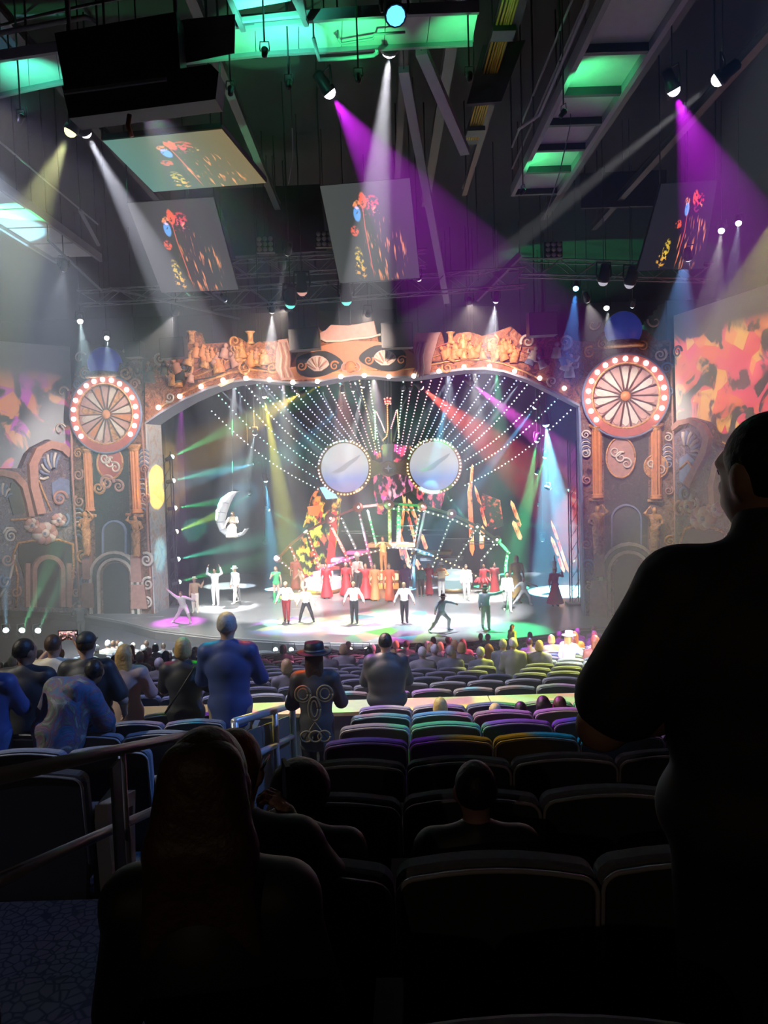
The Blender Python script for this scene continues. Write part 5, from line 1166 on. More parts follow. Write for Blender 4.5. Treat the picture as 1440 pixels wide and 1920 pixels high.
pipe_frame('bent pipe frame hanging below the green-lit catwalk panels', [(588, 72), (598, 112), (640, 110), (700, 104), (708, 98), (706, 94)], ZC-.25)
pipe_frame('long straight pipe under the green-lit catwalk', [(634, 72), (640, 82), (700, 72), (702, 64), (760, 60)], ZC-.12, .02)
pipe_frame('teal-lit pipe above the dark projector housing', [(0, 62), (160, 32), (178, 40)], ZC+.3, .04)
# near frame with slots
nf = thing('slotted_catwalk_end', 'green-lit slotted end of another catwalk at the top edge', 'catwalk', tuple(onz(500, 20, ZC-.1))); nl_ = nf.location
for q in ([(418, -40), (536, -40), (545, 2), (440, 20)], [(452, 40), (560, 28), (566, 34), (455, 44)], [(456, 54), (572, 42), (575, 48), (458, 60)]):
    MB().slab([onz(x, y, ZC-.1)-nl_ for x, y in q], UP*.06).build('green_panel', m_lightgrey, nf)
for a, b in (((424, -20), (456, 56)), ((545, -20), (575, 46)), ((560, -20), (570, 30))): MB().bar(onz(*a, ZC-.1)-nl_, onz(*b, ZC-.1)-nl_, .07).build('side_beam', m_grey, nf)
p = onz(500, -30, ZC-.1)-nl_; MB().tube([p, Vector((p.x, p.y, 17.45-nl_.z))], .03, 6).build('hanging_rod', m_pipe, nf)
# side catwalk running down the hall on the right
X0, X1 = 3.35, 4.45
sw = thing('lighting_catwalk', 'catwalk running towards the stage with dim green underside, beside the yellow cables', 'catwalk', ((X0+X1)/2, 14, ZC))
ys = [7.5, 9.2, 10.9, 12.6, 14.0, 15.2, 16.4, 17.6, 19.0]
for a, b in zip(ys, ys[1:]): MB().box((0, (a+b)/2-14, .03), (X1-X0-.1, b-a-.05, .05)).build('underside_panel', m_lightgrey, sw)
for a in ys: MB().box((0, a-14, -.06), (X1-X0, .10, .14)).build('cross_beam', m_pipe, sw)
for x in (X0, X1):
    MB().box((x-(X0+X1)/2, 13.25-14, -.02), (.09, 11.6, .24)).build('edge_beam', m_grey, sw)
    for z in (.5, 1.0): MB().tube([(x-(X0+X1)/2, -6.5, z), (x-(X0+X1)/2, 5, z)], .025, 6).build('catwalk_rail', m_grey, sw)
    for a in ys[::2]: MB().tube([(x-(X0+X1)/2, a-14, 0), (x-(X0+X1)/2, a-14, 17.45-ZC)], .02, 6).build('hanging_rod', m_pipe, sw)
MB().tube([(-.9, -3.5, .25), (-.75, -2.5, .0), (-.72, 1, .0), (-.9, 2.2, .25)], .03, 6).build('side_pipe', m_grey, sw)
sw2 = thing('lighting_catwalk', 'hazy catwalk at the far side over the moon-side seats, with green-lit plates', 'catwalk', (-9.3, 19, ZC+.2))
for i in range(7): MB().box((0, -4.5+1.5*i, 0), (1.3, 1.4, .05)).build('underside_panel', m_lightgrey, sw2)
for x in (-.7, .7):
    MB().box((x, 0, 0), (.09, 11, .24)).build('edge_beam', m_grey, sw2); MB().tube([(x, -5.4, 1), (x, 5.4, 1)], .025, 6).build('catwalk_rail', m_grey, sw2)
    for y in (-4, 0, 4): MB().tube([(x, y, 0), (x, y, 17.45-ZC-.2)], .02, 6).build('hanging_rod', m_pipe, sw2)
# cables, beams and pipes running down the hall
cab = thing('hanging_cable_tray', 'bundle of yellow cables along a dark tray overhead', 'cable tray', (2.35, 14, CAM.z+7.5))
MB().box((0, 0, .12), (.34, 10, .05)).build('tray', m_pipe, cab)
for i in range(6): MB().tube([(-.13+.052*i, -5, .05), (-.13+.052*i+.02*math.sin(i), -1, .04), (-.13+.052*i, 4.6, .05)], .022, 6).build('cable', m_cab, cab)
for y in (-4, 0, 4): MB().box((0, y, -.02), (.40, .35, .10)).build('cable_clamp', m_steel, cab); MB().tube([(0, y, .1), (0, y, 17.45-CAM.z-7.5)], .015, 5).build('hanging_rod', m_pipe, cab)
for i, (x, z, y0, y1, wd, what) in enumerate(((1.55, 7.9, 8, 24, .22, 'dark roof beam beside the yellow cable tray'), (2.75, 8.2, 8, 24, .14, 'thin dark roof beam between yellow cables and catwalk'), (5.6, 8.0, 8, 26, .22, 'dark roof beam beyond the catwalk by the magenta light'), (-3.2, 8.6, 8, 26, .2, 'dark roof beam above the hanging screens'), (.7, 8.4, 11, 24, .16, 'dark roof beam over the white beam of light'), (-6.6, 8.3, 9, 28, .2, 'hazy roof beam above the moon-side screens'), (7.8, 8.2, 8, 28, .2, 'dark roof beam near the right wall screen'))):
    rb = tag(thing('roof_beam', what, 'beam', (x, (y0+y1)/2, CAM.z+z)), kind='thing'); h = (y1-y0)
    MB().box((0, 0, .1), (wd, h, .025)).build('flange', m_steel, rb); MB().box((0, 0, -.1), (wd, h, .025)).build('flange', m_steel, rb); MB().box((0, 0, 0), (.025, h, .2)).build('web', m_steel, rb)
    for y in (-h/2+.5, 0, h/2-.5): MB().tube([(0, y, .1), (0, y, 17.45-CAM.z-z)], .02, 5).build('hanging_rod', m_pipe, rb)
for what, a, b, wd in (('grey hanging beam sloping beside the middle screen', at(757, 130, 15.5), at(838, 566, 27), .20), ('dark hanging beam sloping above the middle screen', at(790, 95, 13.5), at(872, 285, 17), .20), ('pale diagonal hanging brace above the painted eyes arch', at(975, 478, 25), at(892, 562, 25.5), .22), ('long thin hanging pipe crossing before the arch over the moon side', at(205, 540, 25), at(450, 598, 27), .08), ('upper long thin hanging pipe over the moon side', at(90, 450, 21), at(190, 545, 24), .06), ('thin hanging strut in the haze beside the leaning screen', at(150, 395, 20), at(185, 460, 22), .08)):
    what = what.replace('painted eyes arch', 'painted arch')
    o = recenter(MB().bar(a, b, wd, wd*.7).build('hanging_beam', m_grey), a); tag(o, what, 'beam', None, 'thing'); MB().tube([Vector(), Vector((0, 0, 17.45-a.z))], .012, 4).build('drop_rod', m_pipe, o)
truss('aluminium lighting truss under the leaning screens, lit green', at(395, 562, 25), at(985, 520, 25), .55)
truss('aluminium lighting truss behind the middle screen', at(430, 505, 26.5), at(800, 485, 26.5), .5)
truss('dark lighting truss on the side of the plumed hat, above the arch', at(975, 502, 25.5), at(1330, 512, 25.5), .5)
truss('short hazy lighting truss over the moon-side seats', at(150, 560, 27), at(400, 545, 27), .45)
for a, b in (((1070, 232), (1020, 412)), ((548, 240), (541, 345)), ((232, 210), (242, 255))):
    A, B = at(*a, 15), at(*b, 16); o = recenter(MB().tube([A, (A+B)/2+Vector((.05, 0, 0)), B], .012, 5).build('hanging_cable', m_grey), A); MB().tube([Vector(), Vector((0, 0, 17.45-A.z))], .008, 4).build('drop_wire', m_wire, o)
    tag(o, 'thin hanging cable ' + ('dropping from the dim green catwalk' if a[0] > 1000 else 'beside the leaning bright screen' if a[0] > 400 else 'under the dark projector housing'), 'cable')
# projector housing
ph = thing('hanging_projector_housing', 'big black projector housing hanging in the upper corner', 'projector housing', tuple(at(255, 150, 10.2))); pl_ = ph.location
MB().slab([at(x, y, 10.2)-pl_ for x, y in ((102, 62), (330, 22), (338, 135), (120, 162))], (0.02, .3, .0)).build('upper_case', mat('housing_black', (.022, .022, .026), .5, var=.2), ph)
MB().slab([at(x, y, 10.15)-pl_ for x, y in ((116, 162), (395, 120), (410, 135), (404, 186), (130, 222))], (0.02, .35, .0)).build('lower_case', mat('housing_grey', (.035, .035, .04), .5, var=.2), ph)
MB().bar(at(120, 174, 10.1)-pl_, at(312, 148, 10.1)-pl_, .04).build('seam_strip', m_grey, ph)
for x, y in ((130, 60), (330, 40)): p = at(x, y, 10.6)-pl_; MB().tube([p, Vector((p.x, p.y, 17.45-pl_.z))], .03, 6).build('hanging_rod', m_pipe, ph)
MB().tube([at(243, 215, 10.1)-pl_, at(240, 235, 10.1)-pl_, at(247, 256, 10.1)-pl_], .03, 6).build('orange_strap', mat('copper_strap', (.5, .2, .1), .4, .3), ph)
MB().slab([at(x, y, 10.6)-pl_ for x, y in ((303, 84), (345, 72), (440, 62), (440, 100), (330, 122), (308, 120))], (0, .1, .3)).build('side_panel', m_grey, ph)

# ---- hanging screens showing the stage picture
def shot_mat(name, bright, skew, tint0, tint1, amb):
    m = bpy.data.materials.new(name); m.use_nodes = True; nt = m.node_tree; b = nt.nodes['Principled BSDF']; L = nt.links.new; N = nt.nodes.new
    uv = N('ShaderNodeUVMap'); 
    nz = N('ShaderNodeTexNoise'); nz.inputs['Scale'].default_value = 26; nz.inputs['Detail'].default_value = 3; L(uv.outputs[0], nz.inputs['Vector'])
    acc = None
    def add(colsock):
        nonlocal acc
        if acc is None: acc = colsock; return
        mx = N('ShaderNodeMix'); mx.data_type = 'RGBA'; mx.blend_type = 'ADD'; mx.inputs[0].default_value = 1; L(acc, mx.inputs[6]); L(colsock, mx.inputs[7]); acc = mx.outputs[2]
    def masked(fac, col):
        mx = N('ShaderNodeMix'); mx.data_type = 'RGBA'; mx.inputs[6].default_value = (0, 0, 0, 1); mx.inputs[7].default_value = (*col, 1); L(fac, mx.inputs[0]); add(mx.outputs[2])
    def blob(u0, v0, ru, rv, col, thr=.42):
        mp = N('ShaderNodeMapping'); mp.inputs['Location'].default_value = (-u0/ru, -v0/rv, 0); mp.inputs['Scale'].default_value = (1/ru, 1/rv, 0); L(uv.outputs[0], mp.inputs[0])
        ln = N('ShaderNodeVectorMath'); ln.operation = 'LENGTH'; L(mp.outputs[0], ln.inputs[0])
        mr = N('ShaderNodeMapRange'); mr.inputs['From Min'].default_value = 1.0; mr.inputs['From Max'].default_value = .75; L(ln.outputs['Value'], mr.inputs['Value'])
        th = N('ShaderNodeMapRange'); th.inputs['From Min'].default_value = thr; th.inputs['From Max'].default_value = thr+.1; L(nz.outputs['Fac'], th.inputs['Value'])
        ml = N('ShaderNodeMath'); ml.operation = 'MULTIPLY'; L(mr.outputs[0], ml.inputs[0]); L(th.outputs[0], ml.inputs[1]); masked(ml.outputs[0], col)
    s = skew
    blob(.40+s*.85, .83, .05, .09, (1, .10, .03), .36); blob(.50+s*.8, .80, .09, .08, (.8, .03, .05), .46); blob(.47+s*.75, .73, .11, .08, (.35, .02, .10), .50)
    blob(.33+s*.68, .70, .045, .085, (.12, .42, 1.0), .30); blob(.34+s*.6, .79, .05, .05, (1, .30, .10), .45); blob(.28+s*.5, .53, .055, .06, (.9, .10, .04), .42)
    blob(.29+s*.2, .25, .055, .13, (.75, .50, .03), .46); blob(.29+s*.1, .12, .08, .10, (.85, .40, .04), .50); blob(.56+s*.7, .72, .06, .05, (.8, .5, .1), .56)
    # diagonal streaks
    mp = N('ShaderNodeMapping'); mp.inputs['Rotation'].default_value = (0, 0, .30+.9*s); mp.inputs['Scale'].default_value = (34, 4.5, 1); L(uv.outputs[0], mp.inputs[0])
    n2 = N('ShaderNodeTexNoise'); n2.inputs['Scale'].default_value = 1.0; n2.inputs['Detail'].default_value = 2; L(mp.outputs[0], n2.inputs['Vector'])
    th = N('ShaderNodeMapRange'); th.inputs['From Min'].default_value = .57; th.inputs['From Max'].default_value = .66; L(n2.outputs['Fac'], th.inputs['Value'])
    m2 = N('ShaderNodeMapping'); m2.inputs['Location'].default_value = (-(.62+s*.35)/.26, -.30/.36, 0); m2.inputs['Scale'].default_value = (1/.26, 1/.36, 0); L(uv.outputs[0], m2.inputs[0])
    ln = N('ShaderNodeVectorMath'); ln.operation = 'LENGTH'; L(m2.outputs[0], ln.inputs[0]); mr = N('ShaderNodeMapRange'); mr.inputs['From Min'].default_value = 1.0; mr.inputs['From Max'].default_value = .8; L(ln.outputs['Value'], mr.inputs['Value'])
    ml = N('ShaderNodeMath'); ml.operation = 'MULTIPLY'; L(mr.outputs[0], ml.inputs[0]); L(th.outputs[0], ml.inputs[1]); masked(ml.outputs[0], (.9, .28, .08))
    # red upright line
    m3 = N('ShaderNodeMapping'); m3.inputs['Location'].default_value = (-(.415+s*.45)/.008, -.42/.42, 0); m3.inputs['Scale'].default_value = (1/.008, 1/.42, 0); m3.inputs['Rotation'].default_value = (0, 0, .0); L(uv.outputs[0], m3.inputs[0])
    ln = N('ShaderNodeVectorMath'); ln.operation = 'LENGTH'; L(m3.outputs[0], ln.inputs[0]); mr = N('ShaderNodeMapRange'); mr.inputs['From Min'].default_value = 1.0; mr.inputs['From Max'].default_value = .7; L(ln.outputs['Value'], mr.inputs['Value']); masked(mr.outputs[0], (.7, .08, .06))
    # backlight of the screen itself
    sx = N('ShaderNodeSeparateXYZ'); L(uv.outputs[0], sx.inputs[0]); bg = N('ShaderNodeMix'); bg.data_type = 'RGBA'; bg.inputs[6].default_value = (*tint0, 1); bg.inputs[7].default_value = (*tint1, 1); L(sx.outputs['X'], bg.inputs[0])
    add(bg.outputs[2])
    L(acc, b.inputs['Emission Color']); b.inputs['Emission Strength'].default_value = bright; b.inputs['Base Color'].default_value = (amb, amb, amb, 1); b.inputs['Roughness'].default_value = .6
    m.cycles.emission_sampling = 'NONE'
    return m
def hung_screen(label, c4, ds, m):                     # corners: top left, top right, bottom right, bottom left
    P_ = [at(x, y, d) for (x, y), d in zip(c4, ds)]; o0 = (P_[0]+P_[1]+P_[2]+P_[3])/4; P_ = [p-o0 for p in P_]
    n = (P_[1]-P_[0]).cross(P_[3]-P_[0]).normalized()
    if n.y < 0: n = -n
    r = thing('hanging_screen', label, 'screen', tuple(o0))
    me = bpy.data.meshes.new('picture'); me.from_pydata([tuple(p) for p in P_], [], [(0, 1, 2, 3)]); uv = me.uv_layers.new()
    for i, c_ in enumerate(((0, 1), (1, 1), (1, 0), (0, 0))): uv.data[i].uv = c_
    me.materials.append(m); put('picture', me, r)
    MB().slab([p*1.012+n*.02 for p in P_], n*.10).build('case', m_pipe, r)
    for p in P_[:2]: MB().tube([p+n*.08, Vector((p.x, p.y+.1, 17.45-o0.z))], .018, 5).build('hanging_rod', m_pipe, r)
    return r
hung_screen('bright leaning ceiling screen with teal to amber backlight under the projector housing', [(192, 264), (416, 242), (499, 343), (288, 360)], (13.0, 13.0, 14.4, 14.4), shot_mat('screen_bright', 1.0, .10, (.10, .26, .22), (.22, .17, .07), .3))
hung_screen('dim grey leaning screen over the moon side of the arch', [(238, 381), (400, 370), (447, 543), (303, 549)], (20.5, 20.5, 21.2, 21.2), shot_mat('screen_dim', 1.0, .06, (.09, .09, .09), (.075, .075, .08), .03))
hung_screen('grey leaning screen in the middle, below the white beam', [(600, 349), (768, 334), (787, 521), (637, 531)], (20.5, 20.5, 21.2, 21.2), shot_mat('screen_mid', 1.0, .06, (.07, .08, .075), (.06, .06, .07), .06))
hung_screen('black leaning screen with slanted picture near the magenta light by the wall screen', [(1240, 345), (1345, 338), (1318, 503), (1195, 508)], (20.5, 20.5, 21.2, 21.2), shot_mat('screen_dark', 1.0, .30, (.012, .012, .02), (.012, .012, .02), .05))
# ---- flown loudspeakers, blinders and dark panels before the arch
m_spk = mat('speaker_grille', (.10, .10, .11), .7, var=.25, vscale=60)
for i, (q, d, what) in enumerate((([(298, 634), (343, 631), (346, 668), (300, 672)], 33.5, 'over the moon end of the arch'), ([(540, 618), (597, 612), (600, 652), (543, 657)], 32.5, 'on the moon side of the arch centre'), ([(714, 606), (774, 604), (775, 650), (716, 652)], 32, 'beyond the arch centre'), ([(992, 586), (1046, 584), (1047, 626), (993, 629)], 30.5, 'next to the blue-topped pillar'), ([(232, 640), (262, 638), (262, 668), (234, 670)], 34.0, 'beside the moon-side blue dome'))):
    c_ = at(sum(x for x, y in q)/4, sum(y for x, y in q)/4, d); r = thing('hanging_speaker', 'dark grey flown loudspeaker box '+what, 'loudspeaker', tuple(c_))
    MB().slab([at(x, y, d)-c_ for x, y in q], (0, .7, 0)).build('cabinet', m_pipe, r); MB().slab([(at(x, y, d)-c_)*.92+Vector((0, -.01, 0)) for x, y in q], (0, -.03, 0)).build('grille', m_spk, r)
    MB().tube([Vector((0, .3, .4)), Vector((0, .3, 17.45-c_.z))], .02, 5).build('hanging_rod', m_pipe, r)
for x, y, what in ((497, 458, 'left of the middle screen'), (608, 448, 'touching the edge of the middle screen'), (1038, 468, 'over the plumed-hat side')):
    c_ = at(x, y, 25); r = thing('hanging_blinder', 'unlit nine-cell blinder light '+what, 'blinder light', tuple(c_)); MB().box((0, .1, 0), (.58, .16, .50)).build('case', m_pipe, r)
    for i in range(9): MB().lathe([(.07, 0), (.08, .03), (.02, .05), (0, .05)], (-.18+.18*(i % 3), .0, -.16+.16*(i//3)), (0, -1, 0), 10).build('cell', mat('reflector', (.55, .5, .42), .3, .4), r)
    MB().tube([(0, .1, .25), (0, .1, 17.45-c_.z)], .015, 5).build('hanging_rod', m_pipe, r)
for q, d, what in (([(405, 355), (600, 345), (612, 470), (440, 480)], 27, 'between the two grey screens'), ([(1088, 325), (1250, 318), (1250, 385), (1090, 390)], 25, 'near the black slanted screen'), ([(905, 85), (985, 75), (940, 190), (875, 195)], 15.5, 'beside the yellow cables')):
    c_ = at(sum(x for x, y in q)/4, sum(y for x, y in q)/4, d); o = MB().slab([at(x, y, d)-c_ for x, y in q], (0, .12, 0)).build('hanging_baffle', mat('baffle_grey', (.06, .06, .065), .8, var=.2)); o.location = c_; tag(o, 'dark acoustic panel hanging '+what, 'panel'); MB().tube([Vector((0, .06, 0)), Vector((0, .06, 17.45-c_.z))], .012, 4).build('drop_rod', m_pipe, o)

# ================================================================== lamps: each fixture carries its own light
m_fix = mat('fixture_black', (.03, .03, .033), .45, .2, var=.2)
_fm = {}
def fixture_meshes(s):
    if s in _fm: return _fm[s]
    hd = MB().lathe([(.06*s, -.34*s), (.11*s, -.30*s), (.12*s, -.10*s), (.15*s, .04*s), (.15*s, .10*s), (.125*s, .10*s), (.125*s, .06*s)], (0, 0, 0), (0, 0, -1), 12).mesh('head', m_fix)
    yk = MB().tube([(.17*s, 0, 0), (.19*s, 0, .10*s), (.17*s, 0, .36*s), (-.17*s, 0, .36*s), (-.19*s, 0, .10*s), (-.17*s, 0, 0)], .022*s, 6).mesh('yoke', m_fix)
    ln = MB().lathe([(.124*s, .07*s), (.124*s, .11*s), (.105*s, .16*s), (.06*s, .20*s), (0, .215*s)], (0, 0, 0), (0, 0, -1), 12)
    _fm[s] = (hd, yk, ln); return _fm[s]
FIX = []
def lamp(label, p, aim, watts, col, deg, s=1.0, glowc=None, es=14.0, blend=.12, group=None, gobo=None, hang=True, name='spotlight'):
    p = Vector(p); aim = Vector(aim); r = thing(name, label, 'spotlight', tuple(p), group)
    hd, yk, ln = fixture_meshes(s); q = (aim-p).to_track_quat('-Z', 'Y')
    h = put('head', hd, r); h.rotation_mode = 'QUATERNION'; h.rotation_quaternion = q
    gc = glowc or col; lm = ln.mesh('lens', glow('lens_%02d%02d%02d_%d' % (int(gc[0]*50), int(gc[1]*50), int(gc[2]*50), int(es)), gc, es)); l = put('lens', lm, h)
    y = put('yoke', yk, r); d = (aim-p); y.rotation_euler = (0, 0, math.atan2(d.y, d.x)+math.pi/2)
    if hang: MB().tube([(0, 0, .36*s), (0, 0, 17.45-p.z)], .014, 5).build('hanging_clamp', m_fix, r)
    if watts > 0:
        sp = spot('lamp', p+d.normalized()*(.27*s), aim, watts, col, deg, blend, .05*s); FIX.append(sp)
        if gobo:
            lt = sp.data; lt.use_nodes = True; nt = lt.node_tree; e = nt.nodes['Emission']; L = nt.links.new
            tc = nt.nodes.new('ShaderNodeTexCoord'); vo = nt.nodes.new('ShaderNodeTexVoronoi'); vo.inputs['Scale'].default_value = gobo[0]
            hs = nt.nodes.new('ShaderNodeHueSaturation'); hs.inputs['Saturation'].default_value = gobo[1]; hs.inputs['Value'].default_value = 1.6
            L(tc.outputs['Normal'], vo.inputs['Vector']); L(vo.outputs['Color'], hs.inputs['Color']); L(hs.outputs[0], e.inputs['Color'])
    return r
KW = 1000.0
MAG, WHT, COOL, YEL, GRN, TEAL, CYA, BLU, RED, AMB = (.75, .02, .95), (1, .97, .92), (.80, .90, 1.0), (.85, .78, .06), (.06, .85, .26), (.08, .80, .50), (.15, .65, 1.0), (.10, .30, 1.0), (1, .10, .06), (1, .60, .12)
# --- over the auditorium
lamp('bright magenta spotlight with purple beam above the middle screen', at(612, 165, 14.3), at(760, 390, 15.2), 17*KW, MAG, 38, .9, (1, .75, 1), 30)
lamp('bright magenta spotlight with purple beam by the dim green catwalk', at(1260, 160, 14.5), at(1335, 360, 15.0), 15*KW, MAG, 40, .9, (1, .75, 1), 30)
lamp('white spotlight throwing a narrow pale beam down onto the middle screen', at(731, 82, 13.2), at(690, 520, 18.5), 75*KW, (.95, .92, .95), 12, 1.1, None, 4)
lamp('blue-lensed fixture at the top edge over the green catwalk', at(740, 24, 10.6), at(752, 60, 10.2), 0, BLU, 20, 1.0, (.10, .50, 1.0), 2.5)
lamp('white-lensed spotlight with thin beam crossing below the dim green catwalk', at(1355, 142, 13.5), at(1000, 430, 15.5), 34*KW, WHT, 5, .9, WHT, 6)
lamp('spotlight with yellowish beam at the projector housing corner', at(136, 238, 13), at(60, 400, 13.0), 18*KW, (.75, .75, .30), 28, .8, None, 3)
lamp('spotlight with pale grey beam leaning past the bright screen', at(156, 240, 13.2), at(330, 560, 16.5), 40*KW, (.92, .92, 1.0), 15, .8, None, 3)
lamp('big white flood off the upper corner over the moon-side seats', at(-130, 150, 15), at(110, 700, 20), 30*KW, (.78, .90, 1.0), 46, 1.2, None, 4, .6)
lamp('yellow spotlight beyond the frame beside the red projection screen', at(1500, 330, 19), at(1398, 640, 17.2), 32*KW, (.80, .85, .10), 26, .9, None, 4)
lamp('white spotlight over the red projection screen, lower of the pair', at(1353, 430, 24), at(1322, 640, 21), 15*KW, (1, .93, .80), 14, .75, WHT, 16)
lamp('white spotlight over the red projection screen, higher of the pair', at(1385, 416, 24), at(1362, 620, 21), 10*KW, (.75, .82, 1), 12, .7, WHT, 16)
lamp('blue spotlight above the far end of the arch', at(1080, 538, 27), at(1066, 700, 24.5), 40*KW, (.08, .35, 1.0), 14, .8, (.3, .7, 1), 8)
lamp('pale spotlight over the blue dome by the standing man', at(1137, 575, 29), at(1150, 700, 26.5), 16*KW, (.85, .95, .85), 14, .8, (.95, 1, .85), 14)
lamp('spotlight with wide soft blue beam under the black slanted screen', at(1285, 470, 24), at(1262, 700, 21), 24*KW, (.22, .45, .95), 20, .7, None, 2)
lamp('pale teal spotlight over the moon-side blue dome, higher of the pair', at(150, 600, 32), at(166, 720, 29.5), 26*KW, (.75, 1, 1), 16, .9, (.95, 1, .95), 16)
lamp('pale teal spotlight over the moon-side blue dome, lower of the pair', at(200, 632, 33), at(206, 720, 30.5), 14*KW, (.75, 1, 1), 14, .8, (.95, 1, .95), 16)
for x, y, d, ax, ay, what, lens in ((545, 562, 24, 540, 640, 'pink-bodied moving head left of the truss trio', (.2, .9, .8)), (566, 538, 24, 570, 620, 'pink-bodied moving head at the top of the truss trio', (.6, .3, .25)), (649, 556, 24, 655, 640, 'teal-lensed moving head right of the truss trio', (.2, .95, .8)), (1132, 520, 25, 1120, 600, 'grey moving head on the dark truss', (.4, .38, .45)), (1182, 525, 25, 1165, 600, 'second grey moving head on the dark truss', (.35, .33, .4)), (784, 520, 22, 800, 560, 'small white lamp at the corner of the middle screen', (1, .98, .9)), (356, 549, 22, 372, 560, 'small white lamp under the dim grey screen', (.9, .85, .85)), (420, 560, 25, 440, 590, 'small pale lamp beside the leaning dim screen', (.8, .8, .85)), (1186, 572, 29, 1180, 610, 'small pale fixture over the blue dome by the standing man', (.6, .6, .7))):
    lamp(what, at(x, y, d), at(ax, ay, d+.6), 0, WHT, 10, 1.3 if 'moving' in what else .6, lens, 1.2 if 'moving' in what else 5)
# green uplights of the catwalks
for i, (x, y, wt, col, what) in enumerate(((60, 140, .55, TEAL, 'under the catwalk beside the projector housing'), (440, 85, .30, GRN, 'under the catwalk right of the projector housing'), (545, 72, .55, TEAL, 'under the catwalk behind the slotted end'), (670, 60, .60, GRN, 'under the catwalk near the blue-lensed fixture'), (870, 58, .35, GRN, 'at the catwalk end near the yellow cables'))):
    p = onz(x, y, ZC)-Vector((0, .5, .9)); lamp('small green uplight '+what, p, onz(x, y, ZC), .22*wt*KW, col, 84, .35, col, 1, .8)
lamp('small green uplight at the slotted catwalk end on the top edge', onz(500, 15, ZC)-Vector((0, .4, .8)), onz(500, 25, ZC), .15*KW, TEAL, 120, .35, TEAL, 1, .8)
for y, wt, col in ((9.3, .45, TEAL), (13.2, .5, GRN), (16.9, .45, GRN)):
    p = Vector((X0-.15, y, ZC-.75)); lamp('small green uplight under the side catwalk, %s from the stage' % ({9.3: 'farthest', 13.2: 'second', 16.9: 'nearest'}[y]), p, (X0+.45, y+.3, ZC), .2*wt*KW, col, 84, .35, col, 1, .8)
for x, y, what in ((95, 352, 'over'), (48, 442, 'before')):
    q = at(x, y, 20); lamp('small green uplight %s the hazy far catwalk plates' % what, (-9.9, q.y, ZC-.6), (-9.3, q.y, ZC+.2), .5*KW, GRN, 70, .35, GRN, 1, .3)
# --- wash and fill lamps added to brighten the painted scenery and the stage
lamp('added warm front wash light aimed at the moon-side pillar', at(330, 585, 27.2), at(195, 860, 36.8), 8*KW, (1, .90, .82), 38, .8, None, 1.5, .6)
lamp('added warm front wash light aimed at the pillar by the standing man', at(1100, 560, 26.2), at(1180, 820, 32.5), 4.2*KW, (1, .90, .84), 46, .8, None, 1.5, .6)
lamp('added amber front wash light aimed at the arch, moon half', at(540, 578, 27.5), at(440, 690, 36), 6*KW, (1, .80, .62), 44, .8, None, 1.5, .8)
lamp('added amber front wash light aimed at the arch, far half', at(880, 565, 27), at(900, 675, 34), 6*KW, (1, .80, .66), 44, .8, None, 1.5, .8)
lamp('added cool front wash light aimed at the moon-side facade', at(120, 500, 22), at(55, 960, 35.5), 3.5*KW, (.86, .90, 1), 32, .8, None, 1.5, .7)
lamp('added cool front wash light aimed at the facade by the standing man', at(1290, 480, 21), at(1330, 930, 30), 2.0*KW, (.92, .92, 1), 40, .8, None, 1.5, .7)
def top(label, x, tx, ty, w_, col, deg, blend=.8, gobo=None):
    return lamp(label, PF(x, interp_y(FR, x)-14, -2.4), onz(tx, ty, 0), w_*KW, col, deg, .7, None, 1.5, blend, gobo=gobo)
top('white top light hidden behind the arch over the red-trousered dancer', 530, 550, 1172, 55, (1, 1, .94), 20, 1.0, (16, .8))
top('warm white top light hidden behind the arch over stage centre', 700, 720, 1168, 52, (1, .94, .86), 34, 1.0, (13, 1.0))
top('cool top light hidden behind the arch over the white suits near the moon', 440, 424, 1138, 60, (.94, .97, 1), 18)
top('cool top light hidden behind the arch over the lunging blue dancer', 840, 850, 1170, 32, (.80, .90, 1), 26)
top('green top light hidden behind the arch', 930, 955, 1182, 45, (.05, 1, .35), 17)
top('magenta top light hidden behind the arch by the light tower', 340, 335, 1166, 40, (.85, .10, .9), 14)
top('red top light hidden behind the arch over the red dresses', 640, 660, 1112, 40, (1, .40, .36), 26, .6)
top('pale top light hidden behind the arch over the drum platform', 890, 900, 1118, 34, (1, .95, .85), 22, .5)
lamp('added pale front fill light for the moon half of the stage', at(510, 580, 27.0), onz(500, 1140, 0), 34*KW, (1, .97, .92), 26, .8, None, 1.5, .5)  # fill lamp added to brighten the performers from the front
lamp('added pale front fill light for the far half of the stage', at(930, 560, 26.5), onz(860, 1145, 0), 32*KW, (.95, .96, 1), 28, .8, None, 1.5, .5)
lamp('tight cream spotlight aimed at the moon rider', at(540, 470, 22), SP(436, 965, -2.4), 13*KW, (1, .96, .86), 7, .8, None, 1.5, .4)
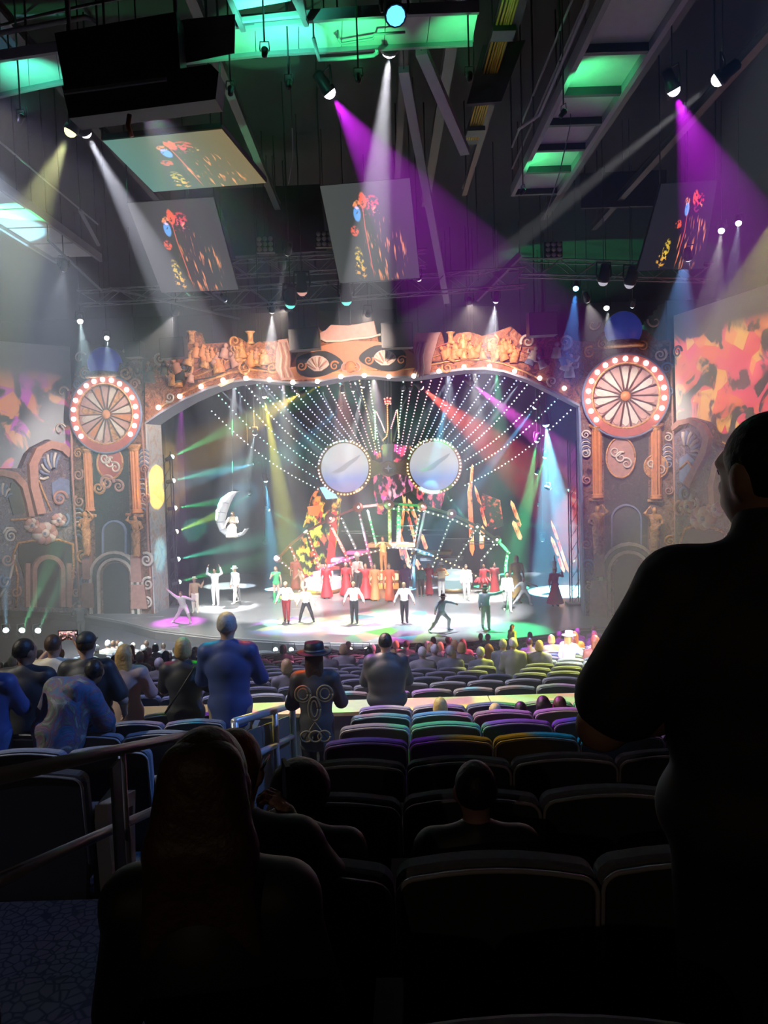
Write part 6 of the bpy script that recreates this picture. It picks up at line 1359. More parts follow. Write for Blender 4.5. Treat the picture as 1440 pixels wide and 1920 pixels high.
# --- on the stage: the light tower and the lamps among the scenery
def tower_thing(label, px, off, ys_):
    b = SP(px, 1130, off); r = thing('light_tower', label, 'light tower', (b.x, b.y, 0)); ht = 7.6
    for sx in (-.2, .2):
        for sy in (-.2, .2): MB().tube([(sx, sy, 0), (sx, sy, ht)], .03, 6).build('upright', m_pipe, r)
    for i in range(12): MB().tube([(-.2, -.2, ht*i/12), (.2, -.2, ht*(i+1)/12)], .016, 5).build('lattice_bar', m_pipe, r)
    MB().box((0, 0, .05), (.8, .8, .1)).build('base_plate', m_pipe, r)
    return r
tower_thing('black light tower carrying green lamps at the moon side of the stage', 326, -1.9, None)
tower_thing('black light tower behind the pillar by the standing man', 1079, -2.6, None)
T = [((320, 858), (450, 795), GRN, 14, 'topmost'), ((322, 902), (470, 868), TEAL, 13, 'second from the top'), ((325, 953), (430, 938), GRN, 11, 'third from the top'), ((328, 998), (420, 960), (.55, .95, .10), 16, 'yellow-green, fourth from the top'), ((331, 1049), (470, 1018), TEAL, 13, 'second from the bottom'), ((333, 1092), (420, 1068), GRN, 10, 'lowest')]
for a, b, col, wt, what in T: lamp('green lamp on the moon-side light tower, '+what, SP(*a, -1.5), SP(*b, -2.6), 5*wt*KW, col, 13, .85, tuple(min(1, c_+.45) for c_ in col), 14, .3, hang=False)
S_ = [((495, 740), (540, 1010), -2.5, YEL, 34, 11, 'bright yellow lamp under the arch throwing a long yellow beam', .9), ((478, 811), (455, 930), -4, (.8, 1, .95), 5, 14, 'pale teal lamp among the strings over the moon', .8), ((498, 898), (512, 1060), -5, CYA, 20, 11, 'cyan lamp with downward beam beside the moon', .9), ((479, 869), (400, 888), -4.5, CYA, 9, 12, 'small cyan lamp with sideways beam above the moon', .7),
      ((502, 955), (600, 1010), -6, TEAL, 8, 9, 'small teal lamp between moon and glowing tower', .6), ((565, 737), (500, 775), -2.2, AMB, 9, 20, 'amber lamp under the moon half of the arch', .8), ((548, 730), (545, 760), -2.2, AMB, 0, 20, 'small amber lamp under the arch right of the yellow lamp', .7), ((555, 733), (560, 770), -2.4, YEL, 0, 20, 'small yellow lamp next to the amber lamp under the arch', .6),
      ((642, 731), (645, 800), -2.2, (1, .8, .7), 0, 14, 'pale pink lamp under the arch over the first lens', .8), ((662, 729), (664, 800), -2.2, (1, .9, .6), 0, 14, 'pale yellow lamp under the arch over the first lens', .75), ((681, 721), (660, 830), -2.2, WHT, 12, 9, 'white lamp under the arch centre', .8), ((787, 724), (850, 775), -2.2, RED, 22, 20, 'red lamp under the arch with red beam', 1.0),
      ((756, 727), (752, 780), -2.2, (1, .8, .9), 0, 14, 'pale lamp under the arch left of the red lamp', .8), ((770, 728), (768, 760), -2.2, (1, .3, .35), 0, 14, 'small red lamp beside the bigger red lamp', .6), ((880, 716), (975, 790), -2.2, (1, .10, .75), 22, 15, 'magenta lamp under the arch with pink beam', .9), ((885, 718), (890, 750), -2.1, (1, .7, .95), 0, 14, 'pale pink lamp touching the magenta lamp', .75),
      ((836, 755), (822, 830), -4, CYA, 12, 12, 'pale blue lamp with short beam above the second lens', .75), ((1005, 761), (900, 900), -3, (.15, .60, 1), 22, 8, 'teal-white lamp with long blue beam over the shards', .85), ((1023, 790), (1040, 960), -3, (.15, .70, .95), 40, 24, 'brilliant teal lamp with wide beam near the plumed hat', 1.3), ((1007, 823), (985, 960), -4, GRN, 16, 12, 'green lamp with beam below the brilliant teal lamp', .9), ((1023, 853), (975, 1000), -4.4, GRN, 16, 11, 'lower green lamp with beam below the brilliant teal lamp', .9),
      ((1007, 885), (950, 1010), -5, GRN, 8, 9, 'faint green lamp above the orange shards', .7), ((1028, 915), (1090, 945), -4, TEAL, 9, 8, 'small teal lamp with thin sideways beam near the dark tower', .7), ((844, 935), (900, 1010), -9.2, TEAL, 9, 9, 'small teal lamp below the second lens', .65), ((497, 1016), (497, 1060), -7, AMB, 0, 20, 'small amber lamp low beside the moon', .8), ((1017, 1010), (1017, 1060), -7, AMB, 0, 20, 'small amber lamp low beside the orange shards', .9),
      ((640, 764), (600, 800), -3.5, CYA, 5, 9, 'tiny white lamp with crossing beam above the first lens', .5), ((1009, 946), (1000, 1000), -7, TEAL, 0, 9, 'tiny teal lamp beside the deep red panel', .45), ((468, 928), (440, 945), -6, TEAL, 3, 9, 'tiny teal lamp right of the moon tip', .45)]
for a, b, off, col, wt, deg, what, s in S_: lamp(what, SP(*a, off), SP(*b, off-1.6), 7.5*wt*KW, col, deg, s, tuple(min(1, c_*.6+.45) for c_ in col), 14, .3)
# pale beams leaning in from behind the arch edge
for i, (a, b, wt) in enumerate((((403, 722), (500, 812), 10), ((450, 712), (540, 800), 10), ((486, 716), (612, 860), 16), ((546, 722), (600, 840), 11), ((598, 718), (640, 820), 11), ((660, 706), (700, 790), 8), ((850, 700), (790, 790), 9), ((878, 694), (905, 790), 10), ((938, 700), (868, 830), 12), ((978, 712), (878, 850), 18), ((450, 716), (452, 860), 10))):
    side = 'moon' if a[0] < 730 else 'plumed-hat'
    lamp('pale beam lamp hidden above the arch edge, %s from the %s side' % (ORD[i if a[0] < 730 else 9-i] if i < 10 else 'straight-down one', side), SP(*a, -1.9), SP(*b, -4.0), 6*wt*KW, (.62, .74, .86), 7, .5, (.8, .9, 1), 3, .3)
# thin beams entering from behind the far pillar
for i, (a, b, col) in enumerate((((1094, 1045), (985, 1085), (.4, .9, .2)), ((1094, 1092), (1050, 1120), (.3, .9, .3)), ((1092, 930), (1030, 905), TEAL), ((1092, 985), (1000, 985), TEAL))):
    lamp('green side lamp behind the far pillar, %s from the bottom' % ORD[(1, 0, 3, 2)[i]], SP(*a, -2.2), SP(*b, -3.4), 70*KW, col, 6, .5, col, 4, .3, hang=False)
# footlights under the moon-side facade and along the apron
for i, (x, y, ax, ay, col, wt) in enumerate(((11, 1185, 10, 1080, (.3, .75, 1), 10), (40, 1185, 118, 1060, (.15, .9, .35), 14), (70, 1185, 135, 1110, (.2, .95, .5), 7))):
    p = at(x, y, 30); lamp(('pale blue', 'green', 'small green')[i]+' floor lamp shining up before the moon-side facade', p, at(ax, ay-60, 27.5), 3*wt*KW, col, 8, .9, tuple(min(1, c_*.4+.6) for c_ in col), 14, .3, hang=False)
for i, (x, col) in enumerate(((519, (.7, 1, .95)), (548, (.7, 1, .95)), (614, (.75, 1, .95)), (657, (.95, 1, .5)), (687, (.95, 1, .7)), (753, (.4, 1, .75)))):
    p0 = onz(x, 1206, 0); p = p0+Vector((0, -.32, -.16)); o = lamp('apron footlight facing the seats, %s from the moon side' % ORD[i], p, p+Vector((0, -3, .1)), 0, col, 20, .7, col, 8, hang=False)
    MB().box((0, .18, -.1), (.3, .5, .08)).build('bracket', m_fix, o)
# --- coloured pattern lights over the audience
lamp('multicolour pattern light over the upper seats', Vector((-3.85, 13.2, 13.1)), (1.0, 7.6, 3.7), 7*KW, (1, 1, 1), 36, .9, (.8, .8, 1), 2, .9, gobo=(24, 2.0))
lamp('blue pattern light high over the aisle', Vector((6.0, 5.6, 13.0)), (-2.2, 7.3, 4.4), 2.6*KW, (.16, .36, 1), 30, .9, (.4, .5, 1), 2, .4)
lamp('cream pattern light high over the moon-side seats', Vector((-10.0, 5.2, 12.6)), (-1.8, 7.4, 4.4), 2.4*KW, (1, .92, .74), 30, .9, None, 2, .4)
lamp('pale key light over the parapet', Vector((-6.0, 11.0, 12.7)), (.8, 9.1, 3.9), 4*KW, (1, .90, .70), 30, .9, None, 2, .5)
lamp('yellow light beyond the frame over the lower seats by the white-hatted man', Vector((13.0, 15.0, 12.0)), at(1095, 1240, 19.5), 60*KW, (.90, .80, .02), 15, .9, None, 2, .3)
lamp('white follow spot on the white-hatted man', Vector((1.0, -4.0, 12.4)), at(1064, 1222, 16.5), 60*KW, (.95, 1, 1), 4.0, .9, None, 2, .3)
lamp('pink light beyond the frame over the middle lower seats', Vector((12.0, 21.0, 10.5)), at(745, 1240, 19.5), 30*KW, (1, .18, .35), 17, .9, None, 2, .5)
lamp('cream light over the lower seats by the facade', Vector((-13.0, 17.0, 12.0)), at(150, 1215, 26), 34*KW, (1, .88, .66), 34, .9, None, 2, .5)
lamp('olive light on the performer at the stage steps', Vector((13.0, 18.0, 11.0)), at(960, 1210, 27), 45*KW, (.75, .80, .05), 4.5, .8, None, 2, .3)
lamp('soft violet light over the lower middle seats', Vector((-8.0, 11.0, 14.0)), at(900, 1285, 13.5), 6*KW, (.60, .55, 1), 50, .9, None, 2, .6)
lamp('added dim warm fill light at the back of the hall', Vector((-3.0, -7.5, 10.0)), (-.2, 2.0, 5.6), .07*KW, (1, .72, .5), 60, .8, None, 1.5, .8)  # unseen lamp added to lift the dark foreground backs
lamp('yellow lamp behind the arch lighting the jamb beside the light tower', PF(600, 722, -1.7), PF(283, 918, -.75), 14*KW, (1, .62, .02), 12, .6, None, 2, .15)
lamp('cyan lamp behind the arch lighting the foot of the jamb', PF(640, 716, -1.7), PF(289, 1050, -.75), 8*KW, (.25, .85, 1), 7, .6, None, 2, .6)
lamp('added amber front wash light aimed at the arch centre', at(690, 588, 27.2), at(662, 672, 35), 5*KW, (1, .78, .62), 40, .8, None, 1.5, .8)  # wash lamp added to light the arch centre
lamp('added dim blue fill light beyond the frame over the handrail', Vector((-7.0, 2.4, 10.5)), (-1.5, 3.3, 4.3), .4*KW, (.55, .66, 1), 22, .6, None, 1.5, .7)  # unseen lamp added to show the near carpet and rail
# ================================================================== seats
m_shell = mat('seat_shell', (.055, .055, .06), .42, var=.2)
m_fab = mat('seat_fabric', (.20, .21, .26), .85, var=.25, vscale=50)
m_rimm = mat('seat_edge_trim', (.42, .42, .44), .45, var=.1)
m_arm = mat('armrest_black', (.012, .012, .014), .8, var=.2)
def seat_outline(w, h, n=5, arch=.020, r=.055, b=.0):
    pts = [(-w*.90, b), (-w, h*.45)]
    for i in range(n+1):
        a = math.pi - (math.pi/2)*i/n; pts.append((-w+r+r*math.cos(a), h-arch-r+r*math.sin(a)))
    for i in range(1, 6): x = -w+r+(2*w-2*r)*i/6; pts.append((x, h-arch*((x/(w-r))**2)))
    for i in range(n+1):
        a = math.pi/2 - (math.pi/2)*i/n; pts.append((w-r+r*math.cos(a), h-arch-r+r*math.sin(a)))
    pts += [(w, h*.45), (w*.90, b)]
    return pts
def pad(mb, out, y0, y1, bev, mi=0, tilt=-.10):
    cx = 0; zc = sum(p[1] for p in out)/len(out); rings = []
    for y, s in ((y0, 1-bev*3.5), (y0+bev, 1.0), (y1-bev, 1.0), (y1, 1-bev*3.5)):
        rings.append([Vector((x*s, y+tilt*(zc+(z-zc)*s), zc+(z-zc)*s)) for x, z in out])
    k = len(out); vs = [v for r in rings for v in r]
    fs = [tuple(range(k)), tuple(reversed(range(3*k, 4*k)))]
    for r in range(3): fs += [(r*k+i, (r+1)*k+i, (r+1)*k+(i+1) % k, r*k+(i+1) % k) for i in range(k)]
    mb.add(vs, fs, mi, False); return mb
H_ = SEAT_H
o1 = seat_outline(.272, H_, b=.30); o2 = seat_outline(.260, H_-.014, b=.16)
me_back = pad(MB(), o1, .0, .07, .014).mesh('backrest', m_fab)
me_shell = pad(MB(), o2, -.035, .004, .010).mesh('back_shell', m_shell)
rim_path = [Vector((x*1.02, -.036-.10*z, z*1.004)) for x, z in o2[1:-1]]
me_rim = MB().tube(rim_path, .0075, 5).mesh('shell_rim', m_rimm)
cu = MB(); cu.box((0, .30, .43), (.47, .46, .10)); cu.box((0, .52, .42), (.45, .04, .07)); me_cush = cu.mesh('seat_cushion', m_fab)
ar_ = MB(); ar_.box((0, .22, .62), (.06, .48, .035)); ar_.box((0, .20, .31), (.045, .40, .62)); ar_.box((0, .24, .012), (.07, .3, .024)); me_arm = ar_.mesh('armrest', m_arm)
me_far = MB(); pad(me_far, o1, .0, .085, .018, 0); pad(me_far, o2, -.035, .004, .010, 1); me_far.box((0, .30, .43), (.47, .46, .10), None, 0); me_far.box((0, .2, .2), (.30, .12, .40), None, 1); me_far = me_far.mesh('theatre_seat', [m_fab, m_shell])
n_seat = 0
def near_seat(x, y, z, rz, label, group, arm=True):
    global n_seat
    r = thing('theatre_seat', label, 'seat', (x, y, z), group, rz); n_seat += 1
    put('backrest', me_back, r); s = put('back_shell', me_shell, r); put('shell_rim', me_rim, s); put('seat_cushion', me_cush, r)
    a = put('armrest', me_arm, r, (-.275, 0, 0))
    if arm: put('armrest', me_arm, r, (.275, 0, 0))
    return r
CT = ['%s row behind the parapet' % ORD[NROW-1-k] for k in range(NROW)]
def seat_x(y, i): return .04*(y-2.1) + .55*i + .275
for k in range(NROW):
    y = ROW0+PITCH_R*k; z = floor_up(k)
    for i in range(-1, 6):
        x = seat_x(y, i); sx, sy = sight((x, y, z+.8))
        if not (-150 < sx < 1560): continue
        nm = '%s from the aisle steps' % ORD[i+1]
        near_seat(x, y, z, -.04, 'dark theatre seat, %s, %s' % (nm, CT[k]), 'seats behind the parapet', i == 5 or sx > 1440)
ends = []
for k in range(1, NROW):
    y = ROW0+PITCH_R*k; z = floor_up(k)
    for i in range(8):
        x = -1.95 + .04*(y-2.1) - .55*i; sx, sy = sight((x, y, z+.8))
        if sx < -110: continue
        s = near_seat(x, y, z, .02, 'dark blue theatre seat, %s beyond the handrail, %s' % (ORD[i], CT[k]), 'seats beyond the handrail', i == 0)
        if i == 0:
            pts = [(.0, 0), (.36, 0), (.40, .40), (.44, .58), (-.02, .70), (-.04, .62)]
            ep = MB().slab([Vector((.29, a, b)) for a, b in pts], (.07, 0, 0)).build('end_panel', m_lightgrey, s)
            MB().slab([Vector((.362, a, b)) for a, b in ((.06, .50), (.34, .44), (.36, .52), (.08, .60))], (.004, 0, 0)).build('light_slot', m_dark, ep)
            MB().box((.368, .2, .50), (.006, .10, .03)).build('step_light', glow('step_light', (.75, .70, .10), .9), ep)
def low_pos(k, x): return LROW0 + LPITCH*k + x*x/90.0
low = []
for k in range(NLROW-1):
    y0 = LROW0+LPITCH*k; n = int(.56*y0/.56)+2
    for i in range(-n, n+1):
        x = .56*(i+.5*(k % 2))+.02*(y0-10)
        if abs(x+.02*y0-.5) < .0: continue
        y = low_pos(k, x); z = floor_low(k)
        if y - y0 > .92: 
            continue
        sx, sy = sight((x, y, z+.85))
        if not (-30 < sx < 1290): continue
        if 930 < sx < 990 and sy < 1262: continue              # the side aisle
        low.append((k, i, x, y, z, sx, sy))
TAKEN = {}
_cnt = {}
def far_seat(k, i, x, y, z, sx):
    o = put('theatre_seat', me_far, None, (x, y, z), math.atan2(-x*.03, 1)*.6); n = _cnt.get(k, 0); _cnt[k] = n+1
    tag(o, 'dark theatre seat, %s from the moon side, %s row beyond the parapet' % (ORD[n], ORD[k]), 'seat', 'lower seats, row %d' % (k+1)); return o
budget = 300 - n_seat; rest = []
low.sort(key=lambda q: (q[0], q[2]))
for q in low:
    if budget > 0: far_seat(*q[:6]); budget -= 1
    else: rest.append(q)
if rest:
    mb = MB()
    for (k, i, x, y, z, sx, sy) in rest:
        R = Matrix.Rotation(math.atan2(-x*.03, 1)*.6, 3, 'Z')
        for o_, ys_, mi in ((o1, (.0, .085), 0), (o2, (-.035, .0), 1)):
            k2 = len(o_); vs = [R@Vector((px_, yy-.10*pz_, pz_))+Vector((x, y, z)) for yy in ys_ for px_, pz_ in o_]
            mb.add(vs, [tuple(range(k2)), tuple(reversed(range(k2, 2*k2)))]+[(a, k2+a, k2+(a+1) % k2, (a+1) % k2) for a in range(k2)], mi)
        mb.box(R@Vector((0, .28, .24))+Vector((x, y, z)), (.44, .40, .48), R, 0)
    o = mb.build('theatre_seats', [m_fab, m_shell]); tag(o, 'rows of dark theatre seats filling the floor before the stage', 'seats', None, 'stuff')

# ================================================================== handrails
m_rail = mat('rail_grey', (.42, .41, .44), .35, .3, var=.1)
def to_floor(p, up=True):
    k = max(-3, min(NROW-1, int(math.floor((p.y-ROW0+.10)/PITCH_R)))); return Vector((p.x, p.y, floor_up(k)))
ra = thing('handrail', 'long grey handrail sloping down beside the nearest aisle', 'handrail', tuple(at(180, 1415, 3.2))); o0 = ra.location
A0, A1 = at(-40, 1464, 2.1), at(352, 1378, 4.55); B0, B1 = at(-40, 1668, 2.1), at(318, 1506, 4.4)
MB().tube([A0-o0, A1-o0, to_floor(A1)-o0], .026, 10).build('top_rail', m_rail, ra); MB().tube([B0-o0, B1-o0], .022, 10).build('middle_rail', m_rail, ra)
for t in (.0, .5):
    p = A0+(A1-A0)*t; MB().tube([p-o0, to_floor(p)-o0], .018, 8).build('post', m_rail, ra)
p = at(205, 1440, 3.05); MB().slab([p-o0, to_floor(p)-o0, to_floor(p)-o0+Vector((0, .10, 0)), p-o0+Vector((0, .10, 0))], (.012, 0, 0)).build('flat_post', m_steel, ra)
rb_ = thing('handrail', 'blue-lit handrail with posts in front of the person in the black hat', 'handrail', tuple(at(505, 1340, 7.0))); o0 = rb_.location
A0, A1 = at(440, 1354, 5.8), at(548, 1322, 8.2); B0, B1 = at(470, 1420, 6.2), at(548, 1381, 8.2)
MB().tube([A0-o0, A1-o0, to_floor(A1)-o0], .034, 10).build('top_rail', m_rail, rb_); MB().tube([B0-o0, B1-o0], .030, 10).build('middle_rail', m_rail, rb_)
for p in (A0, A0+(A1-A0)*.62): MB().tube([p-o0, to_floor(p)-o0], .030, 8).build('post', m_rail, rb_)
MB().slab([q-o0+Vector((-.06, 0, 0)) for q in (A0-Vector((0, 0, .12)), A1-Vector((0, 0, .12)), to_floor(A1), to_floor(A0))], (.02, 0, 0)).build('infill_panel', m_wallgrey, rb_)

# ================================================================== the audience
SIT = dict(SEATED); 
for k_ in ('chest', 'neck', 'head', 'sh_l', 'sh_r', 'el_l', 'el_r'): SIT[k_] = (SEATED[k_][0], SEATED[k_][1]-.02, SEATED[k_][2]-.08)
dk = W('darkshirt', (.035, .036, .045)); navy = W('navy', (.05, .08, .24)); beige = W('beige', (.50, .36, .32)); jean = W('denim', (.07, .13, .30)); khaki = W('khaki', (.42, .33, .24)); charcoal = W('charcoal', (.06, .06, .065)); hood = mural_mat('hoodie_print', [(.34, (.03, .10, .14)), (.44, (.06, .13, .26)), (.50, (.18, .07, .14)), (.56, (.10, .15, .12)), (.66, (.28, .28, .31))], 5.0, 2.0)
def tee(top, bot, short=True): return [('shirt' if short else 'jacket', TORSO_SS if short else TORSO_LS, .016 if short else .024, top, dict(bot=.82) if short else dict(bot=.76, add=[((0, 0, 1.0), (0, 0, .74), .150*1.06, .165*1.06)])), ('trousers', LEGS, .016, bot, dict(top=1.0)), ('shoes', FOOT, .010, cblk)]
def stand(label, x, ytop, d, wear, rz=0.0, dz=None, **kw):
    p = at(x, ytop, d); base = to_floor(p) if d < 9.3 else None
    if base is None:
        k = min(NLROW-1, int((d-LROW0+.12)/LPITCH)); base = Vector((p.x, p.y, floor_low(k)))
    hgt = (p.z-base.z)*(kw.pop('hs', 1.0)); return make_person(label, tuple(base), rz, hgt, wear=wear, vox=kw.pop('vox', .018), **kw)
CLAP = dict(el_l=(-.26, .12, 1.14), wr_l=(-.09, .32, 1.22), el_r=(.26, .12, 1.14), wr_r=(.09, .32, 1.22))
stand('tall man in blue jacket and khaki trousers standing with his back turned', 424, 1150, 7.0, tee(navy, khaki, False), pose=CLAP, hair=('short', 'grey'), skin=2, fat=1.08)
def strap(root, J, s):
    MB().tube([Vector((-.16, -.14, .98*s)), Vector((-.02, -.165, 1.20*s)), Vector((.11, -.12, 1.42*s)), Vector((.12, .0, 1.48*s))], .010, 6).build('bag_strap', cblk, root)
stand('woman with short blond hair in black top with a thin bag strap', 342, 1197, 7.3, tee(dk, cblk), pose=CLAP, hair=('bob', 'blonde'), skin=2, fat=1.12, fem=.6, extra=strap)
stand('woman with long blond hair in a pinkish beige sweater', 232, 1210, 7.5, tee(beige, beige, False), pose=CLAP, hair=('long', 'blonde'), fem=.8, skin=2)
stand('big man in dark blue T-shirt and dark cap worn among the standing people', 160, 1187, 6.45, tee(dk, jean), pose=dict(el_l=(-.30, .0, 1.12), wr_l=(-.22, .20, .98), el_r=(.32, .0, 1.10), wr_r=(.26, .2, .92)), hair=('buzz', 'brown'), hat=('cap', W('capblack', (.03, .035, .035))), fat=1.28, skin=2)
def phone(root, J, s):
    c_ = Vector(((J['wr_l'][0]+J['wr_r'][0])/2*s, J['wr_l'][1]*s+.06, J['wr_l'][2]*s+.06)); MB().box(c_, (.20, .012, .10)).build('phone', cblk, root)
    MB().box(c_+Vector((0, -.009, 0)), (.18, .004, .085)).build('phone_screen', led_mat('phone_picture', [(.9, .1, .1), (.8, .5, .5), (.2, .05, .1), (.9, .7, .6)], 40, (1, 1, 1), .4, 1.4, 2.0), root)
stand('person in cream shirt holding up a phone to film the show', 98, 1192, 7.4, tee(ccream, charcoal), pose=dict(el_l=(-.30, .20, 1.36), wr_l=(-.11, .34, 1.60), el_r=(.30, .20, 1.36), wr_r=(.11, .34, 1.60)), hair=('short', 'brown'), extra=phone, hands='grip', palm=dict(l=(1, 0, 0), r=(-1, 0, 0)))
stand('dark-haired person in black jacket standing by the frame edge', 44, 1200, 6.2, tee(dk, cblk, False), pose=dict(CLAP, look=(.5, .86, 0)), hair=('short', 'black'), fat=1.1, skin=1)
stand('person in navy sleeve cut off by the frame edge', -28, 1215, 5.7, tee(navy, jean, False), pose=CLAP, hair=('short', 'black'))
BEND = dict(pelvis=(-.08, .0, .88), chest=(.03, .10, 1.13), neck=(.12, .16, 1.28), head=(.22, .22, 1.38), sh_l=(-.12, .16, 1.26), sh_r=(.20, .06, 1.18), el_l=(-.26, .30, 1.0), wr_l=(-.02, .44, .86), el_r=(.32, .10, .93), wr_r=(.30, .30, .78), hip_l=(-.17, .0, .84), hip_r=(.01, .0, .84), kn_l=(-.20, .10, .45), kn_r=(-.02, .10, .45), an_l=(-.20, -.04, .085), an_r=(-.02, -.04, .085), toe_l=(-.22, .12, .035), toe_r=(-.01, .12, .035))
bp = at(122, 1300, 5.75); bb = to_floor(bp)
make_person('youth in a multicoloured hooded sweatshirt bending over the seats', tuple(bb), 0.15, 1.44, BEND, fat=1.25, wear=[('hoodie', TORSO_LS, .035, hood, dict(add=[((.10, .06, 1.27), (.13, .10, .075)), ((-.08, .0, .78), (.0, .05, 1.1), .215, .19)], bot=.72)), ('hood', None, 0, hood, dict(add=[((.02, .03, 1.26), (.17, .03, 1.24), .075, .075), ((.09, -.02, 1.20), (.09, .0, 1.28), .07, .085)])), ('trousers', LEGS, .02, jean, dict(top=.95)), ('shoes', FOOT, .01, cblk)], hair=('short', 'black'), vox=.018, skin=1)
def braid(root, J, s):
    g = mat('gold_braid', (.30, .23, .12), .5, var=.2)
    def loop(cx, cz, rx, rz_, a0=0, a1=6.283, r=.009):
        MB().tube([Vector((cx+rx*math.cos(a0+(a1-a0)*i/20), -.155-.015*math.cos(cx*8), cz+rz_*math.sin(a0+(a1-a0)*i/20)))*1.0 for i in range(21)], r, 5).build('gold_braid', g, root)
    for c_ in (-.10, .10): loop(c_, 1.30*s, .07, .075); loop(c_, 1.30*s, .045, .05)
    loop(0, 1.14*s, .055, .11); loop(0, 1.14*s, .03, .075)
    for j in range(3): loop(-.08+.08*j, .84*s, .055, .05)
    MB().tube([Vector((-.12, -.16, .78*s)), Vector((0, -.17, 1.0*s)), Vector((.12, -.16, .78*s))], .008, 5).build('gold_braid', g, root)
stand('person in black hat and black jacket with gold braid loops on the back', 588, 1199, 7.0, [('jacket', ('torso', 'upper', 'lower'), .024, charcoal, dict(bot=.66, add=[((0, 0, .95), (0, 0, .62), .17, .20)])), ('trousers', LEGS, .016, cblk, dict(top=1.0)), ('shoes', FOOT, .01, cblk)], pose=dict(el_r=(.27, .10, 1.12), wr_r=(.22, .36, 1.20), el_l=(-.27, .06, 1.12), wr_l=(-.10, .30, 1.10)), hair=('long', 'brown'), hat=('fedora', cblk, mat('dark_band', (.10, .11, .14), .4), 1.15), hs=.95, extra=braid, palm=dict(r=(-1, 0, .2)))
stand('heavy man in dark grey shirt standing at the parapet', 722, 1189, 8.25, tee(charcoal, charcoal, False), pose=CLAP, hair=('short', 'black'), fat=1.38, skin=2)
wa = stand('man in white hat and white jacket stretching one arm in the lower aisle', 1066, 1182, 16.5, [('jacket', TORSO_LS, .024, cw, dict(bot=.74)), ('trousers', LEGS, .02, cw, dict(top=1.0)), ('shoes', FOOT, .01, cw)], rz=-.9, hs=.96, pose=dict(el_r=(.30, .22, 1.20), wr_r=(.34, .46, 1.30)), hair=('long', 'blonde'), hat=('fedora', cw, ccream, 1.1), vox=.024)
g_ = at(960, 1171, 27.2); make_person('performer in olive light climbing at the stage steps', (g_.x, g_.y, ZPIT), -1.1, g_.z-ZPIT, STEP, wear=suit(W('olive', (.45, .45, .16)), W('olive', (.45, .45, .16))), vox=.03, hair=('long', 'auburn'))  # suit cloth tinted olive for the light falling on it
# foreground
def sitter(label, x, ytop, d, k, wear, **kw):
    p = at(x, ytop, d); z = floor_up(k); top = p.z-z; base = kw.pop('base', SIT); hh = base['head'][2]+.118
    return make_person(label, (p.x, p.y-base['head'][1], z), kw.pop('rz', 0), 1.75*top/hh, base=base, wear=wear, vox=kw.pop('vox', .014), **kw)
def longhair(root, J, s):
    h, r, f, u = head_frame(J, s); pr = []
    for q in np.linspace(-.085, .085, 7):
        pr.append(('c', tuple(h-f*.050*s+r*q*.42*s+u*.055*s), tuple(h-f*.085*s+r*q*.85*s-u*.10*s), .050*s, .042*s)); pr.append(('c', tuple(h-f*.085*s+r*q*.85*s-u*.10*s), tuple(h-f*.105*s+r*q*1.25*s-u*(.46-.7*abs(q))*s), .042*s, .024*s))
    V, Q = field_mesh(pr, .012, .02); o = put('hair_lengths', np_mesh('hair_lengths', [(V, Q, 0)], [HAIR['brown']]), root)
sitter('woman with very long straight brown hair, seen from behind nearest the handrail', 385, 1369, 1.5, 0, [('top', ('torso', 'upper'), .012, cblk, {}), ('trousers', LEGS, .012, cblk, {})], base=SEATED, pose=dict(sh_l=(-.155, -.01, .96), sh_r=(.155, -.01, .96), el_l=(-.22, .02, .70), el_r=(.22, .02, .70)), hair=('short', 'brown'), extra=longhair, fem=1, skin=2, vox=.012)
def phone2(root, J, s):
    wv_ = Vector(np.array(J['wr_r'])*s); MB().box(wv_+Vector((-.02, .07, .07)), (.012, .07, .14), Matrix.Rotation(.3, 3, 'Z')).build('phone', cblk, root)
def specs(root, J, s):
    h, r, f, u = head_frame(J, s)
    for q in (-1, 1): MB().tube([Vector(h+r*q*.083*s+f*.09*s+u*.01*s), Vector(h+r*q*.090*s-f*.02*s+u*.008*s)], .004, 5).build('spectacle_arm', cblk, root)
def phone2b(root, J, s): phone2(root, J, s); specs(root, J, s)
sitter('man with short reddish hair leaning in beside the long-haired woman, hand at his ear', 437, 1371, 1.98, 0, [('shirt', TORSO_SS, .014, cblk, {}), ('trousers', LEGS, .012, cblk, {})], hair=('short', 'auburn'), pose=dict(el_r=(.30, .06, .66), wr_r=(.15, .10, .90), look=(.15, .98, 0)), extra=phone2b, hands=('relaxed', 'grip'), palm=dict(r=(-1, .2, 0)), skin=2, vox=.012)
sitter('child with thick black hair seated in the row ahead', 562, 1434, 2.5, 1, [('top', TORSO_SS, .012, cblk, {}), ('trousers', LEGS, .012, cblk, {})], hair=('afro', 'black'), extra=specs, skin=1, vox=.012)
sitter('boy with short hair and prominent ears seated in the row ahead', 890, 1430, 2.5, 1, [('shirt', TORSO_SS, .012, cblk, {}), ('trousers', LEGS, .012, cblk, {})], hair=('short', 'black'), skin=0, vox=.012)
mp2 = at(1446, 786, 1.62); mz = floor_up(0)
make_person('big man in dark short-sleeved shirt standing close at the edge of the frame', (mp2.x, mp2.y, mz), -.05, (mp2.z-mz), dict(el_l=(-.34, .02, 1.12), wr_l=(-.06, .26, 1.06), el_r=(.34, .02, 1.12), wr_r=(.06, .28, 1.08), look=(-.42, .9, 0)), fat=1.28, skin=0, vox=.012, hair=('buzz', 'black'),
            wear=[('shirt', ('torso', 'sleeve'), .022, W('blackshirt', (.03, .03, .036), .7), dict(bot=.80, add=[((0, -.005, 1.47), (0, 0, 1.53), .082, .074)])), ('trousers', LEGS, .018, cblk, dict(top=.98)), ('shoes', FOOT, .01, cblk)])
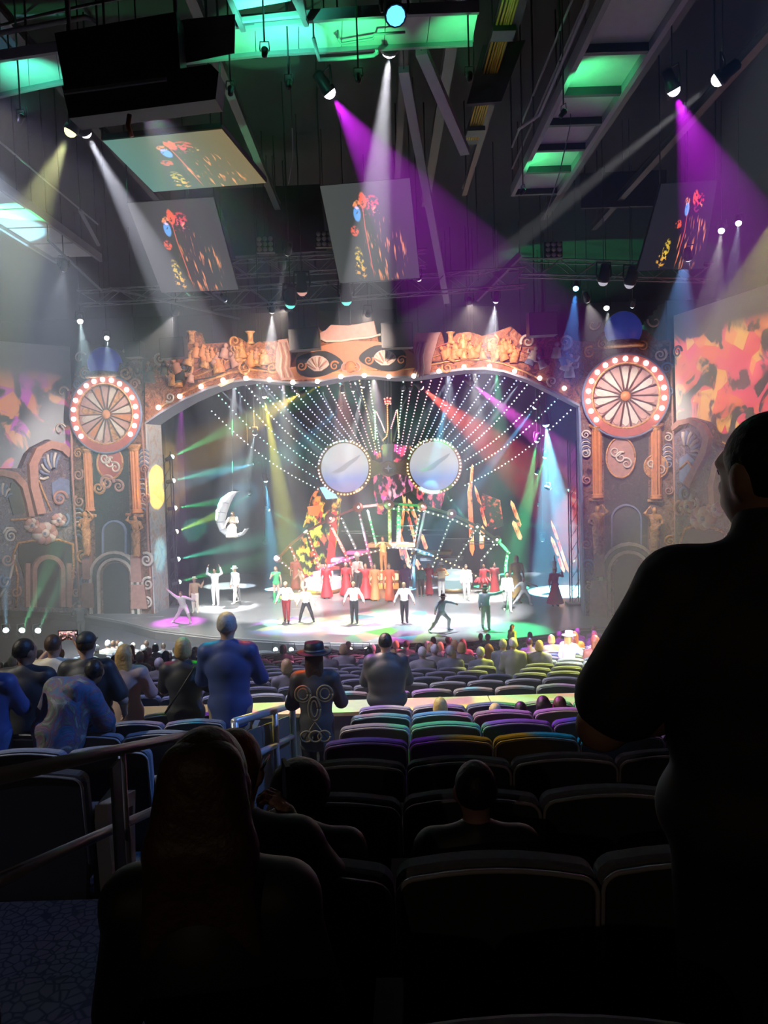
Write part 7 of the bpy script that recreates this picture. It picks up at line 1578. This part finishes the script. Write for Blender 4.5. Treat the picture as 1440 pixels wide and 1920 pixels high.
# heads in the last rows before the parapet
HB = [(825, 1308, 'blonde', 'bob', 'person with pale blond hair seated alone before the parapet'), (928, 1319, 'grey', 'short', 'person with grey hair low in the seat before the parapet'), (976, 1316, 'black', 'bob', 'dark-haired person seated between grey head and long dark hair'), (1018, 1305, 'black', 'long', 'person with long glossy black hair seated at the parapet'), (1049, 1306, 'brown', 'short', 'man with short brown hair seated near the long black hair'), (1138, 1288, 'grey', 'short', 'grey-haired man partly hidden by the standing man'), (1158, 1268, 'blonde', 'short', 'pink-faced person just beside the arm of the standing man')]
for x, y, hc, hs_, lab in HB: sitter(lab, x, y, 7.15 if y > 1300 else 8.1, 6 if y > 1300 else 7, [('top', TORSO_LS, .014, dk, {}), ('trousers', LEGS, .012, cblk, {})], hair=(hs_, hc), vox=.02, base=SIT)
# seated spectators of the lower block: a few kinds, copied
KINDS_ = []
for i, (hc, hs_, col, sk) in enumerate((('brown', 'short', (.10, .09, .10), 2), ('blonde', 'bob', (.20, .18, .17), 2), ('grey', 'short', (.16, .17, .20), 0), ('black', 'bob', (.05, .05, .08), 1), ('auburn', 'long', (.30, .10, .09), 2), ('white', 'short', (.28, .27, .25), 2))):
    KINDS_.append((hc, make_person('proto', (0, 0, 0), 0, 1.70, base=SEATED, wear=[('top', TORSO_LS, .018, W('crowd%d' % i, col), {}), ('trousers', LEGS, .012, cblk, {})], hair=(hs_, hc), vox=.035, skin=sk, face=False, hands=None)))
rs = random.Random(21); first = [True]*len(KINDS_)
def spectator(x, y, z, sx, k, forced=None):
    j = forced if forced is not None else rs.randrange(len(KINDS_)); hc, pr = KINDS_[j]
    if first[j]: o = pr; first[j] = False
    else: o = copy_tree(pr)
    o.location = (x, y+.12, z); o.rotation_euler = (0, 0, rs.uniform(-.3, .3)); sc_ = rs.uniform(.92, 1.04); o.scale = (sc_, sc_, sc_)
    zone = 'moon side' if sx < 420 else 'middle' if sx < 930 else 'yellow-lit side'
    tag(o, 'seated spectator with %s hair, %s row beyond the parapet, %s' % (hc, ORD[k], zone), 'person', 'seated crowd, '+zone)
nsp = 0
for (k, i, x, y, z, sx, sy) in low:
    p_ = 0.0
    if sx < 330 and k >= 5: p_ = .60
    elif sx < 330 and k >= 2: p_ = .35
    elif 330 <= sx < 560 and k >= 3: p_ = .20
    elif 560 <= sx < 930 and 4 <= k <= 9: p_ = .38
    elif 560 <= sx < 930 and k > 9: p_ = .10
    elif sx >= 930 and k >= 5: p_ = .42
    if rs.random() < p_ and nsp < 190 and abs(x-wa.location.x)+abs(y-wa.location.y) > 1.0: spectator(x, y, z, sx, k); nsp += 1
for x, y, d, j in ((537, 1252, 11.5, 1), (845, 1243, 14.5, 2), (963, 1240, 15, 5), (944, 1238, 15.2, 2), (1012, 1243, 15, 1)):
    q = at(x, y, d); k = int((d-LROW0+.12)/LPITCH); spectator(q.x, q.y-.1, floor_low(k), x, k, j)
for (hc, pr), f_ in zip(KINDS_, first):
    if f_:
        for c_ in list(pr.children): bpy.data.objects.remove(c_)
        bpy.data.objects.remove(pr)
